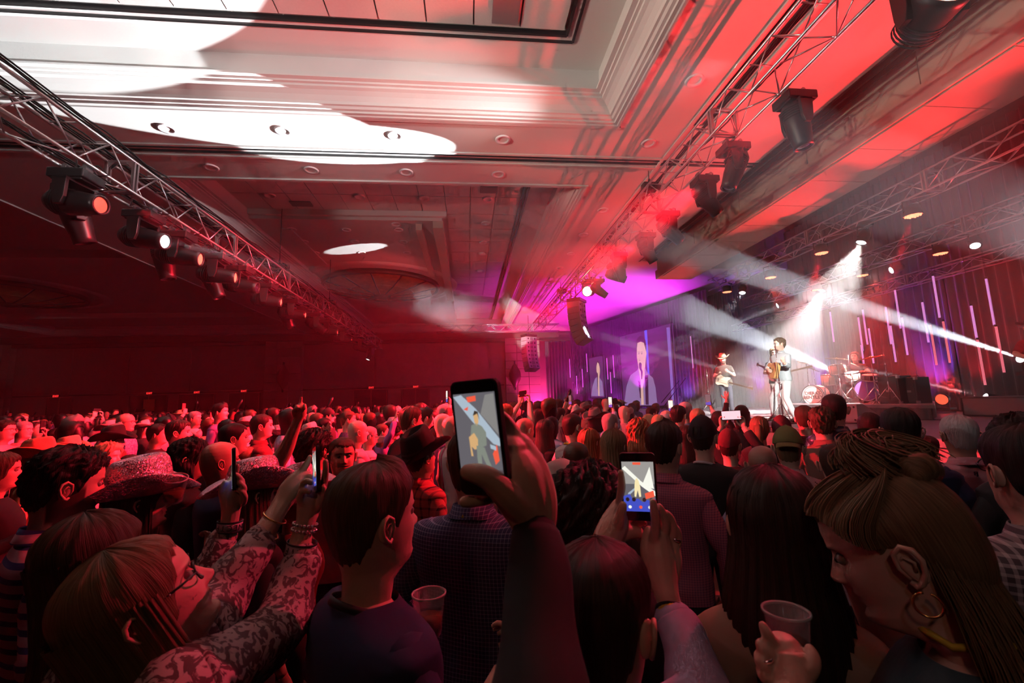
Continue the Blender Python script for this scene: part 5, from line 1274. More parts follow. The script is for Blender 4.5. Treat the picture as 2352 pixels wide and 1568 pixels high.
# cables on the deck
r_ = np.random.default_rng(4)
for k in range(3):
    y0 = 5+k*3; P = [(6.2+.3*i+.05*math.sin(i*2+k), y0+.35*math.sin(i*.9+k), SZ+.008) for i in range(14)]
    o = MB().tube(P, .008, 5).build('stage_cable', M_BLKR, None, True); tag(o, ['thin black cable snaking over the deck by the right edge', 'black cable on the deck in front of the singer', 'black cable on the deck left of the singer'][k], 'cable')
# staircase railing at the far left end of the stage
e = empty('stair_railing', (9.5, 21.5, 0), 0, 'dark metal stair railing left of the hatted bassist', 'railing')
for a, b in (((1519, 940), (1575, 868)), ((1519, 925), (1560, 874))):
    MB().tube([PY(*a, 21.3)-[9.5, 21.5, 0], PY(*b, 21.3)-[9.5, 21.5, 0]], .02, 6).build('rail', M_BLKR, e, True)
for p, b in (((1530, 927), 960), ((1548, 905), 960), ((1562, 890), 960)):
    a = PY(*p, 21.3)-[9.5, 21.5, 0]; MB().tube([a, [a[0], a[1], 0]], .018, 6).build('post', M_BLKR, e, True)
# ------------------------------------------------------------------ the band
def guitar(p, neck, face, label, col=(.55, .28, .10), s=1.0, electric=False):
    """p = middle of the body, neck = direction of the neck, face = out of the top"""
    e = empty('guitar', tuple(p), 0, label, 'guitar'); N = nrm(neck); Fd = nrm(np.array(face)-np.dot(face, N)*N); Sd = np.cross(N, Fd)
    def T(n, sd, f): return s*(N*n+Sd*sd+Fd*f)
    prof = [(-.24, .05), (-.235, .12), (-.20, .175), (-.13, .20), (-.05, .185), (.02, .135), (.06, .125), (.11, .14), (.17, .145), (.22, .115), (.245, .05)] if not electric else [(-.2, .06), (-.18, .13), (-.1, .165), (-.02, .13), (.05, .12), (.12, .15), (.2, .14), (.19, .08), (.15, .04)]
    ring = [(n, w) for n, w in prof]+[(n, -w) for n, w in prof[::-1]]; k = len(ring); th = .05 if not electric else .02
    V = [T(n, w, th) for n, w in ring]+[T(n, w, -th) for n, w in ring]
    bevel(MB().add(V, [tuple(range(k)), tuple(range(2*k-1, k-1, -1))]+[(i, k+i, k+(i+1) % k, (i+1) % k) for i in range(k)]).build('guitar_body', mat('guitar_wood_%d' % int(col[0]*100), col, .25), e), .006)
    MB().add([T(.2, .026, th+.01), T(.2, -.026, th+.01), T(.72, -.020, th+.01), T(.72, .020, th+.01), T(.2, .018, th-.012), T(.2, -.018, th-.012), T(.72, -.015, th-.012), T(.72, .015, th-.012)], [(0, 1, 2, 3), (7, 6, 5, 4), (0, 4, 5, 1), (1, 5, 6, 2), (2, 6, 7, 3), (3, 7, 4, 0)]).build('neck', mat('guitar_neck', (.12, .06, .03), .4), e)
    MB().add([T(.72, .02, th), T(.72, -.02, th), T(.88, -.036, th-.01), T(.88, .036, th-.01), T(.72, .02, th-.016), T(.72, -.02, th-.016), T(.88, -.036, th-.025), T(.88, .036, th-.025)], [(0, 1, 2, 3), (7, 6, 5, 4), (0, 4, 5, 1), (1, 5, 6, 2), (2, 6, 7, 3), (3, 7, 4, 0)]).build('headstock', mat('guitar_neck'), e)
    if not electric: MB().lathe([(.001, 0), (.048, 0)], c=T(.05, 0, th+.002), n=20, axis=Fd).build('sound_hole', M_BLKR, e)
    mb = MB(); mb.add([T(-.13, .05, th+.008), T(-.13, -.05, th+.008), T(-.115, -.05, th+.008), T(-.115, .05, th+.008)], [(0, 1, 2, 3)]); mb.build('bridge', M_BLKR, e)
    mb = MB()
    for i in range(6): mb.tube([T(-.12, -.016+.0064*i, th+.012), T(.74, -.012+.005*i, th+.016)], .0012, 3)
    mb.build('strings', M_STEEL, e)
    mb = MB()
    for i in range(3):
        for sd in (-1, 1): mb.ball(T(.76+.04*i, sd*.045, th-.01), .009, 6, 4)
    mb.build('tuning_peg', M_STEEL, e)
    return e
def mic(p, d, label_root, s=1.0):
    d = nrm(d); MB().lathe([(.001, -.20), (.012, -.20), (.016, -.05), (.022, -.01), (.024, .0)], c=p, n=12, axis=d).build('microphone', M_BLK, label_root, True)
    MB().ball(np.array(p)+d*.022, .027, 12, 8).build('mic_grille', mat('mic_mesh', (.1, .1, .1), .5, .6), label_root, True)
V3_ = lambda *a: np.array(a, float)
q = PX(1788, 875, 6.9); sx, sy = 6.86, 8.98
M_DEN = mat('pale_denim', (.50, .53, .55), .85, noise=.12, nscale=30, bump=.3); M_BLT = mat('white_shirt', (.8, .8, .8), .8)
M_DENJ = mat('denim_jacket', (.36, .40, .43), .85, noise=.12, nscale=30, bump=.3)
PERF = (sx, sy)
sf = math.radians(-98)
sroot, shd = person(sx, sy, 1.80, sf, hairs=('mess', 'brown'), shirt=M_DENJ, label='singer in a pale denim jacket at the microphone with acoustic guitar', lod=2, yaw=.35, pitch=.04, beard='stubble', col=True,
    arms=(((.27, .10, 1.16), (.10, .27, 1.13), (-.8, .3, -.4), (-.2, -1, 0), 'relax'), ((-.30, .14, 1.16), (-.38, .32, 1.22), (-.2, .4, .8), (.4, -.7, .2), 'grip')), trousers=M_DEN, seed=3,
    legs=(((.26, .06, .52), (.47, -.12, .08)), ((-.20, .16, .50), (-.24, .02, .08))), lean=-.02, feet=SZ)
guitar(to_world(sroot, (.02, .20, 1.10)), V3_(.25, .92, .22), (math.sin(sf), math.cos(sf), .1), 'honey coloured acoustic guitar held by the singer', s=.92)
q = PX(1745, 812, 6.45); mroot = stand((6.5, 8.62, 2.93), SZ, 'straight chrome microphone stand in front of the singer', name='mic_stand', grp=None)
mouth = to_world(sroot, shd.Wr(np.array([0, .13, .052]))); mtop = np.array([6.5, 8.62, 2.93])
dd = nrm(mouth-mtop); mic(mouth-dd*.06-mtop, dd, mroot); MB().tube([(0, 0, 0), mouth-dd*.2-mtop], .012, 8).build('mic_clip', M_BLK, mroot, True)
# long haired guitarist behind the singer
p2, h2 = person(8.25, 11.0, 1.80, math.radians(-140), hairs=('wavy', 'light'), shirt=mat('vest_black', (.03, .03, .03), .8), label='long haired guitarist in black half hidden behind the singer', lod=1, sleeve='short', arms=('front', 'cup'), trousers=mat('jeans_pale', (.4, .35, .34), .85), feet=SZ, hlen=.28)
guitar(to_world(p2, (0, .2, 1.08)), to_world(p2, (-.8, .3, 1.25))-to_world(p2, (0, .2, 1.08)), (math.sin(math.radians(-140)), math.cos(math.radians(-140)), 0), 'dark electric guitar of the long haired guitarist', (.2, .03, .03), .95, True)
# bassist with cowboy hat
q = PZ(1655, 944, SZ); p3, h3 = person(7.85, 12.75, 1.84, math.radians(-135), hairs=('short', 'brown'), shirt=mat('shirt_dark_olive', (.06, .05, .045), .85), label='bassist in a straw cowboy hat far left on the stage', lod=1, sleeve='short', arms=('front', 'cup'), trousers=mat('jeans_dark', (.04, .04, .06), .85), feet=SZ, hat=('cowboy', mat('hat_straw', (.60, .42, .26), .8), .1), pitch=-.3, beard='full')
guitar(to_world(p3, (.02, .2, 1.0)), to_world(p3, (-.6, .3, .8))-to_world(p3, (0, .2, 1.0)), (math.sin(math.radians(-135)), math.cos(math.radians(-135)), 0), 'pale electric bass of the hatted bassist', (.6, .45, .35), 1.0, True)
mr = stand(PX(1622, 845, 7.4), SZ, 'thin boom microphone stand left of the hatted bassist', name='mic_stand', grp=None); MB().tube([(0, 0, 0), (.25, .2, .35), (.35, .3, .45)], .012, 6).build('boom', M_BLK, mr, True); mic((.35, .3, .45), (.5, .5, .4), mr)
# drummer, seated
q = PX(1950, 830, 10.9); p4, h4 = person(10.75, 11.15, 1.78, math.radians(-120), hairs=('long', 'brown'), shirt=mat('tee_black', (.04, .04, .04), .85), label='long haired drummer seated behind the cymbals', lod=1, sleeve='short', hlen=.12,
    arms=(((.3, .15, 1.2), (.2, .38, 1.3), (-.2, .8, .3), (0, 0, -1), 'grip'), ((-.3, .15, 1.2), (-.25, .38, 1.22), (.1, .8, .2), (0, 0, -1), 'grip')), legs=(((.22, .42, .86), (.22, .45, .47)), ((-.22, .42, .86), (-.22, .45, .47))), feet=RZ-.40)
for sd, l in ((1, 'raised drumstick in the right hand of the drummer'), (-1, 'lowered drumstick in the left hand of the drummer')):
    a = to_world(p4, (sd*.2, .44, 1.34)); b = to_world(p4, (sd*.1, .75, 1.45)); o = MB().tube([(0, 0, 0), b-a], .008, 6).build('drumstick', mat('stick_wood', (.6, .42, .22), .6), None, True, tuple(a)); tag(o, l, 'drumstick')
# guitarist cut by the right edge
q = PX(2352, 880, 9.6); p5, h5 = person(10.85, 7.3, 1.84, math.radians(-150), hairs=('short', 'dark'), shirt=mat('tee_maroon', (.16, .02, .03), .85), label='guitarist in a dark red tee at the right edge of the stage', lod=2, sleeve='short', hat=('cowboy', mat('hat_black', (.02, .018, .02), .8)),
    arms=(((.30, .02, 1.18), (.12, .27, 1.02), (-.7, .3, -.4), (0, -1, 0), 'relax'), ((-.28, .05, 1.15), (-.40, .33, 1.10), (0, .2, .8), (.5, -.7, 0), 'grip')), trousers=mat('jeans_dark'), feet=SZ)
guitar(to_world(p5, (.08, .22, 1.03)), to_world(p5, (-.75, .35, 1.15))-to_world(p5, (.08, .22, 1.03)), (math.sin(math.radians(-150)), math.cos(math.radians(-150)), 0), 'cream electric guitar at the right edge of the stage', (.75, .6, .5), 1.0, True)
# ================================================================== THE CROWD
def C(name, c, **k): return mat('cloth_'+name, c, .85, noise=.10, nscale=14, bump=.15, **k)
K = dict(black=C('black', (.012, .012, .014)), navy=C('navy_', (.02, .03, .09)), white=C('white', (.62, .60, .60)), pink=C('pink', (.72, .38, .46)), grey=C('grey', (.20, .20, .21)), lblue=C('light_blue', (.30, .45, .66)),
         maroon=C('maroon', (.12, .015, .02)), purple=C('purple', (.22, .13, .42)), teal=C('teal', (.03, .25, .28)), beige=C('beige', (.36, .27, .20)), olive=C('olive', (.14, .13, .06)), brown=C('brown', (.20, .11, .09)), tan=C('tan', (.5, .30, .16)),
         chknavy=stripes('check_navy', (.025, .03, .11), (.40, .40, .62), 75, both=True, width=.16), chkred=stripes('check_red', (.55, .16, .25), (.16, .06, .16), 85, both=True, width=.3),
         plaid=stripes('plaid_red', (.72, .16, .18), (.06, .02, .05), 16, both=True, width=.25), plaidp=stripes('plaid_pale', (.55, .42, .48), (.30, .18, .30), 14, both=True, width=.12), plaidg=stripes('plaid_grey', (.07, .06, .07), (.50, .46, .48), 44, both=True, width=.38),
         strp=stripes('stripe_pink_blue', (.60, .30, .40), (.03, .03, .16), 22, 'Z', .4), strw=stripes('stripe_white', (.65, .6, .6), (.5, .1, .2), 5, 'X', .2), dots=printed('dotted_pale', (.05, .03, .05), (.62, .50, .56), 42, .22, 'dots', .03), leaf=printed('leaf_print', (.10, .12, .35), (.45, .42, .6), 30))
YL = mat('lanyard_yellow', (.85, .55, .04), .6); WL = mat('lanyard_pale', (.6, .55, .6), .6); BL = mat('lanyard_black', (.02, .02, .02), .6)
FELT = mat('felt_black', (.010, .008, .009), .9); STRAW = mat('straw_tan', (.62, .40, .24), .85, noise=.15, nscale=60, bump=.3); PALE = mat('felt_pale', (.75, .62, .60), .85)
def glitter(name, c):
    if name in _MC: return _MC[name]
    m = bpy.data.materials.new(name); m.use_nodes = True; nt = m.node_tree; b = nt.nodes['Principled BSDF']
    tc = nt.nodes.new('ShaderNodeTexCoord'); v = nt.nodes.new('ShaderNodeTexVoronoi'); v.inputs['Scale'].default_value = 330
    nt.links.new(tc.outputs['Object'], v.inputs['Vector']); b.inputs['Base Color'].default_value = (*c, 1); b.inputs['Metallic'].default_value = .75; b.inputs['Roughness'].default_value = .28
    r = nt.nodes.new('ShaderNodeNormalMap') if False else None
    mx = nt.nodes.new('ShaderNodeMix'); mx.data_type = 'VECTOR'; ge = nt.nodes.new('ShaderNodeNewGeometry')
    sb = nt.nodes.new('ShaderNodeVectorMath'); sb.operation = 'SUBTRACT'; sb.inputs[1].default_value = (.5, .5, .5); nt.links.new(v.outputs['Color'], sb.inputs[0])
    sc = nt.nodes.new('ShaderNodeVectorMath'); sc.operation = 'SCALE'; sc.inputs['Scale'].default_value = 1.1; nt.links.new(sb.outputs[0], sc.inputs[0])
    ad = nt.nodes.new('ShaderNodeVectorMath'); ad.operation = 'ADD'; nt.links.new(ge.outputs['Normal'], ad.inputs[0]); nt.links.new(sc.outputs[0], ad.inputs[1])
    no = nt.nodes.new('ShaderNodeVectorMath'); no.operation = 'NORMALIZE'; nt.links.new(ad.outputs[0], no.inputs[0]); nt.links.new(no.outputs[0], b.inputs['Normal'])
    _MC[name] = m; return m
GLT = glitter('sequin_pink', (.85, .55, .70))
CAPB = C('cap_black', (.02, .012, .018)); CAPM = C('cap_maroon', (.10, .02, .03)); CAPG = C('cap_green', (.17, .17, .06)); BADGE = mat('badge_white', (.75, .7, .7), .6)
def solve(px, top, h, cy=None):
    """standing place and height of a head whose crown is at (px, top) and whose height is h pixels"""
    r = ray(px, top); s = 1.0
    for _ in range(30):
        D = .245*s*FPX/h; z = CAMZ+r[2]*D; s = z/1.775
    p = r*D+CAM0
    return p[0], p[1], s*1.762, D
OCC = []
def look(x, y, t=(6.9, 9.1)): return math.atan2(t[0]-x, t[1]-y)
def G(px, top, h, hairs, shirt, label, dl=0, df=None, Hfix=None, tgt=None, **k):
    """guest in the crowd placed from where the crown of the head stands"""
    x, y, H, D = solve(px, top, h)
    if not 1.45 < H < 2.02: print('HEIGHT', label, round(H, 2), 'D', round(D, 2))
    f = look(x, y, tgt or (6.9, 9.1)) if df is None else df
    OCC.append((x, y))
    if k.get('lod') is None: k['lod'] = 2 if h > 78 else 1
    if k['lod'] == 1 and h < 24: k['lod'] = 0
    k.setdefault('seed', int(px) % 97); k.setdefault('lean', 0); ph = k.pop('ph', None)
    R_ = person(x, y, H, f+dl, hairs=hairs, shirt=K[shirt] if isinstance(shirt, str) else shirt, label=label, **k)
    if ph: PHQ.append((R_[0], ph))
    return R_
PHQ = []
SCR_BG, SCR_B, SCR_W = em('phone_scr_dark', (.16, .15, .17), .8), em('phone_scr_beam', (.45, .55, .65), .9), em('phone_scr_white', (.95, .95, .85), 1.0)
SCR_R, SCR_BL, SCR_GR, SCR_SK, SCR_GD = em('phone_scr_red', (1, .12, .06), .9), em('phone_scr_blue', (.06, .09, .6), .9), em('phone_scr_greengrey', (.28, .31, .26), .8), em('phone_scr_skin', (.75, .45, .2), .9), em('phone_scr_floor', (.12, .08, .09), .8)
def phone(c, up, nrm_, label, w=.075, h=.155, show='dim', group=None, case=None, land=False):
    """c centre, up = long axis, nrm_ = out of the screen"""
    e = empty('smartphone', tuple(c), 0, label, 'phone', group); U = nrm(up); Nn = nrm(np.array(nrm_)-np.dot(nrm_, U)*U); X = np.cross(U, Nn)
    T = lambda x, y, z: X*x+U*y+Nn*z
    def slab(w, h, z0, z1, r=.010, k=4):
        ring = []
        for (cx, cy, a0) in ((w/2-r, h/2-r, 0), (-w/2+r, h/2-r, 90), (-w/2+r, -h/2+r, 180), (w/2-r, -h/2+r, 270)):
            for i in range(k+1): a = math.radians(a0+90*i/k); ring.append((cx+r*math.cos(a), cy+r*math.sin(a)))
        n = len(ring); V = [T(x, y, z1) for x, y in ring]+[T(x, y, z0) for x, y in ring]
        return MB().add(V, [tuple(range(n)), tuple(range(2*n-1, n-1, -1))]+[(i, n+i, n+(i+1) % n, (i+1) % n) for i in range(n)])
    slab(w+.004, h+.004, -.009, -.0005).build('case', case or M_BLKR, e); slab(w, h, -.0005, .0010).build('glass', mat('phone_glass', (.01, .01, .012), .08), e)
    sw, sh = w*.92, h*.94
    def quad(name, pts, m, z): MB().add([T(x*sw/2, y*sh/2, .0012+z*.00012) for x, y in pts], [tuple(range(len(pts)))]).build(name, m, e)
    base = {'dim': SCR_BG, 'bright': SCR_W, 'red': em('phone_scr_pinkwhite', (1, .62, .70), 1.1)}.get(show, SCR_BG)
    if show == 'off': return e
    if show in ('dim', 'bright', 'red'):
        quad('screen', [(-1, -1), (1, -1), (1, 1), (-1, 1)], base, 0); 
        if w > .05 and show != 'red': quad('screen_crowd', [(-1, -1), (1, -1), (1, -.5), (.3, -.4), (-.4, -.55), (-1, -.45)], SCR_BL, 1)
    if show == 'singer':
        B0, B1 = -.60, .90
        quad('screen', [(-1, B0-.08), (1, B0-.08), (1, B1-.05), (-1, B1-.05)], SCR_BG, 0)
        quad('picture_beam', [(-1, .80), (-.60, .83), (.05, .55), (1, -.02), (1, -.16), (.7, -.12), (-.2, .32)], SCR_B, 1)
        quad('picture_glow', [(.95, .82), (.55, .80), (.25, .45), (.98, .05)], em('phone_scr_glow', (.3, .29, .28), .8), 0.5)
        quad('picture_red', [(-.35, .78), (.1, .80), (.1, .70), (-.3, .68)], SCR_R, 2); quad('picture_red', [(.62, -.30), (.85, -.12), (.9, -.42), (.7, -.5)], SCR_R, 2); quad('picture_red', [(-.55, .55), (-.3, .60), (-.35, .52)], SCR_R, 2)
        quad('picture_face', [(-.10, .44), (.02, .49), (.12, .44), (.12, .30), (.02, .22), (-.08, .30)], SCR_SK, 3); quad('picture_hair', [(-.12, .42), (-.02, .52), (.14, .49), (.18, .32), (.10, .46)], em('phone_scr_hair', (.06, .04, .03), .8), 4)
        quad('picture_jacket', [(-.25, .24), (0, .28), (.25, .22), (.42, .10), (.38, -.14), (.12, -.18), (-.2, -.10), (-.34, .02)], SCR_GR, 3)
        quad('picture_guitar', [(-.42, .02), (-.15, .10), (0, -.02), (-.04, -.2), (-.2, -.22), (-.34, -.16), (-.3, -.34), (-.4, -.34)], SCR_SK, 4)
        quad('picture_legs', [(-.1, -.14), (.28, -.18), (.42, -.42), (.62, -.66), (.48, -.68), (.2, -.42), (.1, -.3), (.06, -.66), (-.08, -.66), (-.12, -.38)], SCR_GR, 5)
        quad('picture_floor', [(-1, -.58), (1, -.60), (1, -.68), (-1, -.68)], SCR_GD, 1); quad('picture_crowd', [(-.85, -.68), (-.6, -.52), (-.45, -.60), (-.4, -.68)], mat('scr_black', (.01, .01, .01)), 6)
        quad('picture_pip', [(.55, -.12), (.8, -.16), (.8, -.24), (.55, -.2)], SCR_B, 4)
    if show == 'stage':
        quad('screen', [(-1, -.78), (1, -.78), (1, .82), (-1, .82)], SCR_BG, 0); quad('picture_haze', [(-1, .1), (1, .1), (1, .82), (-1, .82)], em('phone_scr_glow2', (.42, .40, .38), .8), .5)
        quad('picture_beam', [(-1, .60), (-.8, .68), (.2, .18), (1, -.12), (1, -.28), (.2, .02)], SCR_W, 1); quad('picture_beam', [(-.7, -.2), (.1, .12), (.05, .05), (-.7, -.3)], SCR_B, 1)
        quad('picture_cone', [(.75, .66), (.2, .05), (.95, -.05)], SCR_W, 1); quad('picture_red', [(-.3, .80), (.2, .80), (.2, .72), (-.3, .72)], SCR_R, 2)
        quad('picture_singer', [(-.2, .22), (-.1, .30), (.02, .2), (.1, .0), (.12, -.3), (.0, -.32), (-.08, -.1), (-.2, -.32), (-.3, -.3), (-.26, .05)], em('phone_scr_gold', (.95, .8, .45), 1.0), 3)
        quad('picture_drums', [(.35, -.2), (.9, -.1), (.95, -.3), (.4, -.38)], SCR_R, 2); quad('picture_crowd', [(-1, -.78), (-1, -.30), (-.6, -.22), (-.4, -.42), (-.1, -.36), (.2, -.48), (.5, -.40), (.8, -.46), (1, -.36), (1, -.78)], SCR_BL, 4)
        for x, m_ in ((-.62, SCR_W), (.05, SCR_R), (.62, SCR_W)):
            quad('record_button', [(x+.11*math.cos(a*.785), -.64+.055*math.sin(a*.785)) for a in range(8)], m_, 6)
        for x in (-.75, -.35, .3, .75): quad('picture_head', [(x+.12*math.cos(a*.785), -.40+.07*math.sin(a*.785)) for a in range(8)], mat('scr_black'), 5)
    return e
# ---- left and middle of the crowd
def exR(body, cloth, inv, s):
    h = MB(); limb(h, [(590, 1098, 2.64, .050), (628, 1070, 2.6, .052), (655, 1035, 2.6, .044), (672, 995, 2.6, .034), (684, 965, 2.6, .028), (689, 948, 2.6, .036), (692, 938, 2.6, .034)])
    for J in ([(688, 940, 2.6, .012), (690, 925, 2.6, .011), (692, 913, 2.6, .009)], [(696, 940, 2.58, .012), (700, 930, 2.56, .011), (700, 938, 2.54, .009)], [(683, 942, 2.58, .012), (682, 932, 2.56, .011), (685, 938, 2.54, .009)], [(676, 955, 2.58, .013), (674, 944, 2.55, .011), (680, 938, 2.54, .009)]): limb(h, J, 7)
    V, F = fuse(h, .006, 3); body.add(np.array([inv(v) for v in V]), F)
    c = MB(); limb(c, [(548, 1138, 2.72, .070), (575, 1115, 2.68, .068), (604, 1090, 2.62, .062)]); cloth.add(np.array([inv(v) for v in np.concatenate(c.v)]), c.f)
P = 'phone_high'
G(12, 966, 44, ('short', 'dark'), 'pink', 'man with moustache and glasses at the left edge, mid crowd', beard='moustache', specs=True, arms=('down', 'phone'), ph=(-1, 'blue glowing phone at the left edge', 'dim', 'low'))
G(55, 968, 38, ('crew', 'grey'), 'plaid', 'near bald man in dark glasses left of the tan hat brim', specs=True)
G(52, 950, 25, ('short', 'light'), 'white', 'fair man in glasses behind the near bald man', specs=True)
G(91, 970, 32, ('short', 'dark'), 'plaid', 'man in glasses looking down, beside the near bald man', specs=True, pitch=.25)
G(21, 946, 13, ('short', 'dark'), 'grey', 'small far head above the left edge man'); G(133, 985, 33, ('long', 'black'), 'black', 'dark haired woman in black glasses smiling towards the stage', fem=1, specs=True, yaw=-.5)
G(141, 952, 26, ('short', 'light'), 'grey', 'man lifting a drink to his mouth, left mid crowd', arms=('drink', 'down'))
r1, _ = G(184, 962, 30, ('short', 'brown'), 'grey', 'bearded man holding a dark phone up with both hands', beard='full', arms=('phone_high', 'phone_high'), lan=YL, ph=(0, 'dark phone held sideways in both hands at the left', 'off'))
G(206, 945, 14, ('crew', 'dark'), 'grey', 'round headed guest just behind the held up dark phone'); G(224, 957, 22, ('long', 'black'), 'black', 'woman with dark skin in black beside the bearded phone holder', fem=1, skin='dark')
G(245, 945, 14, ('bald', 'dark'), 'grey', 'small bald far head left of the tall far man'); G(265, 940, 17, ('short', 'brown'), 'maroon', 'tall narrow faced man far back, behind the tan hats')
G(290, 950, 40, ('bald', 'dark'), 'leaf', 'bald man in glasses and blue patterned shirt, left side', specs=True)
G(262, 992, 46, ('short', 'dark'), 'black', 'man under a black felt cowboy hat, left mid crowd', hat=('cowboy', FELT, .05, 1.1)); G(254, 974, 34, ('short', 'brown'), 'tan', 'person under a pale domed hat just behind the black hat', hat=('cowboy', PALE, .05))
G(92, 1026, 62, ('wavy', 'red'), 'tan', 'woman under a wide rust coloured cowboy hat at the left', fem=1, hat=('cowboy', mat('straw_rust', (.50, .20, .11), .85, noise=.15, nscale=50, bump=.2), .05, 1.12), yaw=.3)
G(160, 1014, 48, ('long', 'blonde'), 'tan', 'person in a pale straw hat beside the rust coloured hat', fem=1, hat=('cowboy', STRAW, .05, 1.0))
G(4, 1043, 78, ('tail', 'brown'), 'black', 'woman in profile cut by the left edge, near', fem=1, lod=2, arms=('cup', 'down'))
G(250, 1022, 56, ('wavy', 'blonde'), 'white', 'blonde wavy haired woman between dark curly head and sequin hat', fem=1, yaw=.4)
G(300, 1046, 40, ('short', 'dark'), 'navy', 'low standing guest behind the sequin hat crown')
G(364, 975, 44, ('short', 'black'), 'black', 'dark haired man in black tee, left of the blue polo man'); G(412, 967, 52, ('short', 'dark'), 'lblue', 'man in light blue polo looking right, left mid crowd', lod=2)
G(437, 1012, 82, ('wavy', 'black'), 'black', 'dark bobbed woman in black collar left of the bald man', fem=1, hlen=.10, vol=.6, col=True, yaw=.15)
G(512, 1015, 88, ('bald', 'dark'), 'navy', 'large bald man in dark shirt, fist raised over the crowd', lod=2, pitch=.06, noarms=(1,), extra=exR)
G(538, 973, 66, ('crew', 'black'), 'navy', 'man with neat black hair behind the large bald man', lod=2); G(568, 1030, 44, ('fringe', 'light'), 'tan', 'fair faced guest half behind the bald man', fem=1)
G(507, 928, 36, ('quiff', 'black'), 'purple', 'tall man with moustache, purple polo and yellow lanyard', beard='moustache', lan=YL, specs=False, lod=1)
G(448, 946, 30, ('short', 'grey'), 'white', 'grey haired man with a phone low in hand, left centre', arms=('phone', 'down'), ph=(1, 'grey phone held low by the grey haired man', 'off', 'low')); G(474, 952, 25, ('crew', 'dark'), 'leaf', 'man in glasses and floral shirt next to the grey haired man', specs=True, lod=1)
G(602, 952, 52, ('crew', 'dark'), 'maroon', 'slim man in dark zip polo below the raised fist', lod=2, col=True); G(390, 955, 30, ('short', 'dark'), 'black', 'guest in a black cap at the left', hat=('cap', CAPB), arms=('phone_high', 'down'), ph=(1, 'reddish phone held up above the black cap at the left', 'off'))
G(333, 972, 26, ('long', 'black'), 'black', 'woman in a small pink sequin cowboy hat at the left', fem=1, hat=('cowboy', PALE, .2, 1.0))
G(566, 965, 32, ('short', 'white'), 'white', 'white haired person in a pale hat, left of the zip polo man', hat=('cowboy', PALE, .1))
G(641, 985, 38, ('short', 'dark'), 'white', 'man in glasses and white collar under a pink hat brim', specs=True, hat=('cowboy', GLT, .0), col=True); G(651, 951, 37, ('short', 'brown'), 'maroon', 'brown haired man left of the raised fist')
G(717, 947, 25, ('bald', 'dark'), 'grey', 'smiling bald man right of the raised fist', lod=1); G(745, 960, 36, ('crew', 'black'), 'black', 'black haired man in front of the pale hat, centre left', lod=1)
G(713, 980, 36, ('short', 'grey'), 'white', 'person in a pale cowboy hat right of the raised arm', hat=('cowboy', PALE, .15)); G(712, 962, 22, ('long', 'black'), 'black', 'dark haired woman beside the bald smiling man', fem=1)
G(755, 940, 30, ('short', 'black'), 'black', 'guest in a flat black cap, centre left', hat=('cap', CAPB)); G(800, 944, 38, ('crew', 'brown'), 'navy', 'man with sunglasses on his head, centre left', specs='up', lod=1)
G(820, 934, 22, ('short', 'black'), 'grey', 'glasses wearing man raising a hand far left of centre', specs=True, lod=1, arms=('phone', 'down'), ph=(1, 'tiny glowing phone far back in the crowd', 'bright', 'low')); G(822, 966, 50, ('bald', 'dark'), 'pink', 'bald man in a pink shirt, left of centre', lod=2)
G(848, 980, 42, ('crew', 'grey'), 'pink', 'balding man in glasses drinking from a clear cup', specs=True, arms=('cup', 'down'))
G(878, 975, 34, ('short', 'brown'), 'purple', 'person with one arm thrown up, fingers spread, left of centre', arms=('horns', 'down')); G(894, 931, 30, ('crew', 'grey'), 'grey', 'grey cropped man looking right, left of centre'); G(914, 932, 21, ('bald', 'dark'), 'white', 'small bald man behind the dark red shirted man')
G(905, 966, 34, ('short', 'dark'), 'plaid', 'bearded man in a pink sequin hat, left of centre', beard='full', hat=('cowboy', GLT, -.1))
G(724, 996, 78, ('curly', 'dark'), 'navy', 'curly haired man behind the woman with two bracelets', lod=2, dl=-.5); G(785, 1006, 80, ('crew', 'brown'), 'pink', 'young man in a pink shirt staring back at the camera', lod=2, df=math.radians(165), yaw=-.15, col=True, specs=False)
G(944, 936, 58, ('short', 'brown'), 'maroon', 'man in dark red with receding hair above the black hat', lod=2); 
G(972, 1012, 74, ('short', 'dark'), 'plaid', 'man in a big black cowboy hat and red plaid shirt', lod=2, col=True, hat=('cowboy', FELT, .25, 1.22), pitch=.12)
G(977, 937, 43, ('short', 'black'), 'maroon', 'dark haired guest with a phone raised, right of the dark red man', arms=('phone_high', 'down'), ph=(1, 'thin bright phone raised left of the big phone', 'bright')); G(1017, 950, 46, ('bald', 'dark'), 'navy', 'bald man just left of the big raised phone', dl=.3)
G(1040, 955, 56, ('bald', 'dark'), 'strw', 'shaven man in a pale striped shirt behind the raised phone', dl=.2, lod=2)
G(1160, 932, 46, ('mess', 'red'), 'pink', 'red haired man in pink tee taking a photo, right of the raised phone', sleeve='short', arms=('phone_high', 'phone_high'), lod=1, ph=(0, 'dark red phone held up right of the big phone', 'off'))
G(1205, 960, 52, ('shaved', 'grey'), 'pink', 'close cropped man in a salmon shirt right of the big phone', col=True, lod=2, lan=YL)
G(1252, 966, 46, ('long', 'dark'), 'black', 'woman with long dark hair right of the salmon shirt', fem=1); G(1285, 938, 33, ('short', 'black'), 'black', 'man in black raising a phone in his left hand', arms=('down', 'phone_high'), ph=(-1, 'slim phone filming in the centre of the crowd', 'dim'))
G(1313, 951, 54, ('crew', 'dark'), 'white', 'man with short dark hair, white shirt and yellow lanyard', lan=YL, lod=2, dl=.1); G(1322, 1015, 76, ('shaved', 'dark'), 'plaidp', 'bald man with glasses just over the two-tone cap', skin='brown', specs=True, lod=2)
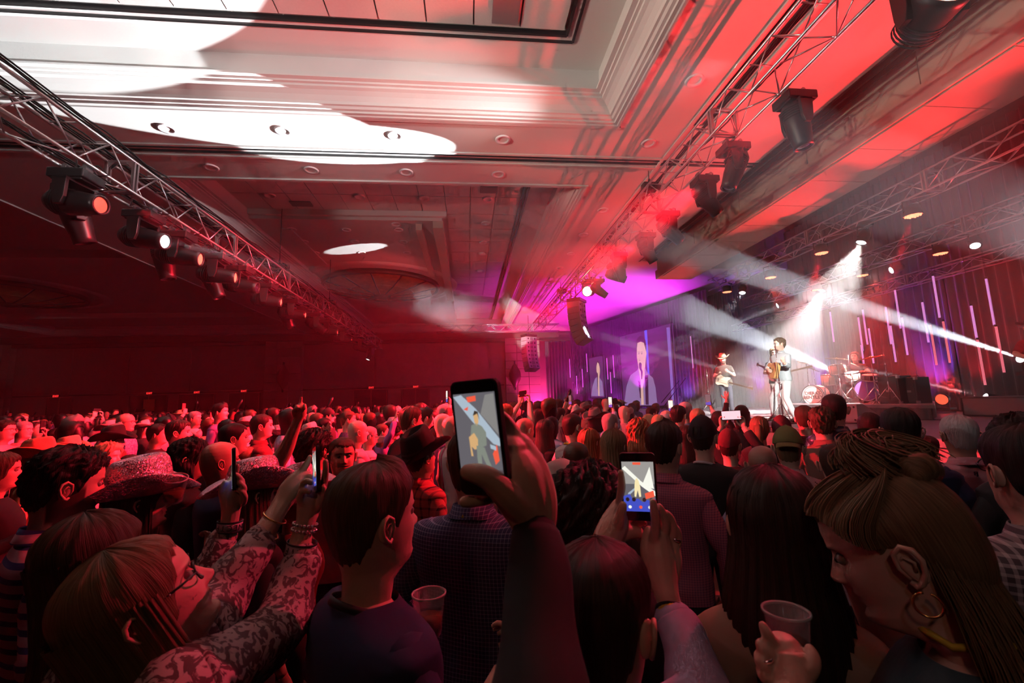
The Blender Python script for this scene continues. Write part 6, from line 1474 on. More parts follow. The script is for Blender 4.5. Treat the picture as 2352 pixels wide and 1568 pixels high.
G(1352, 988, 56, ('long', 'red'), 'pink', 'woman with straight coppery hair behind the bald man with glasses', fem=1, lod=2, hlen=.3); G(1400, 950, 46, ('crew', 'grey'), 'white', 'balding man in glasses, white collar and yellow lanyard', specs=True, lan=YL, col=True, lod=1)
G(1408, 991, 68, ('long', 'light'), 'plaidp', 'woman with very long brown blonde hair, left of the near phone', fem=1, lod=2, hlen=.42); G(1466, 967, 52, ('wavy', 'red'), 'black', 'woman with curled reddish hair above the near phone', fem=1, lod=2, hlen=.22)
G(1433, 932, 31, ('bald', 'dark'), 'plaidg', 'bald man with glasses in the pale light near the stage', specs=True, lod=1); G(1367, 946, 36, ('wavy', 'black'), 'lblue', 'dark haired person in light blue under a dark hat', hat=('cowboy', mat('felt_grey', (.16, .15, .15), .9), .1), hlen=.1, arms=('phone_high', 'down'), ph=(1, 'grey phone held up by the light blue shirt', 'bright'))
G(1320, 938, 30, ('short', 'brown'), 'grey', 'guest in a white cowboy hat, centre', hat=('cowboy', PALE, .2)); G(1345, 930, 26, ('short', 'black'), 'brown', 'guest in a grey cowboy hat tipped back, centre', hat=('cowboy', mat('felt_grey'), .3), lod=1)
G(1304, 913, 20, ('short', 'dark'), 'grey', 'man in a white cap before the red drape', hat=('cap', PALE), lod=1); G(1288, 920, 23, ('crew', 'dark'), 'grey', 'receding haired man left of the white cap', lod=1); G(1391, 915, 23, ('bald', 'dark'), 'grey', 'bald head before the far small screen', lod=1)
G(1410, 921, 22, ('short', 'dark'), 'black', 'guest in a black hat, face lit pale, near the big screen', hat=('cowboy', FELT, .1), lod=1)
G(1496, 936, 27, ('short', 'dark'), 'black', 'dark haired man before the big screen'); G(1512, 954, 36, ('fringe', 'blonde'), 'grey', 'short haired blonde woman below the big screen', fem=1, vol=.7, arms=('phone_high', 'down'), ph=(1, 'white phone raised below the big screen', 'bright')); G(1489, 953, 28, ('fringe', 'blonde'), 'olive', 'blonde head left of the short haired blonde', fem=1)
G(1529, 943, 36, ('balding', 'white'), 'white', 'bald man lit white right of the big screen', lod=1); G(1557, 933, 42, ('short', 'black'), 'black', 'black haired man with a yellow lanyard near the stage', lan=YL, lod=2); G(1573, 925, 37, ('short', 'white'), 'teal', 'white haired man in teal near the stage', lod=1)
G(1601, 941, 38, ('long', 'blonde'), 'white', 'platinum blonde woman below the hatted bassist', fem=1, hlen=.15, arms=('phone_high', 'down'), ph=(1, 'white phone held up by the platinum blonde', 'dim')); G(1522, 974, 98, ('quiff', 'dark'), 'chkred', 'tall dark haired man in a red check shirt behind the near phone', lod=2, col=True, vol=.9, build=1.1, yaw=.1)
G(1612, 964, 76, ('crew', 'dark'), 'black', 'man in a dark cap with an emblem and a pale lanyard', lod=2, hat=('cap', CAPB, False, (1.15, .165, .008, .014, BADGE), True), lan=WL, build=1.15, dl=.1); G(1574, 981, 52, ('long', 'dark'), 'black', 'woman with dark red tinted hair beside the dark cap', fem=1)
G(1702, 932, 38, ('long', 'black'), 'black', 'black haired woman in glasses raising a hand in a tan sleeve', fem=1, specs=True, hlen=.06, vol=.7, lod=1, arms=('down', 'raise')); G(1650, 946, 42, ('short', 'black'), 'black', 'dark headed guest behind the bright landscape phone')
G(1672, 992, 60, ('crew', 'dark'), 'black', 'man in a plain maroon cap holding the landscape phone', hat=('cap', CAPM), lod=2, arms=('phone_high', 'phone_high'), ph=(0, 'landscape phone with a bright picture of the stage', 'red')); G(1748, 1024, 86, ('shaved', 'brown'), 'lblue', 'bald man in a light blue tee left of the long dark hair', lod=2, sleeve='short')
G(1742, 959, 50, ('tail', 'light'), 'black', 'woman with half-up light brown hair before the singer', fem=1, lod=2); G(1793, 960, 50, ('crew', 'dark'), 'black', 'dark haired guest in a maroon cap behind the green cap', hat=('cap', CAPM, False, None, False, -.2))
G(1806, 988, 78, ('crew', 'light'), 'dots', 'man in a green cap and pale dotted shirt', lod=2, hat=('cap', CAPG, True, (PI, .17, .012, .011, BADGE), False), col=True); G(1845, 934, 52, ('short', 'brown'), 'black', 'man with thinning hair left of the satin jacket')
G(1885, 939, 64, ('mess', 'brown'), 'brown', 'brown haired man in a quilted brown jacket with black lanyard', lod=2, lan=BL, col=True, vol=.9); G(1912, 906, 66, ('crew', 'black'), mat('satin_navy', (.03, .05, .10), .22, spec=.9), 'tall man in a shiny navy jacket against the riser', lod=2, col=True)
G(1995, 952, 54, ('long', 'black'), 'black', 'woman with straight black hair right of the monitor', fem=1); G(2062, 942, 92, ('short', 'black'), 'navy', 'large man with thick dark hair in a navy jacket', lod=2, col=True, build=1.15)
pk, hk = G(2197, 955, 84, ('short', 'white'), 'pink', 'white haired man in a pink polo with a small logo', lod=2, col=True, vol=.55, build=1.1)
G(2130, 1003, 44, ('short', 'dark'), 'black', 'small dark head between the navy jacket and pink polo'); G(1915, 1022, 88, ('crew', 'dark'), 'plaidp', 'cropped man in a pale plaid shirt right of the green cap', lod=2, col=True, build=1.05)
G(2010, 1016, 86, ('wavy', 'brown'), 'black', 'brown haired head directly behind the hair bun', lod=2, fem=1, vol=.6); G(2275, 1060, 72, ('long', 'blonde'), 'black', 'blonde woman low between the pink polo and check shirt', lod=2, fem=1)
G(2335, 960, 108, ('wavy', 'black'), 'black', 'dark haired head at the right edge behind the check shirt', lod=2, fem=1, vol=.8); G(2352, 985, 190, ('short', 'black'), 'plaidg', 'man in black glasses and grey check shirt at the right edge', lod=2, specs=True, col=True, df=math.radians(25), yaw=-.1)
# polo logo
w = to_world(pk, (0, -.135, 1.425)); text_mesh('logo', 'FJ', .030, mat('logo_dark', (.05, .02, .06), .6), pk, mloc((0, -.128, 1.42), PI/2-.12, 0, 0), bold=.001)
# phones held in the mid crowd
V3 = lambda *a: np.array(a, float)
def hp(px, py, D, label, up=(0, 0, 1), n=None, **k):
    p = PD(px, py, D); n = n if n is not None else (-p[0], -p[1], 0); return phone(p, up, n, label, **k)
def give_phones():
    for root, (side, lb, show, *o) in PHQ:
        low = bool(o and o[0] == 'low'); z, y = (1.68, .33) if low else (1.92, .27)
        c = to_world(root, (0 if side == 0 else side*.075, y, z)); q = to_world(root, (0, y-1, z+.15))-c
        ax = to_world(root, (1, y, z+.05))-to_world(root, (0, y, z))
        phone(c, ax if side == 0 else (0, 0, 1), q, lb, show=show, w=.078, h=.158, case=mat('case_white', (.6, .6, .6), .5) if 'white' in lb else mat('case_red', (.5, .08, .08), .5) if 'red' in lb else None)
give_phones()
# cups
def cup(p, label, h=.10, r0=.03, r1=.042, tilt=(0, 0, 0), liquid=True, s=1.0):
    e = empty('plastic_cup', tuple(p), 0, label, 'cup'); e.rotation_euler = tilt; e.scale = (s, s, s)
    MB().lathe([(.001, 0), (r0, 0), (r0+.002, .004), (r1, h), (r1+.002, h+.001), (r1+.0025, h-.003), (r1, h-.004), (r1-.0015, h-.004), (r0, .006), (.001, .005)], n=28).build('wall', mat('cup_plastic', (.85, .85, .88), .08, alpha=.22, spec=.9), e, True)
    MB().lathe([(r1, h-.004), (r1+.003, h-.002), (r1+.003, h+.002), (r1, h+.003), (r1-.002, h)], n=28).build('rim', mat('cup_rim', (.75, .75, .78), .15, alpha=.6), e, True)
    if liquid: MB().lathe([(.001, .008), (r0-.001, .008), (r0+(r1-r0)*.45-.001, h*.45), (.001, h*.45)], n=24).build('drink', mat('drink', (.35, .16, .06), .05, alpha=.75), e, True)
    return e
cup(PD(872, 1028, 4.0), 'clear cup held by the balding man in glasses left of centre')
# raised arms that come from guests lower than their neighbours
def lift_arm(joints, skin, label_none=None, sleeve=None, hand_kw=None, root=None): pass
# ---- the far crowd, too small to part: one mesh each, drawn from a few kinds
far_protos = []
def far_mesh(i, fem, hs, hat, raised):
    r = random.Random(i); hd = Head(0, r.uniform(-.05, .1), 0, fem); mb = MB()
    nth, nz = 12, 11; th = PI*np.linspace(-1, 1, nth, endpoint=False); zz = np.array([-.12, -.05, 0, .02, .05, .08, .11, .14, .175, .21, .2325])
    TH, ZZ = np.meshgrid(th, zz); mb.add(hd.W(surf(TH, ZZ, fem).reshape(-1, 3)), grid_faces(nz, nth)[:, ::-1].tolist(), 0)
    Zr, Wx, Fy, By = torso_rings(1, fem, .01, 0); loft(Zr, Wx, Fy, By, 10, mb, mi=1); kk = .88 if fem else 1
    for sd in (1, -1):
        el, wr = (V3(sd*.26, .1, 1.60), V3(sd*.2, .2, 1.85)) if raised == sd else (V3(sd*.265*kk, -.02, 1.13), V3(sd*.24, .1, .92))
        sh = V3(sd*.158*kk, -.01, 1.41); mb.tube([sh-V3(sd*.06, 0, .02), sh, el, (el+wr)/2], [.04, .06, .05, .045], 6, 1); mb.tube([(el+wr)/2, wr, wr+nrm(wr-el)*.1, wr+nrm(wr-el)*.16], [.036, .028, .04, .015], 6, 0)
        mb.tube([(sd*.09, 0, .9), (sd*.1, 0, .48), (sd*.11, 0, .03)], [.09, .065, .05], 6, 2); mb.box((sd*.11, .05, .03), (.09, .25, .06), 2)
    if hs: 
        hb, _ = hair(hd, hs, 0, length=.22, seed=i); mb.add(np.concatenate(hb.v), hb.f, 3)
    if hat:
        mb.lathe([(.16, .012), (.20, .03), (.14, -.002), (.09, .0), (.085, .07), (.06, .10), (.001, .095)], c=hd.Wr(V3(0, -.006, .175)), n=14, mi=4)
    return mb.mesh('person', [SK['tan' if i % 3 else 'fair'], None, K['black'], HR[['dark', 'brown', 'black', 'light', 'grey'][i % 5]], [PALE, STRAW, FELT][i % 3]], True)
kinds = [(0, 0, 'crew', 0, 0, 'short haired man'), (1, 0, 'short', 0, 0, 'man with dark hair'), (2, 1, 'long', 0, 0, 'long haired woman'), (3, 0, None, 0, 0, 'bald man'), (4, 0, 'short', 1, 0, 'man in a cowboy hat'), (5, 0, 'mess', 0, 1, 'man with an arm up'), (6, 1, 'long', 1, 0, 'woman in a hat'), (7, 0, 'balding', 0, 0, 'balding man'), (8, 1, 'wavy', 0, -1, 'woman with an arm up'), (9, 0, 'quiff', 0, 0, 'man with swept hair')]
shirts = ['black', 'navy', 'white', 'grey', 'pink', 'lblue', 'maroon', 'purple', 'beige']
cache = {}
def far_guest(x, y, H, k, sh, fc):
    key = (k, sh)
    if key not in cache:
        m = far_mesh(*kinds[k][:5]); m.materials[1] = K[sh]; cache[key] = m
    o = put('person', cache[key], None, (x, y, 0), (0, 0, -fc)); s = H/1.762; o.scale = (s, s, s)
    return o
rf = random.Random(21); nfar = 0
def clear(x, y, d): return all((x-a)**2+(y-b)**2 > d*d for a, b in OCC)
cand = []
y = 3.2
while y < 33:
    xmin = -1.55*y-1.0; x = xmin
    stp = .62 if y < 14 else .70 if y < 22 else .8
    while x < 5.3: cand.append((x+rf.uniform(-.2, .2), y+rf.uniform(-.18, .18))); x += stp
    y += .75 if y < 12 else .9 if y < 20 else 1.1
sel = []
for (x, y) in cand:
    if x < -26 or x > 5.1 or y > 32.5: continue
    c = RC.T @ np.array([x, y, -.15]); px = CX+FPX*c[0]/-c[2]
    if px < -60 or px > 2300: continue
    if y < 5.2: continue
    if y < 9 and rf.random() < .25: continue
    if px > 1560 and y < 9: continue
    if x > 3.9 and y < 11: continue
    if not clear(x, y, .50 if y < 9 else .42): continue
    sel.append((x, y, px))
sel.sort(key=lambda q: q[0]**2+q[1]**2)
NP = 300-sum(1 for o in bpy.data.objects if o.parent is None and o.name.startswith('person'))-14
pick, rest = sel[:NP], sel[NP:]
print('far crowd', len(sel), 'picked', len(pick))
zone = lambda px: ('far left' if px < 330 else 'left of the stone pier' if px < 640 else 'before the dark doors' if px < 1020 else 'in front of the pink wall' if px < 1290 else 'near the side screens' if px < 1650 else 'close to the stage')
USED = {}; KW = [0]*6+[1]*6+[2]*5+[3]*4+[4]*1+[5]*1+[6]*1+[7]*5+[8]*1+[9]*6
for (x, y, px) in pick:
    OCC.append((x, y)); ring = 'front half' if y < 8.5 else 'middle rows' if y < 12 else 'back rows'
    for _ in range(40):
        k = rf.choice(KW); sh = rf.choice(shirts)
        if k in (5, 8) and y < 8: continue
        lb = '%s in %s, %s, %s' % (kinds[k][5], {'lblue': 'light blue'}.get(sh, sh), zone(px), ring)
        if lb not in USED: break
    USED[lb] = 1
    o = far_guest(x, y, rf.uniform(1.62, 1.86), k, sh, look(x, y)+rf.uniform(-.25, .25)); tag(o, lb, 'person', 'crowd %s, %s' % (zone(px), ring))
cm = MB(); cmm = [SK['tan'], SK['fair'], K['black'], HR['dark'], HR['brown'], HR['light'], PALE, STRAW]+[K[q] for q in shirts]
def crowd_part(k, sh, x, y, H, fc):
    key = (k, sh); far = cache.get(key)
    if far is None:
        far = far_mesh(*kinds[k][:5]); far.materials[1] = K[sh]; cache[key] = far
    V = np.empty(len(far.vertices)*3); far.vertices.foreach_get('co', V); V = V.reshape(-1, 3)*H/1.762; c, s_ = math.cos(-fc), math.sin(-fc)
    V = V @ np.array([[c, s_, 0], [-s_, c, 0], [0, 0, 1]])+np.array([x, y, 0])
    if key not in FC: FC[key] = ([list(p.vertices) for p in far.polygons], [p.material_index for p in far.polygons])
    mp = {0: k % 2, 1: 8+shirts.index(sh), 2: 2, 3: 3+k % 3, 4: 6+k % 2}
    F, M = FC[key]; n = cm.n; cm.v.append(V); cm.f += [[i+n for i in f] for f in F]; cm.m += [mp[m] for m in M]; cm.n += len(V)
FC = {}
for (x, y, px) in rest: crowd_part(rf.choice(KW), rf.choice(shirts), x, y, rf.uniform(1.60, 1.84), look(x, y)+rf.uniform(-.25, .25))
tag(cm.build('crowd', cmm, None, True), 'dense far crowd filling the hall up to the back doors', 'crowd', kind='stuff')
# ================================================================== FOREGROUND GUESTS
LEO = printed('leopard_print', (.10, .05, .06), (.52, .40, .42), 38, .5, 'noise', .03)
LILAC = mat('shirt_lilac', (.46, .42, .62), .8, noise=.08, nscale=12, bump=.3)
def addf(body, inv, mb, voxel=.003, smooth=4):
    V, F = fuse(mb, voxel, smooth); body.add(np.array([inv(v) for v in V]), F)
def addc(cloth, inv, J, n=20, fold=.006):
    m = MB(); limb(m, J, n); V = np.concatenate(m.v)
    c = V.mean(0); d = V-c; V = V+nrm(d.std(0))*0
    V = V+fold*np.c_[np.sin(V[:, 2]*60+V[:, 0]*25), np.sin(V[:, 2]*47+2), 0*V[:, 0]]*.5
    cloth.add(np.array([inv(v) for v in V]), m.f)
def band(name, J, m, parent, w=14, thick=.002, sq=1.0, n=28):
    """band round a limb between two image-measured points"""
    P0, P1 = PD(*J[0][:3]), PD(*J[1][:3]); r0, r1 = J[0][3], J[1][3]; ax = P1-P0; L = np.linalg.norm(ax)
    o = MB().lathe([(r0, 0), (r0+thick, 0), (r1+thick, L), (r1, L)], c=(0, 0, 0), n=n, axis=ax).build(name, m, None, True, loc=tuple(P0))
    if parent is not None:
        o.parent = parent; o.matrix_parent_inverse = Matrix.LocRotScale(parent.location, parent.rotation_euler, parent.scale).inverted()
    return o
def keep(o, parent):
    o.parent = parent; o.matrix_parent_inverse = Matrix.LocRotScale(parent.location, parent.rotation_euler, parent.scale).inverted(); return o
def wrist_text(p, ax, outn, s, size, m, parent, r, back):
    """letters wrapped round a wristband"""
    ax = nrm(ax); n = nrm(np.array(outn)-np.dot(outn, ax)*ax); t = np.cross(ax, n); k = len(s)
    for i, ch in enumerate(s):
        a = (i-(k-1)/2)*size*.74/r; nn = n*math.cos(a)+t*math.sin(a)*back; tt = np.cross(ax, nn)*back
        R = Matrix(((tt[0], ax[0]*1, nn[0]), (tt[1], ax[1]*1, nn[1]), (tt[2], ax[2]*1, nn[2])))
        if R.determinant() < 0: R = Matrix(((-tt[0], ax[0], nn[0]), (-tt[1], ax[1], nn[1]), (-tt[2], ax[2], nn[2])))
        q = p+nn*(r+.0012); M = Matrix.Translation(Vector(tuple(q))) @ R.to_4x4()
        o = text_mesh('letter', ch, size, m, None, M, extrude=.0004); keep(o, parent)
def GN(px, py, D, hairs, shirt, label, face, yaw=0, pitch=0, roll=0, **k):
    """guest placed so that the middle of the head sits at (px, py) and depth D; face = chest heading"""
    p = PD(px, py, D); hd = Head(yaw, pitch, roll, k.get('fem', 0)); q = hd.Wr(np.array([[0, -.012, .103]]))[0]
    if k.get('lean'): q = q+np.array([0, math.tan(k['lean'])*(CH-.9+.05), 0])
    s = p[2]/q[2]; c, sn = math.cos(face), math.sin(face); xy = np.array([c*q[0]+sn*q[1], -sn*q[0]+c*q[1]])*s
    H = s*1.762
    if not 1.45 < H < 2.0: print('HEIGHT', label, round(H, 2))
    OCC.append((p[0], p[1])); return person(p[0]-xy[0], p[1]-xy[1], H, face, hairs=hairs, shirt=K[shirt] if isinstance(shirt, str) else shirt, label=label, yaw=yaw, pitch=pitch, roll=roll, lod=2, seed=int(px) % 97, **k)
def vdir(px, py=1200): r = ray(px, py); return math.atan2(r[0], r[1])
# A  bearded man at the left
GN(142, 1122, 1.60, ('mess', 'black'), 'strp', 'dark bearded man in a striped shirt, near at the left', vdir(142)+math.radians(84), pitch=-.12, beard='full', col=True, build=1.05, vol=1.0)
# L  woman in the sequin hat with a cup
gl, ghd = G(325, 1088, 122, ('long', 'black'), 'black', 'dark haired woman in a pink sequin cowboy hat with a drink', fem=1, lod=2, hat=('cowboy', GLT, .05, 1.12), arms=('drink', 'down'), lan=WL, hlen=.3)
cup(PD(398, 1150, 1.78), 'clear cup in the hand of the sequin hat woman', tilt=(.3, .2, 0))
# M  women under tilted sequin hats
G(592, 1088, 108, ('long', 'brown'), 'black', 'brown haired woman under a tilted sequin hat, phone hand beside her', fem=1, lod=2, hat=('cowboy', GLT, -.05, 1.15), hlen=.3, roll=-.2)
G(684, 1098, 92, ('tail', 'red'), 'maroon', 'woman whose sequin hat crown rises left of the woman\'s phone', fem=1, lod=2, hat=('cowboy', GLT, .35, 1.1), roll=.15)
# B  woman with a fringe, arm up with wristband
def exB(body, cloth, inv, s):
    h = MB(); limb(h, [(505, 1300, 1.34, .034), (524, 1215, 1.38, .027), (530, 1180, 1.39, .026), (534, 1140, 1.40, .034), (540, 1112, 1.41, .030)])
    for J in ([(548, 1125, 1.40, .011), (553, 1105, 1.38, .010), (545, 1092, 1.37, .009), (534, 1090, 1.37, .008)], [(554, 1140, 1.40, .011), (560, 1122, 1.38, .010), (552, 1110, 1.37, .009), (540, 1106, 1.37, .008)],
              [(558, 1155, 1.40, .011), (562, 1140, 1.38, .010), (554, 1128, 1.37, .009), (543, 1124, 1.37, .008)], [(515, 1150, 1.39, .013), (510, 1125, 1.38, .011), (517, 1108, 1.38, .009)], [(535, 1110, 1.41, .011), (542, 1085, 1.41, .009), (545, 1070, 1.41, .008)]): limb(h, J, 8)
    addf(body, inv, h)
    addc(cloth, inv, [(255, 1480, 1.20, .065), (360, 1500, 1.22, .060), (455, 1440, 1.26, .056), (480, 1330, 1.32, .050), (512, 1238, 1.37, .042)])
rB, hB = GN(203, 1300, 1.12, ('fringe', 'brown'), LEO, 'brown haired woman with a fringe, near left, arm up', vdir(203)+math.radians(82), pitch=.22, fem=1, arms=('down', 'down'), noarms=(1,), extra=exB, vol=.7)
WB = mat('wristband_pale', (.62, .50, .60), .6); WT = mat('wristband_text', (.02, .015, .02), .6)
def wristband(J, root, r, face, txt, flip=1):
    b = band('wristband', J, WB, root); p0, p1 = PD(*J[0][:3]), PD(*J[1][:3]); ax = p1-p0; m = (p0+p1)/2
    for t_, q in ((0, p0), (1, p1)): 
        keep(MB().lathe([(r, -.002), (r+.003, -.002), (r+.003, .002), (r, .002)], n=28, axis=ax).build('wristband_edge', WT, None, True, loc=tuple(q)), root)
    wrist_text(m, -ax*flip, CAM0-m, txt, np.linalg.norm(ax)*.80, WT, root, r+.001, 1)
wristband([(526, 1218, 1.38, .034), (529, 1196, 1.385, .033)], rB, .0335, None, 'CONNECTFEST')
dN = PD(533, 1115, 1.38)-PD(545, 1040, 1.40)
phone(PD(534, 1076, 1.39), PD(533, 1035, 1.40)-PD(534, 1118, 1.385), (-.55, -.25, .2), 'phone held side on by the hand with the pale wristband', w=.072, h=.125, show='bright')
# C  woman in glasses, both arms up to her phone
def exC(body, cloth, inv, s):
    h = MB(); limb(h, [(680, 1300, 1.14, .036), (692, 1235, 1.17, .027), (702, 1200, 1.18, .025), (712, 1155, 1.20, .034), (718, 1125, 1.21, .032)])
    for J in ([(735, 1145, 1.20, .012), (744, 1110, 1.19, .0105), (748, 1080, 1.18, .009), (748, 1060, 1.18, .008)], [(700, 1150, 1.19, .013), (693, 1125, 1.18, .011), (702, 1105, 1.17, .009), (715, 1108, 1.165, .008)],
              [(705, 1165, 1.18, .012), (690, 1145, 1.17, .011), (695, 1128, 1.165, .009), (710, 1128, 1.16, .008)], [(730, 1165, 1.19, .012), (745, 1140, 1.18, .011), (742, 1120, 1.17, .009)]): limb(h, J, 8)
    addf(body, inv, h)
    h = MB(); limb(h, [(580, 1265, 1.10, .036), (612, 1215, 1.14, .028), (645, 1160, 1.20, .025), (668, 1125, 1.23, .032), (690, 1100, 1.25, .030)])
    for J in ([(695, 1105, 1.25, .011), (712, 1095, 1.24, .010), (722, 1100, 1.225, .008)], [(690, 1085, 1.25, .011), (705, 1065, 1.25, .010), (712, 1050, 1.25, .008)], [(680, 1120, 1.24, .011), (700, 1115, 1.23, .010), (714, 1118, 1.22, .008)]): limb(h, J, 8)
    addf(body, inv, h)
    addc(cloth, inv, [(400, 1600, .74, .075), (520, 1530, .88, .070), (625, 1455, 1.00, .066), (668, 1370, 1.09, .058), (690, 1283, 1.15, .046)], fold=.012)
    addc(cloth, inv, [(440, 1480, .86, .060), (500, 1390, .98, .058), (555, 1300, 1.06, .052), (598, 1238, 1.12, .038)], fold=.012)
rC, hC = GN(312, 1412, .80, ('long', 'light'), LEO, 'fair haired woman in rhinestone glasses filming, bottom left', vdir(312)+math.radians(86), pitch=.50, fem=1, noarms=(1, -1), extra=exC, specs=True, hlen=.25, vol=.5)
phone(PD(723, 1078, 1.20), PD(722, 1035, 1.22)-PD(724, 1120, 1.19), (-.72, -.30, .15), 'phone held side on by the woman with gold bracelets', w=.074, h=.118, show='stage')
wristband([(688, 1272, 1.16, .037), (694, 1245, 1.165, .035)], rC, .036, None, 'CONNECTFEST')
GOLD = mat('gold', (.85, .58, .2), .18, 1.0); SILV = mat('silver', (.8, .78, .8), .15, 1.0)
for J, lb in ((((606, 1228, 1.135, .033), (608, 1224, 1.136, .033)), 'gold_bracelet'), (((630, 1190, 1.165, .030), (632, 1187, 1.166, .030)), 'gold_bracelet')): band(lb, J, GOLD, rC, thick=.003)
for (x, y, d) in ((698, 1216, 1.175), (701, 1203, 1.18)):
    m_ = MB(); p = PD(x, y, d); ax = nrm(PD(704, 1180, 1.185)-PD(692, 1235, 1.17)); a = nrm(np.cross(ax, [0, 0, 1.])); b = np.cross(ax, a)
    for k in range(20): m_.ball((a*math.cos(k*PI/10)+b*math.sin(k*PI/10))*.030, .0042, 8, 5)
    keep(m_.build('bead_bracelet', SILV, None, True, loc=tuple(p)), rC)
m_ = MB()
for k in range(7): m_.ball(hC.Wr(np.array([[.0815, .045-.008*k, .1245]]))[0], .0022, 6, 4)
m_.build('rhinestone', SILV, rC, True)
# D  young man in profile
rD, hD = G(862, 1074, 218, ('quiff', 'brown'), 'navy', 'young fair man in a dark sweater and lanyard, near centre left', lod=2, lan=BL, tgt=(9, 8.2), arms=('cup', 'down'), vol=.75, sleeve='short', pitch=.02, build=1.05)
LG = mat('lanyard_text_white', (.8, .75, .8), .6)
cup(PD(985, 1458, 1.12), 'clear cup at waist height right of the young fair man', s=1.0)
# E  big man in navy check behind the raised phone
G(1088, 992, 142, ('short', 'brown'), 'chknavy', 'broad man in a navy check shirt and yellow lanyard, back turned', lod=2, lan=YL, col=True, build=1.28, tgt=(5, 12))
# F  capped and curly men
G(1292, 1074, 136, ('short', 'black'), 'black', 'man in a white and black cap, face hidden', lod=2, hat=('cap', mat('cap_cream', (.55, .50, .48), .8), False, (2.2, .175, .03, .02, CAPB), False, -1.9), df=math.radians(20))
G(1352, 1094, 165, ('curly', 'black'), 'black', 'man with a mass of black curls in front of the two-tone cap', lod=2, vol=1.3)
# the guest with the purple check shirt and the low guest
G(1462, 1215, 122, ('short', 'dark'), stripes('check_purple', (.16, .06, .30), (.35, .2, .5), 90, both=True, width=.25), 'low standing guest in a purple check shirt below the near phone', lod=2, lan=YL, col=True)
# G  man filming with both hands
def exG(body, cloth, inv, s):
    h = MB(); limb(h, [(1330, 1380, .95, .036), (1352, 1320, 1.0, .030), (1372, 1283, 1.03, .026), (1393, 1240, 1.05, .034), (1412, 1200, 1.07, .034), (1425, 1165, 1.08, .024)], 14)
    limb(h, [(1400, 1240, 1.06, .024), (1435, 1222, 1.075, .020), (1465, 1222, 1.085, .015)], 10)
    for J in ([(1420, 1160, 1.085, .012), (1450, 1140, 1.095, .011), (1480, 1135, 1.09, .009)], [(1420, 1180, 1.085, .012), (1450, 1165, 1.095, .011), (1480, 1160, 1.09, .009)], [(1410, 1225, 1.055, .017), (1424, 1190, 1.035, .013), (1431, 1160, 1.03, .010)],
              [(1425, 1215, 1.08, .012), (1455, 1200, 1.09, .011), (1478, 1200, 1.08, .009)], [(1424, 1150, 1.07, .011), (1428, 1115, 1.06, .010), (1426, 1085, 1.055, .008)]): limb(h, J, 9)
    addf(body, inv, h, .0028)
    h = MB(); limb(h, [(1562, 1450, .94, .036), (1543, 1400, .99, .027), (1533, 1370, 1.0, .027), (1520, 1318, 1.03, .036), (1512, 1270, 1.05, .038), (1512, 1240, 1.055, .030)], 14)
    limb(h, [(1535, 1330, 1.035, .024), (1543, 1285, 1.05, .024), (1545, 1250, 1.06, .017)], 10)
    for J in ([(1502, 1245, 1.045, .0135), (1506, 1205, 1.03, .0115), (1503, 1175, 1.02, .0105), (1500, 1152, 1.018, .0085)], [(1522, 1240, 1.055, .013), (1528, 1205, 1.045, .0115), (1522, 1178, 1.04, .0100), (1514, 1163, 1.035, .0085)],
              [(1540, 1245, 1.06, .0125), (1546, 1215, 1.055, .011), (1540, 1190, 1.05, .010), (1530, 1178, 1.045, .0085)], [(1550, 1262, 1.06, .0115), (1558, 1235, 1.06, .010), (1554, 1213, 1.055, .0085)],
              [(1500, 1310, 1.035, .018), (1484, 1270, 1.045, .0145), (1484, 1235, 1.06, .0115), (1490, 1215, 1.065, .009)]): limb(h, J, 9)
    addf(body, inv, h, .0028)
    addc(cloth, inv, [(1470, 1750, .70, .075), (1600, 1640, .80, .064), (1592, 1530, .88, .056), (1565, 1455, .94, .048), (1550, 1428, .965, .043)], fold=.01)
    addc(cloth, inv, [(1270, 1720, .70, .075), (1275, 1600, .78, .062), (1300, 1450, .90, .048), (1318, 1405, .94, .043)], fold=.01)
rG, hG = G(1368, 1250, 305, ('short', 'dark'), LILAC, 'man filming with both hands, bottom centre', lod=2, noarms=(1, -1), extra=exG, col=True, vol=.6, build=1.05)
ph2 = phone(PD(1467, 1118, 1.05), PD(1462, 1043, 1.055)-PD(1472, 1193, 1.05), CAM0-PD(1467, 1118, 1.05), 'phone in a dark case held with both hands right of centre', w=.080, h=.157, show='stage', case=mat('case_brown', (.06, .015, .015), .5))
band('watch_strap', ((1366, 1297, 1.01, .031), (1373, 1281, 1.03, .031)), mat('watch_strap', (.10, .05, .03), .5), rG, thick=.003)
p = PD(1358, 1272, 1.0); keep(MB().lathe([(.001, .006), (.016, .006), (.018, .003), (.018, -.004), (.001, -.004)], n=20, axis=(-.7, -.4, .4)).build('watch_face', SILV, None, True, loc=tuple(p)), rG)
band('bracelet_black', ((1541, 1402, .985, .031), (1540, 1395, .99, .031)), M_BLKR, rG, thick=.003); band('bracelet_yellow', ((1547, 1424, .965, .034), (1543, 1408, .98, .032)), mat('bracelet_yellow', (.75, .42, .04), .5), rG)
p = PD(1551, 1236, 1.058); keep(MB().lathe([(.0115, -.003), (.014, -.003), (.014, .003), (.0115, .003), (.0115, -.003)], n=20, axis=PD(1558, 1225, 1.06)-PD(1549, 1255, 1.06)).build('ring', SILV, None, True, loc=tuple(p)), rG)
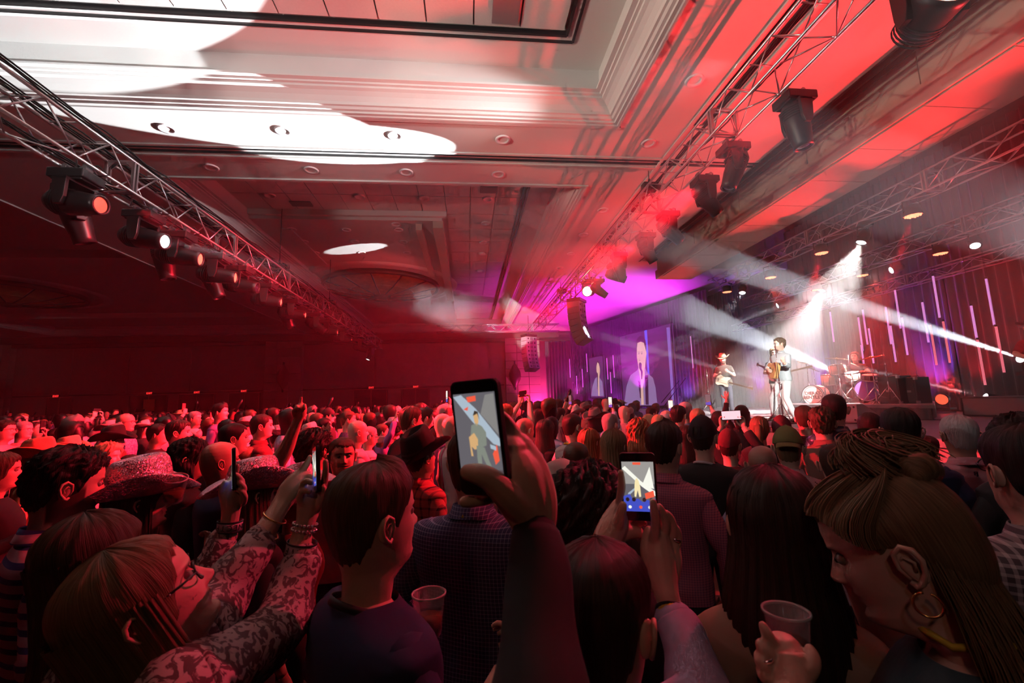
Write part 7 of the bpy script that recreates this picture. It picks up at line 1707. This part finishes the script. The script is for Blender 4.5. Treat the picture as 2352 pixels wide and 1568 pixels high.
# H  the arm in black raising the big phone
def exH(body, cloth, inv, s):
    h = MB(); limb(h, [(1190, 2050, .31, .045), (1215, 1850, .36, .044), (1238, 1650, .42, .042), (1240, 1480, .48, .037), (1242, 1330, .545, .034), (1230, 1235, .59, .0275), (1220, 1195, .60, .029), (1200, 1140, .605, .037), (1180, 1085, .61, .039), (1170, 1045, .615, .030)], 16)
    limb(h, [(1240, 1215, .60, .022), (1238, 1150, .61, .026), (1222, 1080, .62, .024), (1195, 1020, .625, .017)], 12)
    for J in ([(1205, 1170, .59, .023), (1165, 1135, .572, .020), (1125, 1100, .560, .0155), (1098, 1088, .556, .0135), (1074, 1084, .556, .0105)], [(1195, 1040, .622, .0135), (1182, 1000, .624, .0115), (1160, 965, .630, .010), (1135, 945, .634, .0085)],
              [(1190, 1060, .628, .013), (1150, 1035, .640, .011), (1105, 1020, .640, .009)], [(1180, 1085, .628, .0125), (1140, 1070, .638, .011), (1095, 1060, .636, .009)], [(1170, 1120, .620, .0125), (1125, 1140, .612, .0105), (1085, 1150, .604, .009), (1066, 1152, .600, .0078)]): limb(h, J, 10)
    addf(body, inv, h, .0022, 5)
    addc(cloth, inv, [(1215, 1900, .36, .058), (1238, 1650, .42, .052), (1240, 1480, .48, .046), (1238, 1330, .54, .039), (1226, 1228, .585, .034)], 24, fold=.006)
rH, hH = person(.16, .20, 1.50, math.radians(20), hairs=('short', 'brown'), shirt=K['black'], label='person below the frame whose black sleeved arm raises the big phone', lod=1, noarms=(1,), extra=exH)
pc = PD(1099, 1005, .585)
phone(pc, PD(1085, 880, .590)-PD(1113, 1128, .582), rotz(-.62) @ nrm(CAM0-pc)*1.0, 'big dark phone held up left of centre, showing the singer', w=.074, h=.150, show='singer')
# J  woman with long straight hair
rJ, hJ = G(1768, 1090, 226, ('long', 'dark'), 'beige', 'woman with long straight dark hair and beige sweater, back turned', fem=1, lod=2, hlen=.52, vol=1.05, arms=('down', 'front'), tgt=(5, 9))
# K  woman with a twist of hair, looking down
def exK(body, cloth, inv, s):
    h = MB(); limb(h, [(1840, 1720, .52, .036), (1822, 1620, .60, .030), (1815, 1570, .62, .028), (1808, 1530, .64, .036), (1800, 1505, .65, .032)], 14)
    for J in ([(1788, 1510, .645, .0115), (1772, 1475, .645, .0095), (1760, 1452, .645, .0085), (1752, 1436, .648, .0065)], [(1778, 1525, .64, .0115), (1760, 1500, .635, .0105), (1748, 1480, .64, .0085)], [(1775, 1545, .635, .0115), (1752, 1525, .63, .0105), (1745, 1505, .64, .0085)],
              [(1778, 1565, .63, .011), (1756, 1552, .625, .0095), (1748, 1535, .635, .0075)], [(1838, 1560, .625, .015), (1862, 1530, .62, .0125), (1866, 1505, .625, .010), (1860, 1490, .63, .0075)]): limb(h, J, 9)
    addf(body, inv, h, .0025)
    h = MB(); limb(h, [(2075, 1560, .92, .046), (2045, 1480, .95, .042), (2000, 1400, .98, .034), (1968, 1340, 1.0, .026), (1940, 1305, 1.02, .032), (1922, 1285, 1.03, .028)], 14)
    for J in ([(1918, 1290, 1.03, .011), (1905, 1265, 1.02, .010), (1897, 1245, 1.02, .008)], [(1928, 1280, 1.03, .011), (1912, 1255, 1.02, .010), (1906, 1238, 1.02, .008)], [(1915, 1305, 1.03, .011), (1898, 1290, 1.02, .010), (1890, 1275, 1.02, .008)], [(1945, 1290, 1.02, .013), (1940, 1262, 1.01, .011), (1930, 1245, 1.01, .009)]): limb(h, J, 8)
    addf(body, inv, h, .003)
    addc(cloth, inv, [(1990, 1850, .42, .06), (1900, 1800, .46, .055), (1850, 1690, .55, .045)])
rK, hK = GN(2085, 1262, .76, ('bun', 'light'), mat('top_teal_dark', (.015, .035, .045), .6, bump=.3, nscale=30), 'woman with a twisted topknot and gold hoop looking down, near right', vdir(2085)-math.radians(92), fem=1, noarms=(1, -1), extra=exK, pitch=-.42, vol=.9)
cup(PD(1818, 1526, .70), 'clear plastic cup in the ringed hand at the bottom right', s=.80)
phone(PD(1912, 1265, 1.0), (.1, .2, 1), (-.5, .6, .2), 'dark phone in the raised hand left of the topknot', show='off', w=.07, h=.12)
p = PD(1757, 1512, .634); keep(MB().lathe([(.0095, -.003), (.012, -.003), (.012, .003), (.0095, .003), (.0095, -.003)], n=20, axis=(-.2, .1, 1)).build('ring', SILV, None, True, loc=tuple(p)), rK)
ehp = hK.Wr(np.array([[-.090, -.008, .066]]))[0]; m_ = MB(); m_.tube([ehp+.018*np.array([0, math.sin(a), math.cos(a)-1]) for a in np.linspace(.2, 6.0, 22)], .0022, 8); m_.build('hoop_earring', GOLD, rK, True)
def strands(name, root, hd, hcol, n, fn, r=.0011, k=14, seed=1, parent=None):
    rr = np.random.default_rng(seed); mb = MB(); st = []
    for i in range(n):
        P = fn(rr, k); mb.tube(list(P), [r]*(k-3)+[r*.8, r*.5, r*.2], 3, cap=False); st.append(np.tile([i*.31, 0, 0], (3*k, 1)))
    me = mb.mesh(name, HR[hcol], True); set_attr(me, 'strand', np.concatenate(st)); o = put(name, me, parent or root); tag(o, kind='stuff'); return o
def hairchild(root):
    return [c for c in root.children if c.name.startswith('hair')][0]
# twist over the forehead, loose waves down the back
def twist(rr, k):
    u = np.linspace(0, 1, k); a0 = rr.uniform(0, 2*PI); rad = rr.uniform(.010, .036); off = rr.normal(0, .006, 3)
    x = -.045+.09*u; y = -.030-.070*u; z = .243+.026*np.sin(u*PI)
    P = np.c_[x*.7+off[0]+rad*np.sin(a0+u*6)*.6, y+off[1]+rad*np.cos(a0+u*6), z+off[2]+rad*.8*np.sin(a0+u*6+1.2)]
    return hK.Wr(P)
strands('topknot', rK, hK, 'light', 520, twist, r=.0018, k=16, seed=4, parent=hairchild(rK))
def swept(rr, k):
    th = rr.uniform(-1.5, 1.5); u = np.linspace(0, 1, k); t_ = th*(1-.55*u); z0 = float(hairline(np.array([th]), 'bun')[0])
    t2 = np.where(u < .55, t_, t_); ang = np.where(np.abs(th) < 3, th+(PI-abs(th))*np.sign(th)*ss(0, 1, u), th)
    z = z0+.004+(.225-z0)*np.sin(u*PI*.8)*.9; z = np.minimum(z, .231); P = surf(ang, z, 1); d = P-np.array([0, -.008, .125]); d /= np.linalg.norm(d, axis=-1, keepdims=True)
    return hK.W(P+d*(.014+.006*np.sin(u*5+th*9)+rr.uniform(0, .006))[:, None])
strands('sweep', rK, hK, 'light', 620, swept, r=.0013, k=16, seed=5, parent=hairchild(rK))
def waves(rr, k):
    u = np.linspace(0, 1, k); a = rr.uniform(-1.25, 1.25); L = rr.uniform(.34, .50); ph = rr.uniform(0, 6); am = rr.uniform(.006, .016)
    s0 = hK.Wr(np.array([[.075*math.sin(a), -.085*math.cos(a)-.01, rr.uniform(.06, .17)]]))[0]
    x = s0[0]+.05*math.sin(a)*u+am*np.sin(u*11+ph)*u; y = s0[1]-.05*np.sin(u*PI*.6)-.05*u+am*np.cos(u*10+ph)*u; z = s0[2]-L*u
    return np.c_[x, y, z]
strands('waves', rK, hK, 'light', 1500, waves, r=.0016, k=18, seed=6, parent=hairchild(rK))
m_ = MB(); P_ = [(-.045, .05, 1.515), (-.078, .01, 1.505), (-.075, -.05, 1.52), (-.03, -.085, 1.53)]; m_.tube(P_, .006, 6); m_.build('collar_trim', mat('trim_yellow', (.6, .45, .03), .6), rK, True)
m_ = MB(); m_.tube([(-.075, -.02, 1.50), (-.10, -.06, 1.47), (-.13, -.09, 1.40), (-.14, -.11, 1.28)], .003, 6); m_.build('piping', mat('piping_pale', (.6, .6, .55), .6), rK, True)
# long straight strands for J
def straight(rr, k):
    u = np.linspace(0, 1, k); a = rr.uniform(-1.9, 1.9); th = PI-a; z0 = .228-.0*abs(a)
    zz = .231-u*.75; ang = th; P = []
    for z in zz:
        if z > .10: p = surf(np.array([ang]), np.array([min(z, .2315)]), 1)[0]; d = nrm(p-np.array([0, -.008, .125])); p = p+d*.021; P.append(hJ.W(p[None])[0])
        else:
            w = .100+.033*float(ss(.10, -.12, z)); q = np.array([w*math.sin(ang), .128*math.cos(ang)-.02*float(ss(-.05, -.3, z)), z]); q[1] = min(q[1], .02); P.append(q+np.array([0, 0, CH]))
    P = np.array(P); P[:, 0] += .004*np.sin(u*9+a*20); return P
strands('strands', rJ, hJ, 'dark', 420, straight, r=.0011, k=18, seed=8, parent=hairchild(rJ))
# ================================================================== HAZE
def haze_box(name, a, b, dens, aniso=.15, noise=False, label=None, loc=None, ell=False):
    m = bpy.data.materials.new(name); m.use_nodes = True; nt = m.node_tree; nt.nodes.clear()
    out = nt.nodes.new('ShaderNodeOutputMaterial'); vs = nt.nodes.new('ShaderNodeVolumeScatter')
    vs.inputs['Color'].default_value = (.95, .95, 1, 1); vs.inputs['Density'].default_value = dens; vs.inputs['Anisotropy'].default_value = aniso
    nt.links.new(vs.outputs[0], out.inputs['Volume'])
    mb = MB()
    mb.bx(a, b)
    o = mb.build(name, m, None); tag(o, label, 'haze', kind='stuff'); return o
for nm_, x0, x1, d_, lb in (('haze', -31.9, 1.0, HAZE, 'thin theatrical haze over the audience'), ('haze', 1.002, 3.2, .004, 'slightly thicker haze left of the front truss'),
                        ('haze', 3.202, 5.60, .0075, 'haze under the red lit truss at the stage front'), ('stage_haze', 5.602, 13.5, .021, 'dense haze hanging over the stage')):
    haze_box(nm_, (x0, -3.9, .02), (x1, YW-.05, 8.55), d_, label=lb)
def puff(name, c, r, dens, label, seed=0):
    m = bpy.data.materials.new(name); m.use_nodes = True; nt = m.node_tree; nt.nodes.clear()
    out = nt.nodes.new('ShaderNodeOutputMaterial'); vs = nt.nodes.new('ShaderNodeVolumeScatter'); vs.inputs['Anisotropy'].default_value = .1
    tc = nt.nodes.new('ShaderNodeTexCoord'); nz = nt.nodes.new('ShaderNodeTexNoise'); nz.inputs['Scale'].default_value = .9; nz.inputs['Detail'].default_value = 3; nz.inputs['Distortion'].default_value = .6
    ln = nt.nodes.new('ShaderNodeVectorMath'); ln.operation = 'LENGTH'; mp = nt.nodes.new('ShaderNodeMapping'); mp.inputs['Scale'].default_value = (1/r[0], 1/r[1], 1/r[2])
    nt.links.new(tc.outputs['Object'], mp.inputs[0]); nt.links.new(mp.outputs[0], ln.inputs[0]); nt.links.new(tc.outputs['Object'], nz.inputs[0])
    a = nt.nodes.new('ShaderNodeMapRange'); a.inputs[1].default_value = 1.0; a.inputs[2].default_value = .2; a.inputs[3].default_value = 0; a.inputs[4].default_value = 1
    nt.links.new(ln.outputs['Value'], a.inputs[0])
    b = nt.nodes.new('ShaderNodeMapRange'); b.inputs[1].default_value = .38; b.inputs[2].default_value = .68; b.inputs[3].default_value = .05; b.inputs[4].default_value = 1; nt.links.new(nz.outputs['Fac'], b.inputs[0])
    k = nt.nodes.new('ShaderNodeMath'); k.operation = 'MULTIPLY'; nt.links.new(a.outputs[0], k.inputs[0]); nt.links.new(b.outputs[0], k.inputs[1])
    k2 = nt.nodes.new('ShaderNodeMath'); k2.operation = 'MULTIPLY'; k2.inputs[1].default_value = dens; nt.links.new(k.outputs[0], k2.inputs[0])
    nt.links.new(k2.outputs[0], vs.inputs['Density']); nt.links.new(vs.outputs[0], out.inputs['Volume'])
    o = MB().ball((0, 0, 0), 1, 24, 14, sc=r).build(name, m, None, True, loc=tuple(c)); tag(o, label, 'smoke', kind='stuff')
puff('smoke', PZ(1060, 715, 5.7), (4.6, 4.0, 1.2), .20, 'pale smoke drifting below the big dome chandelier')
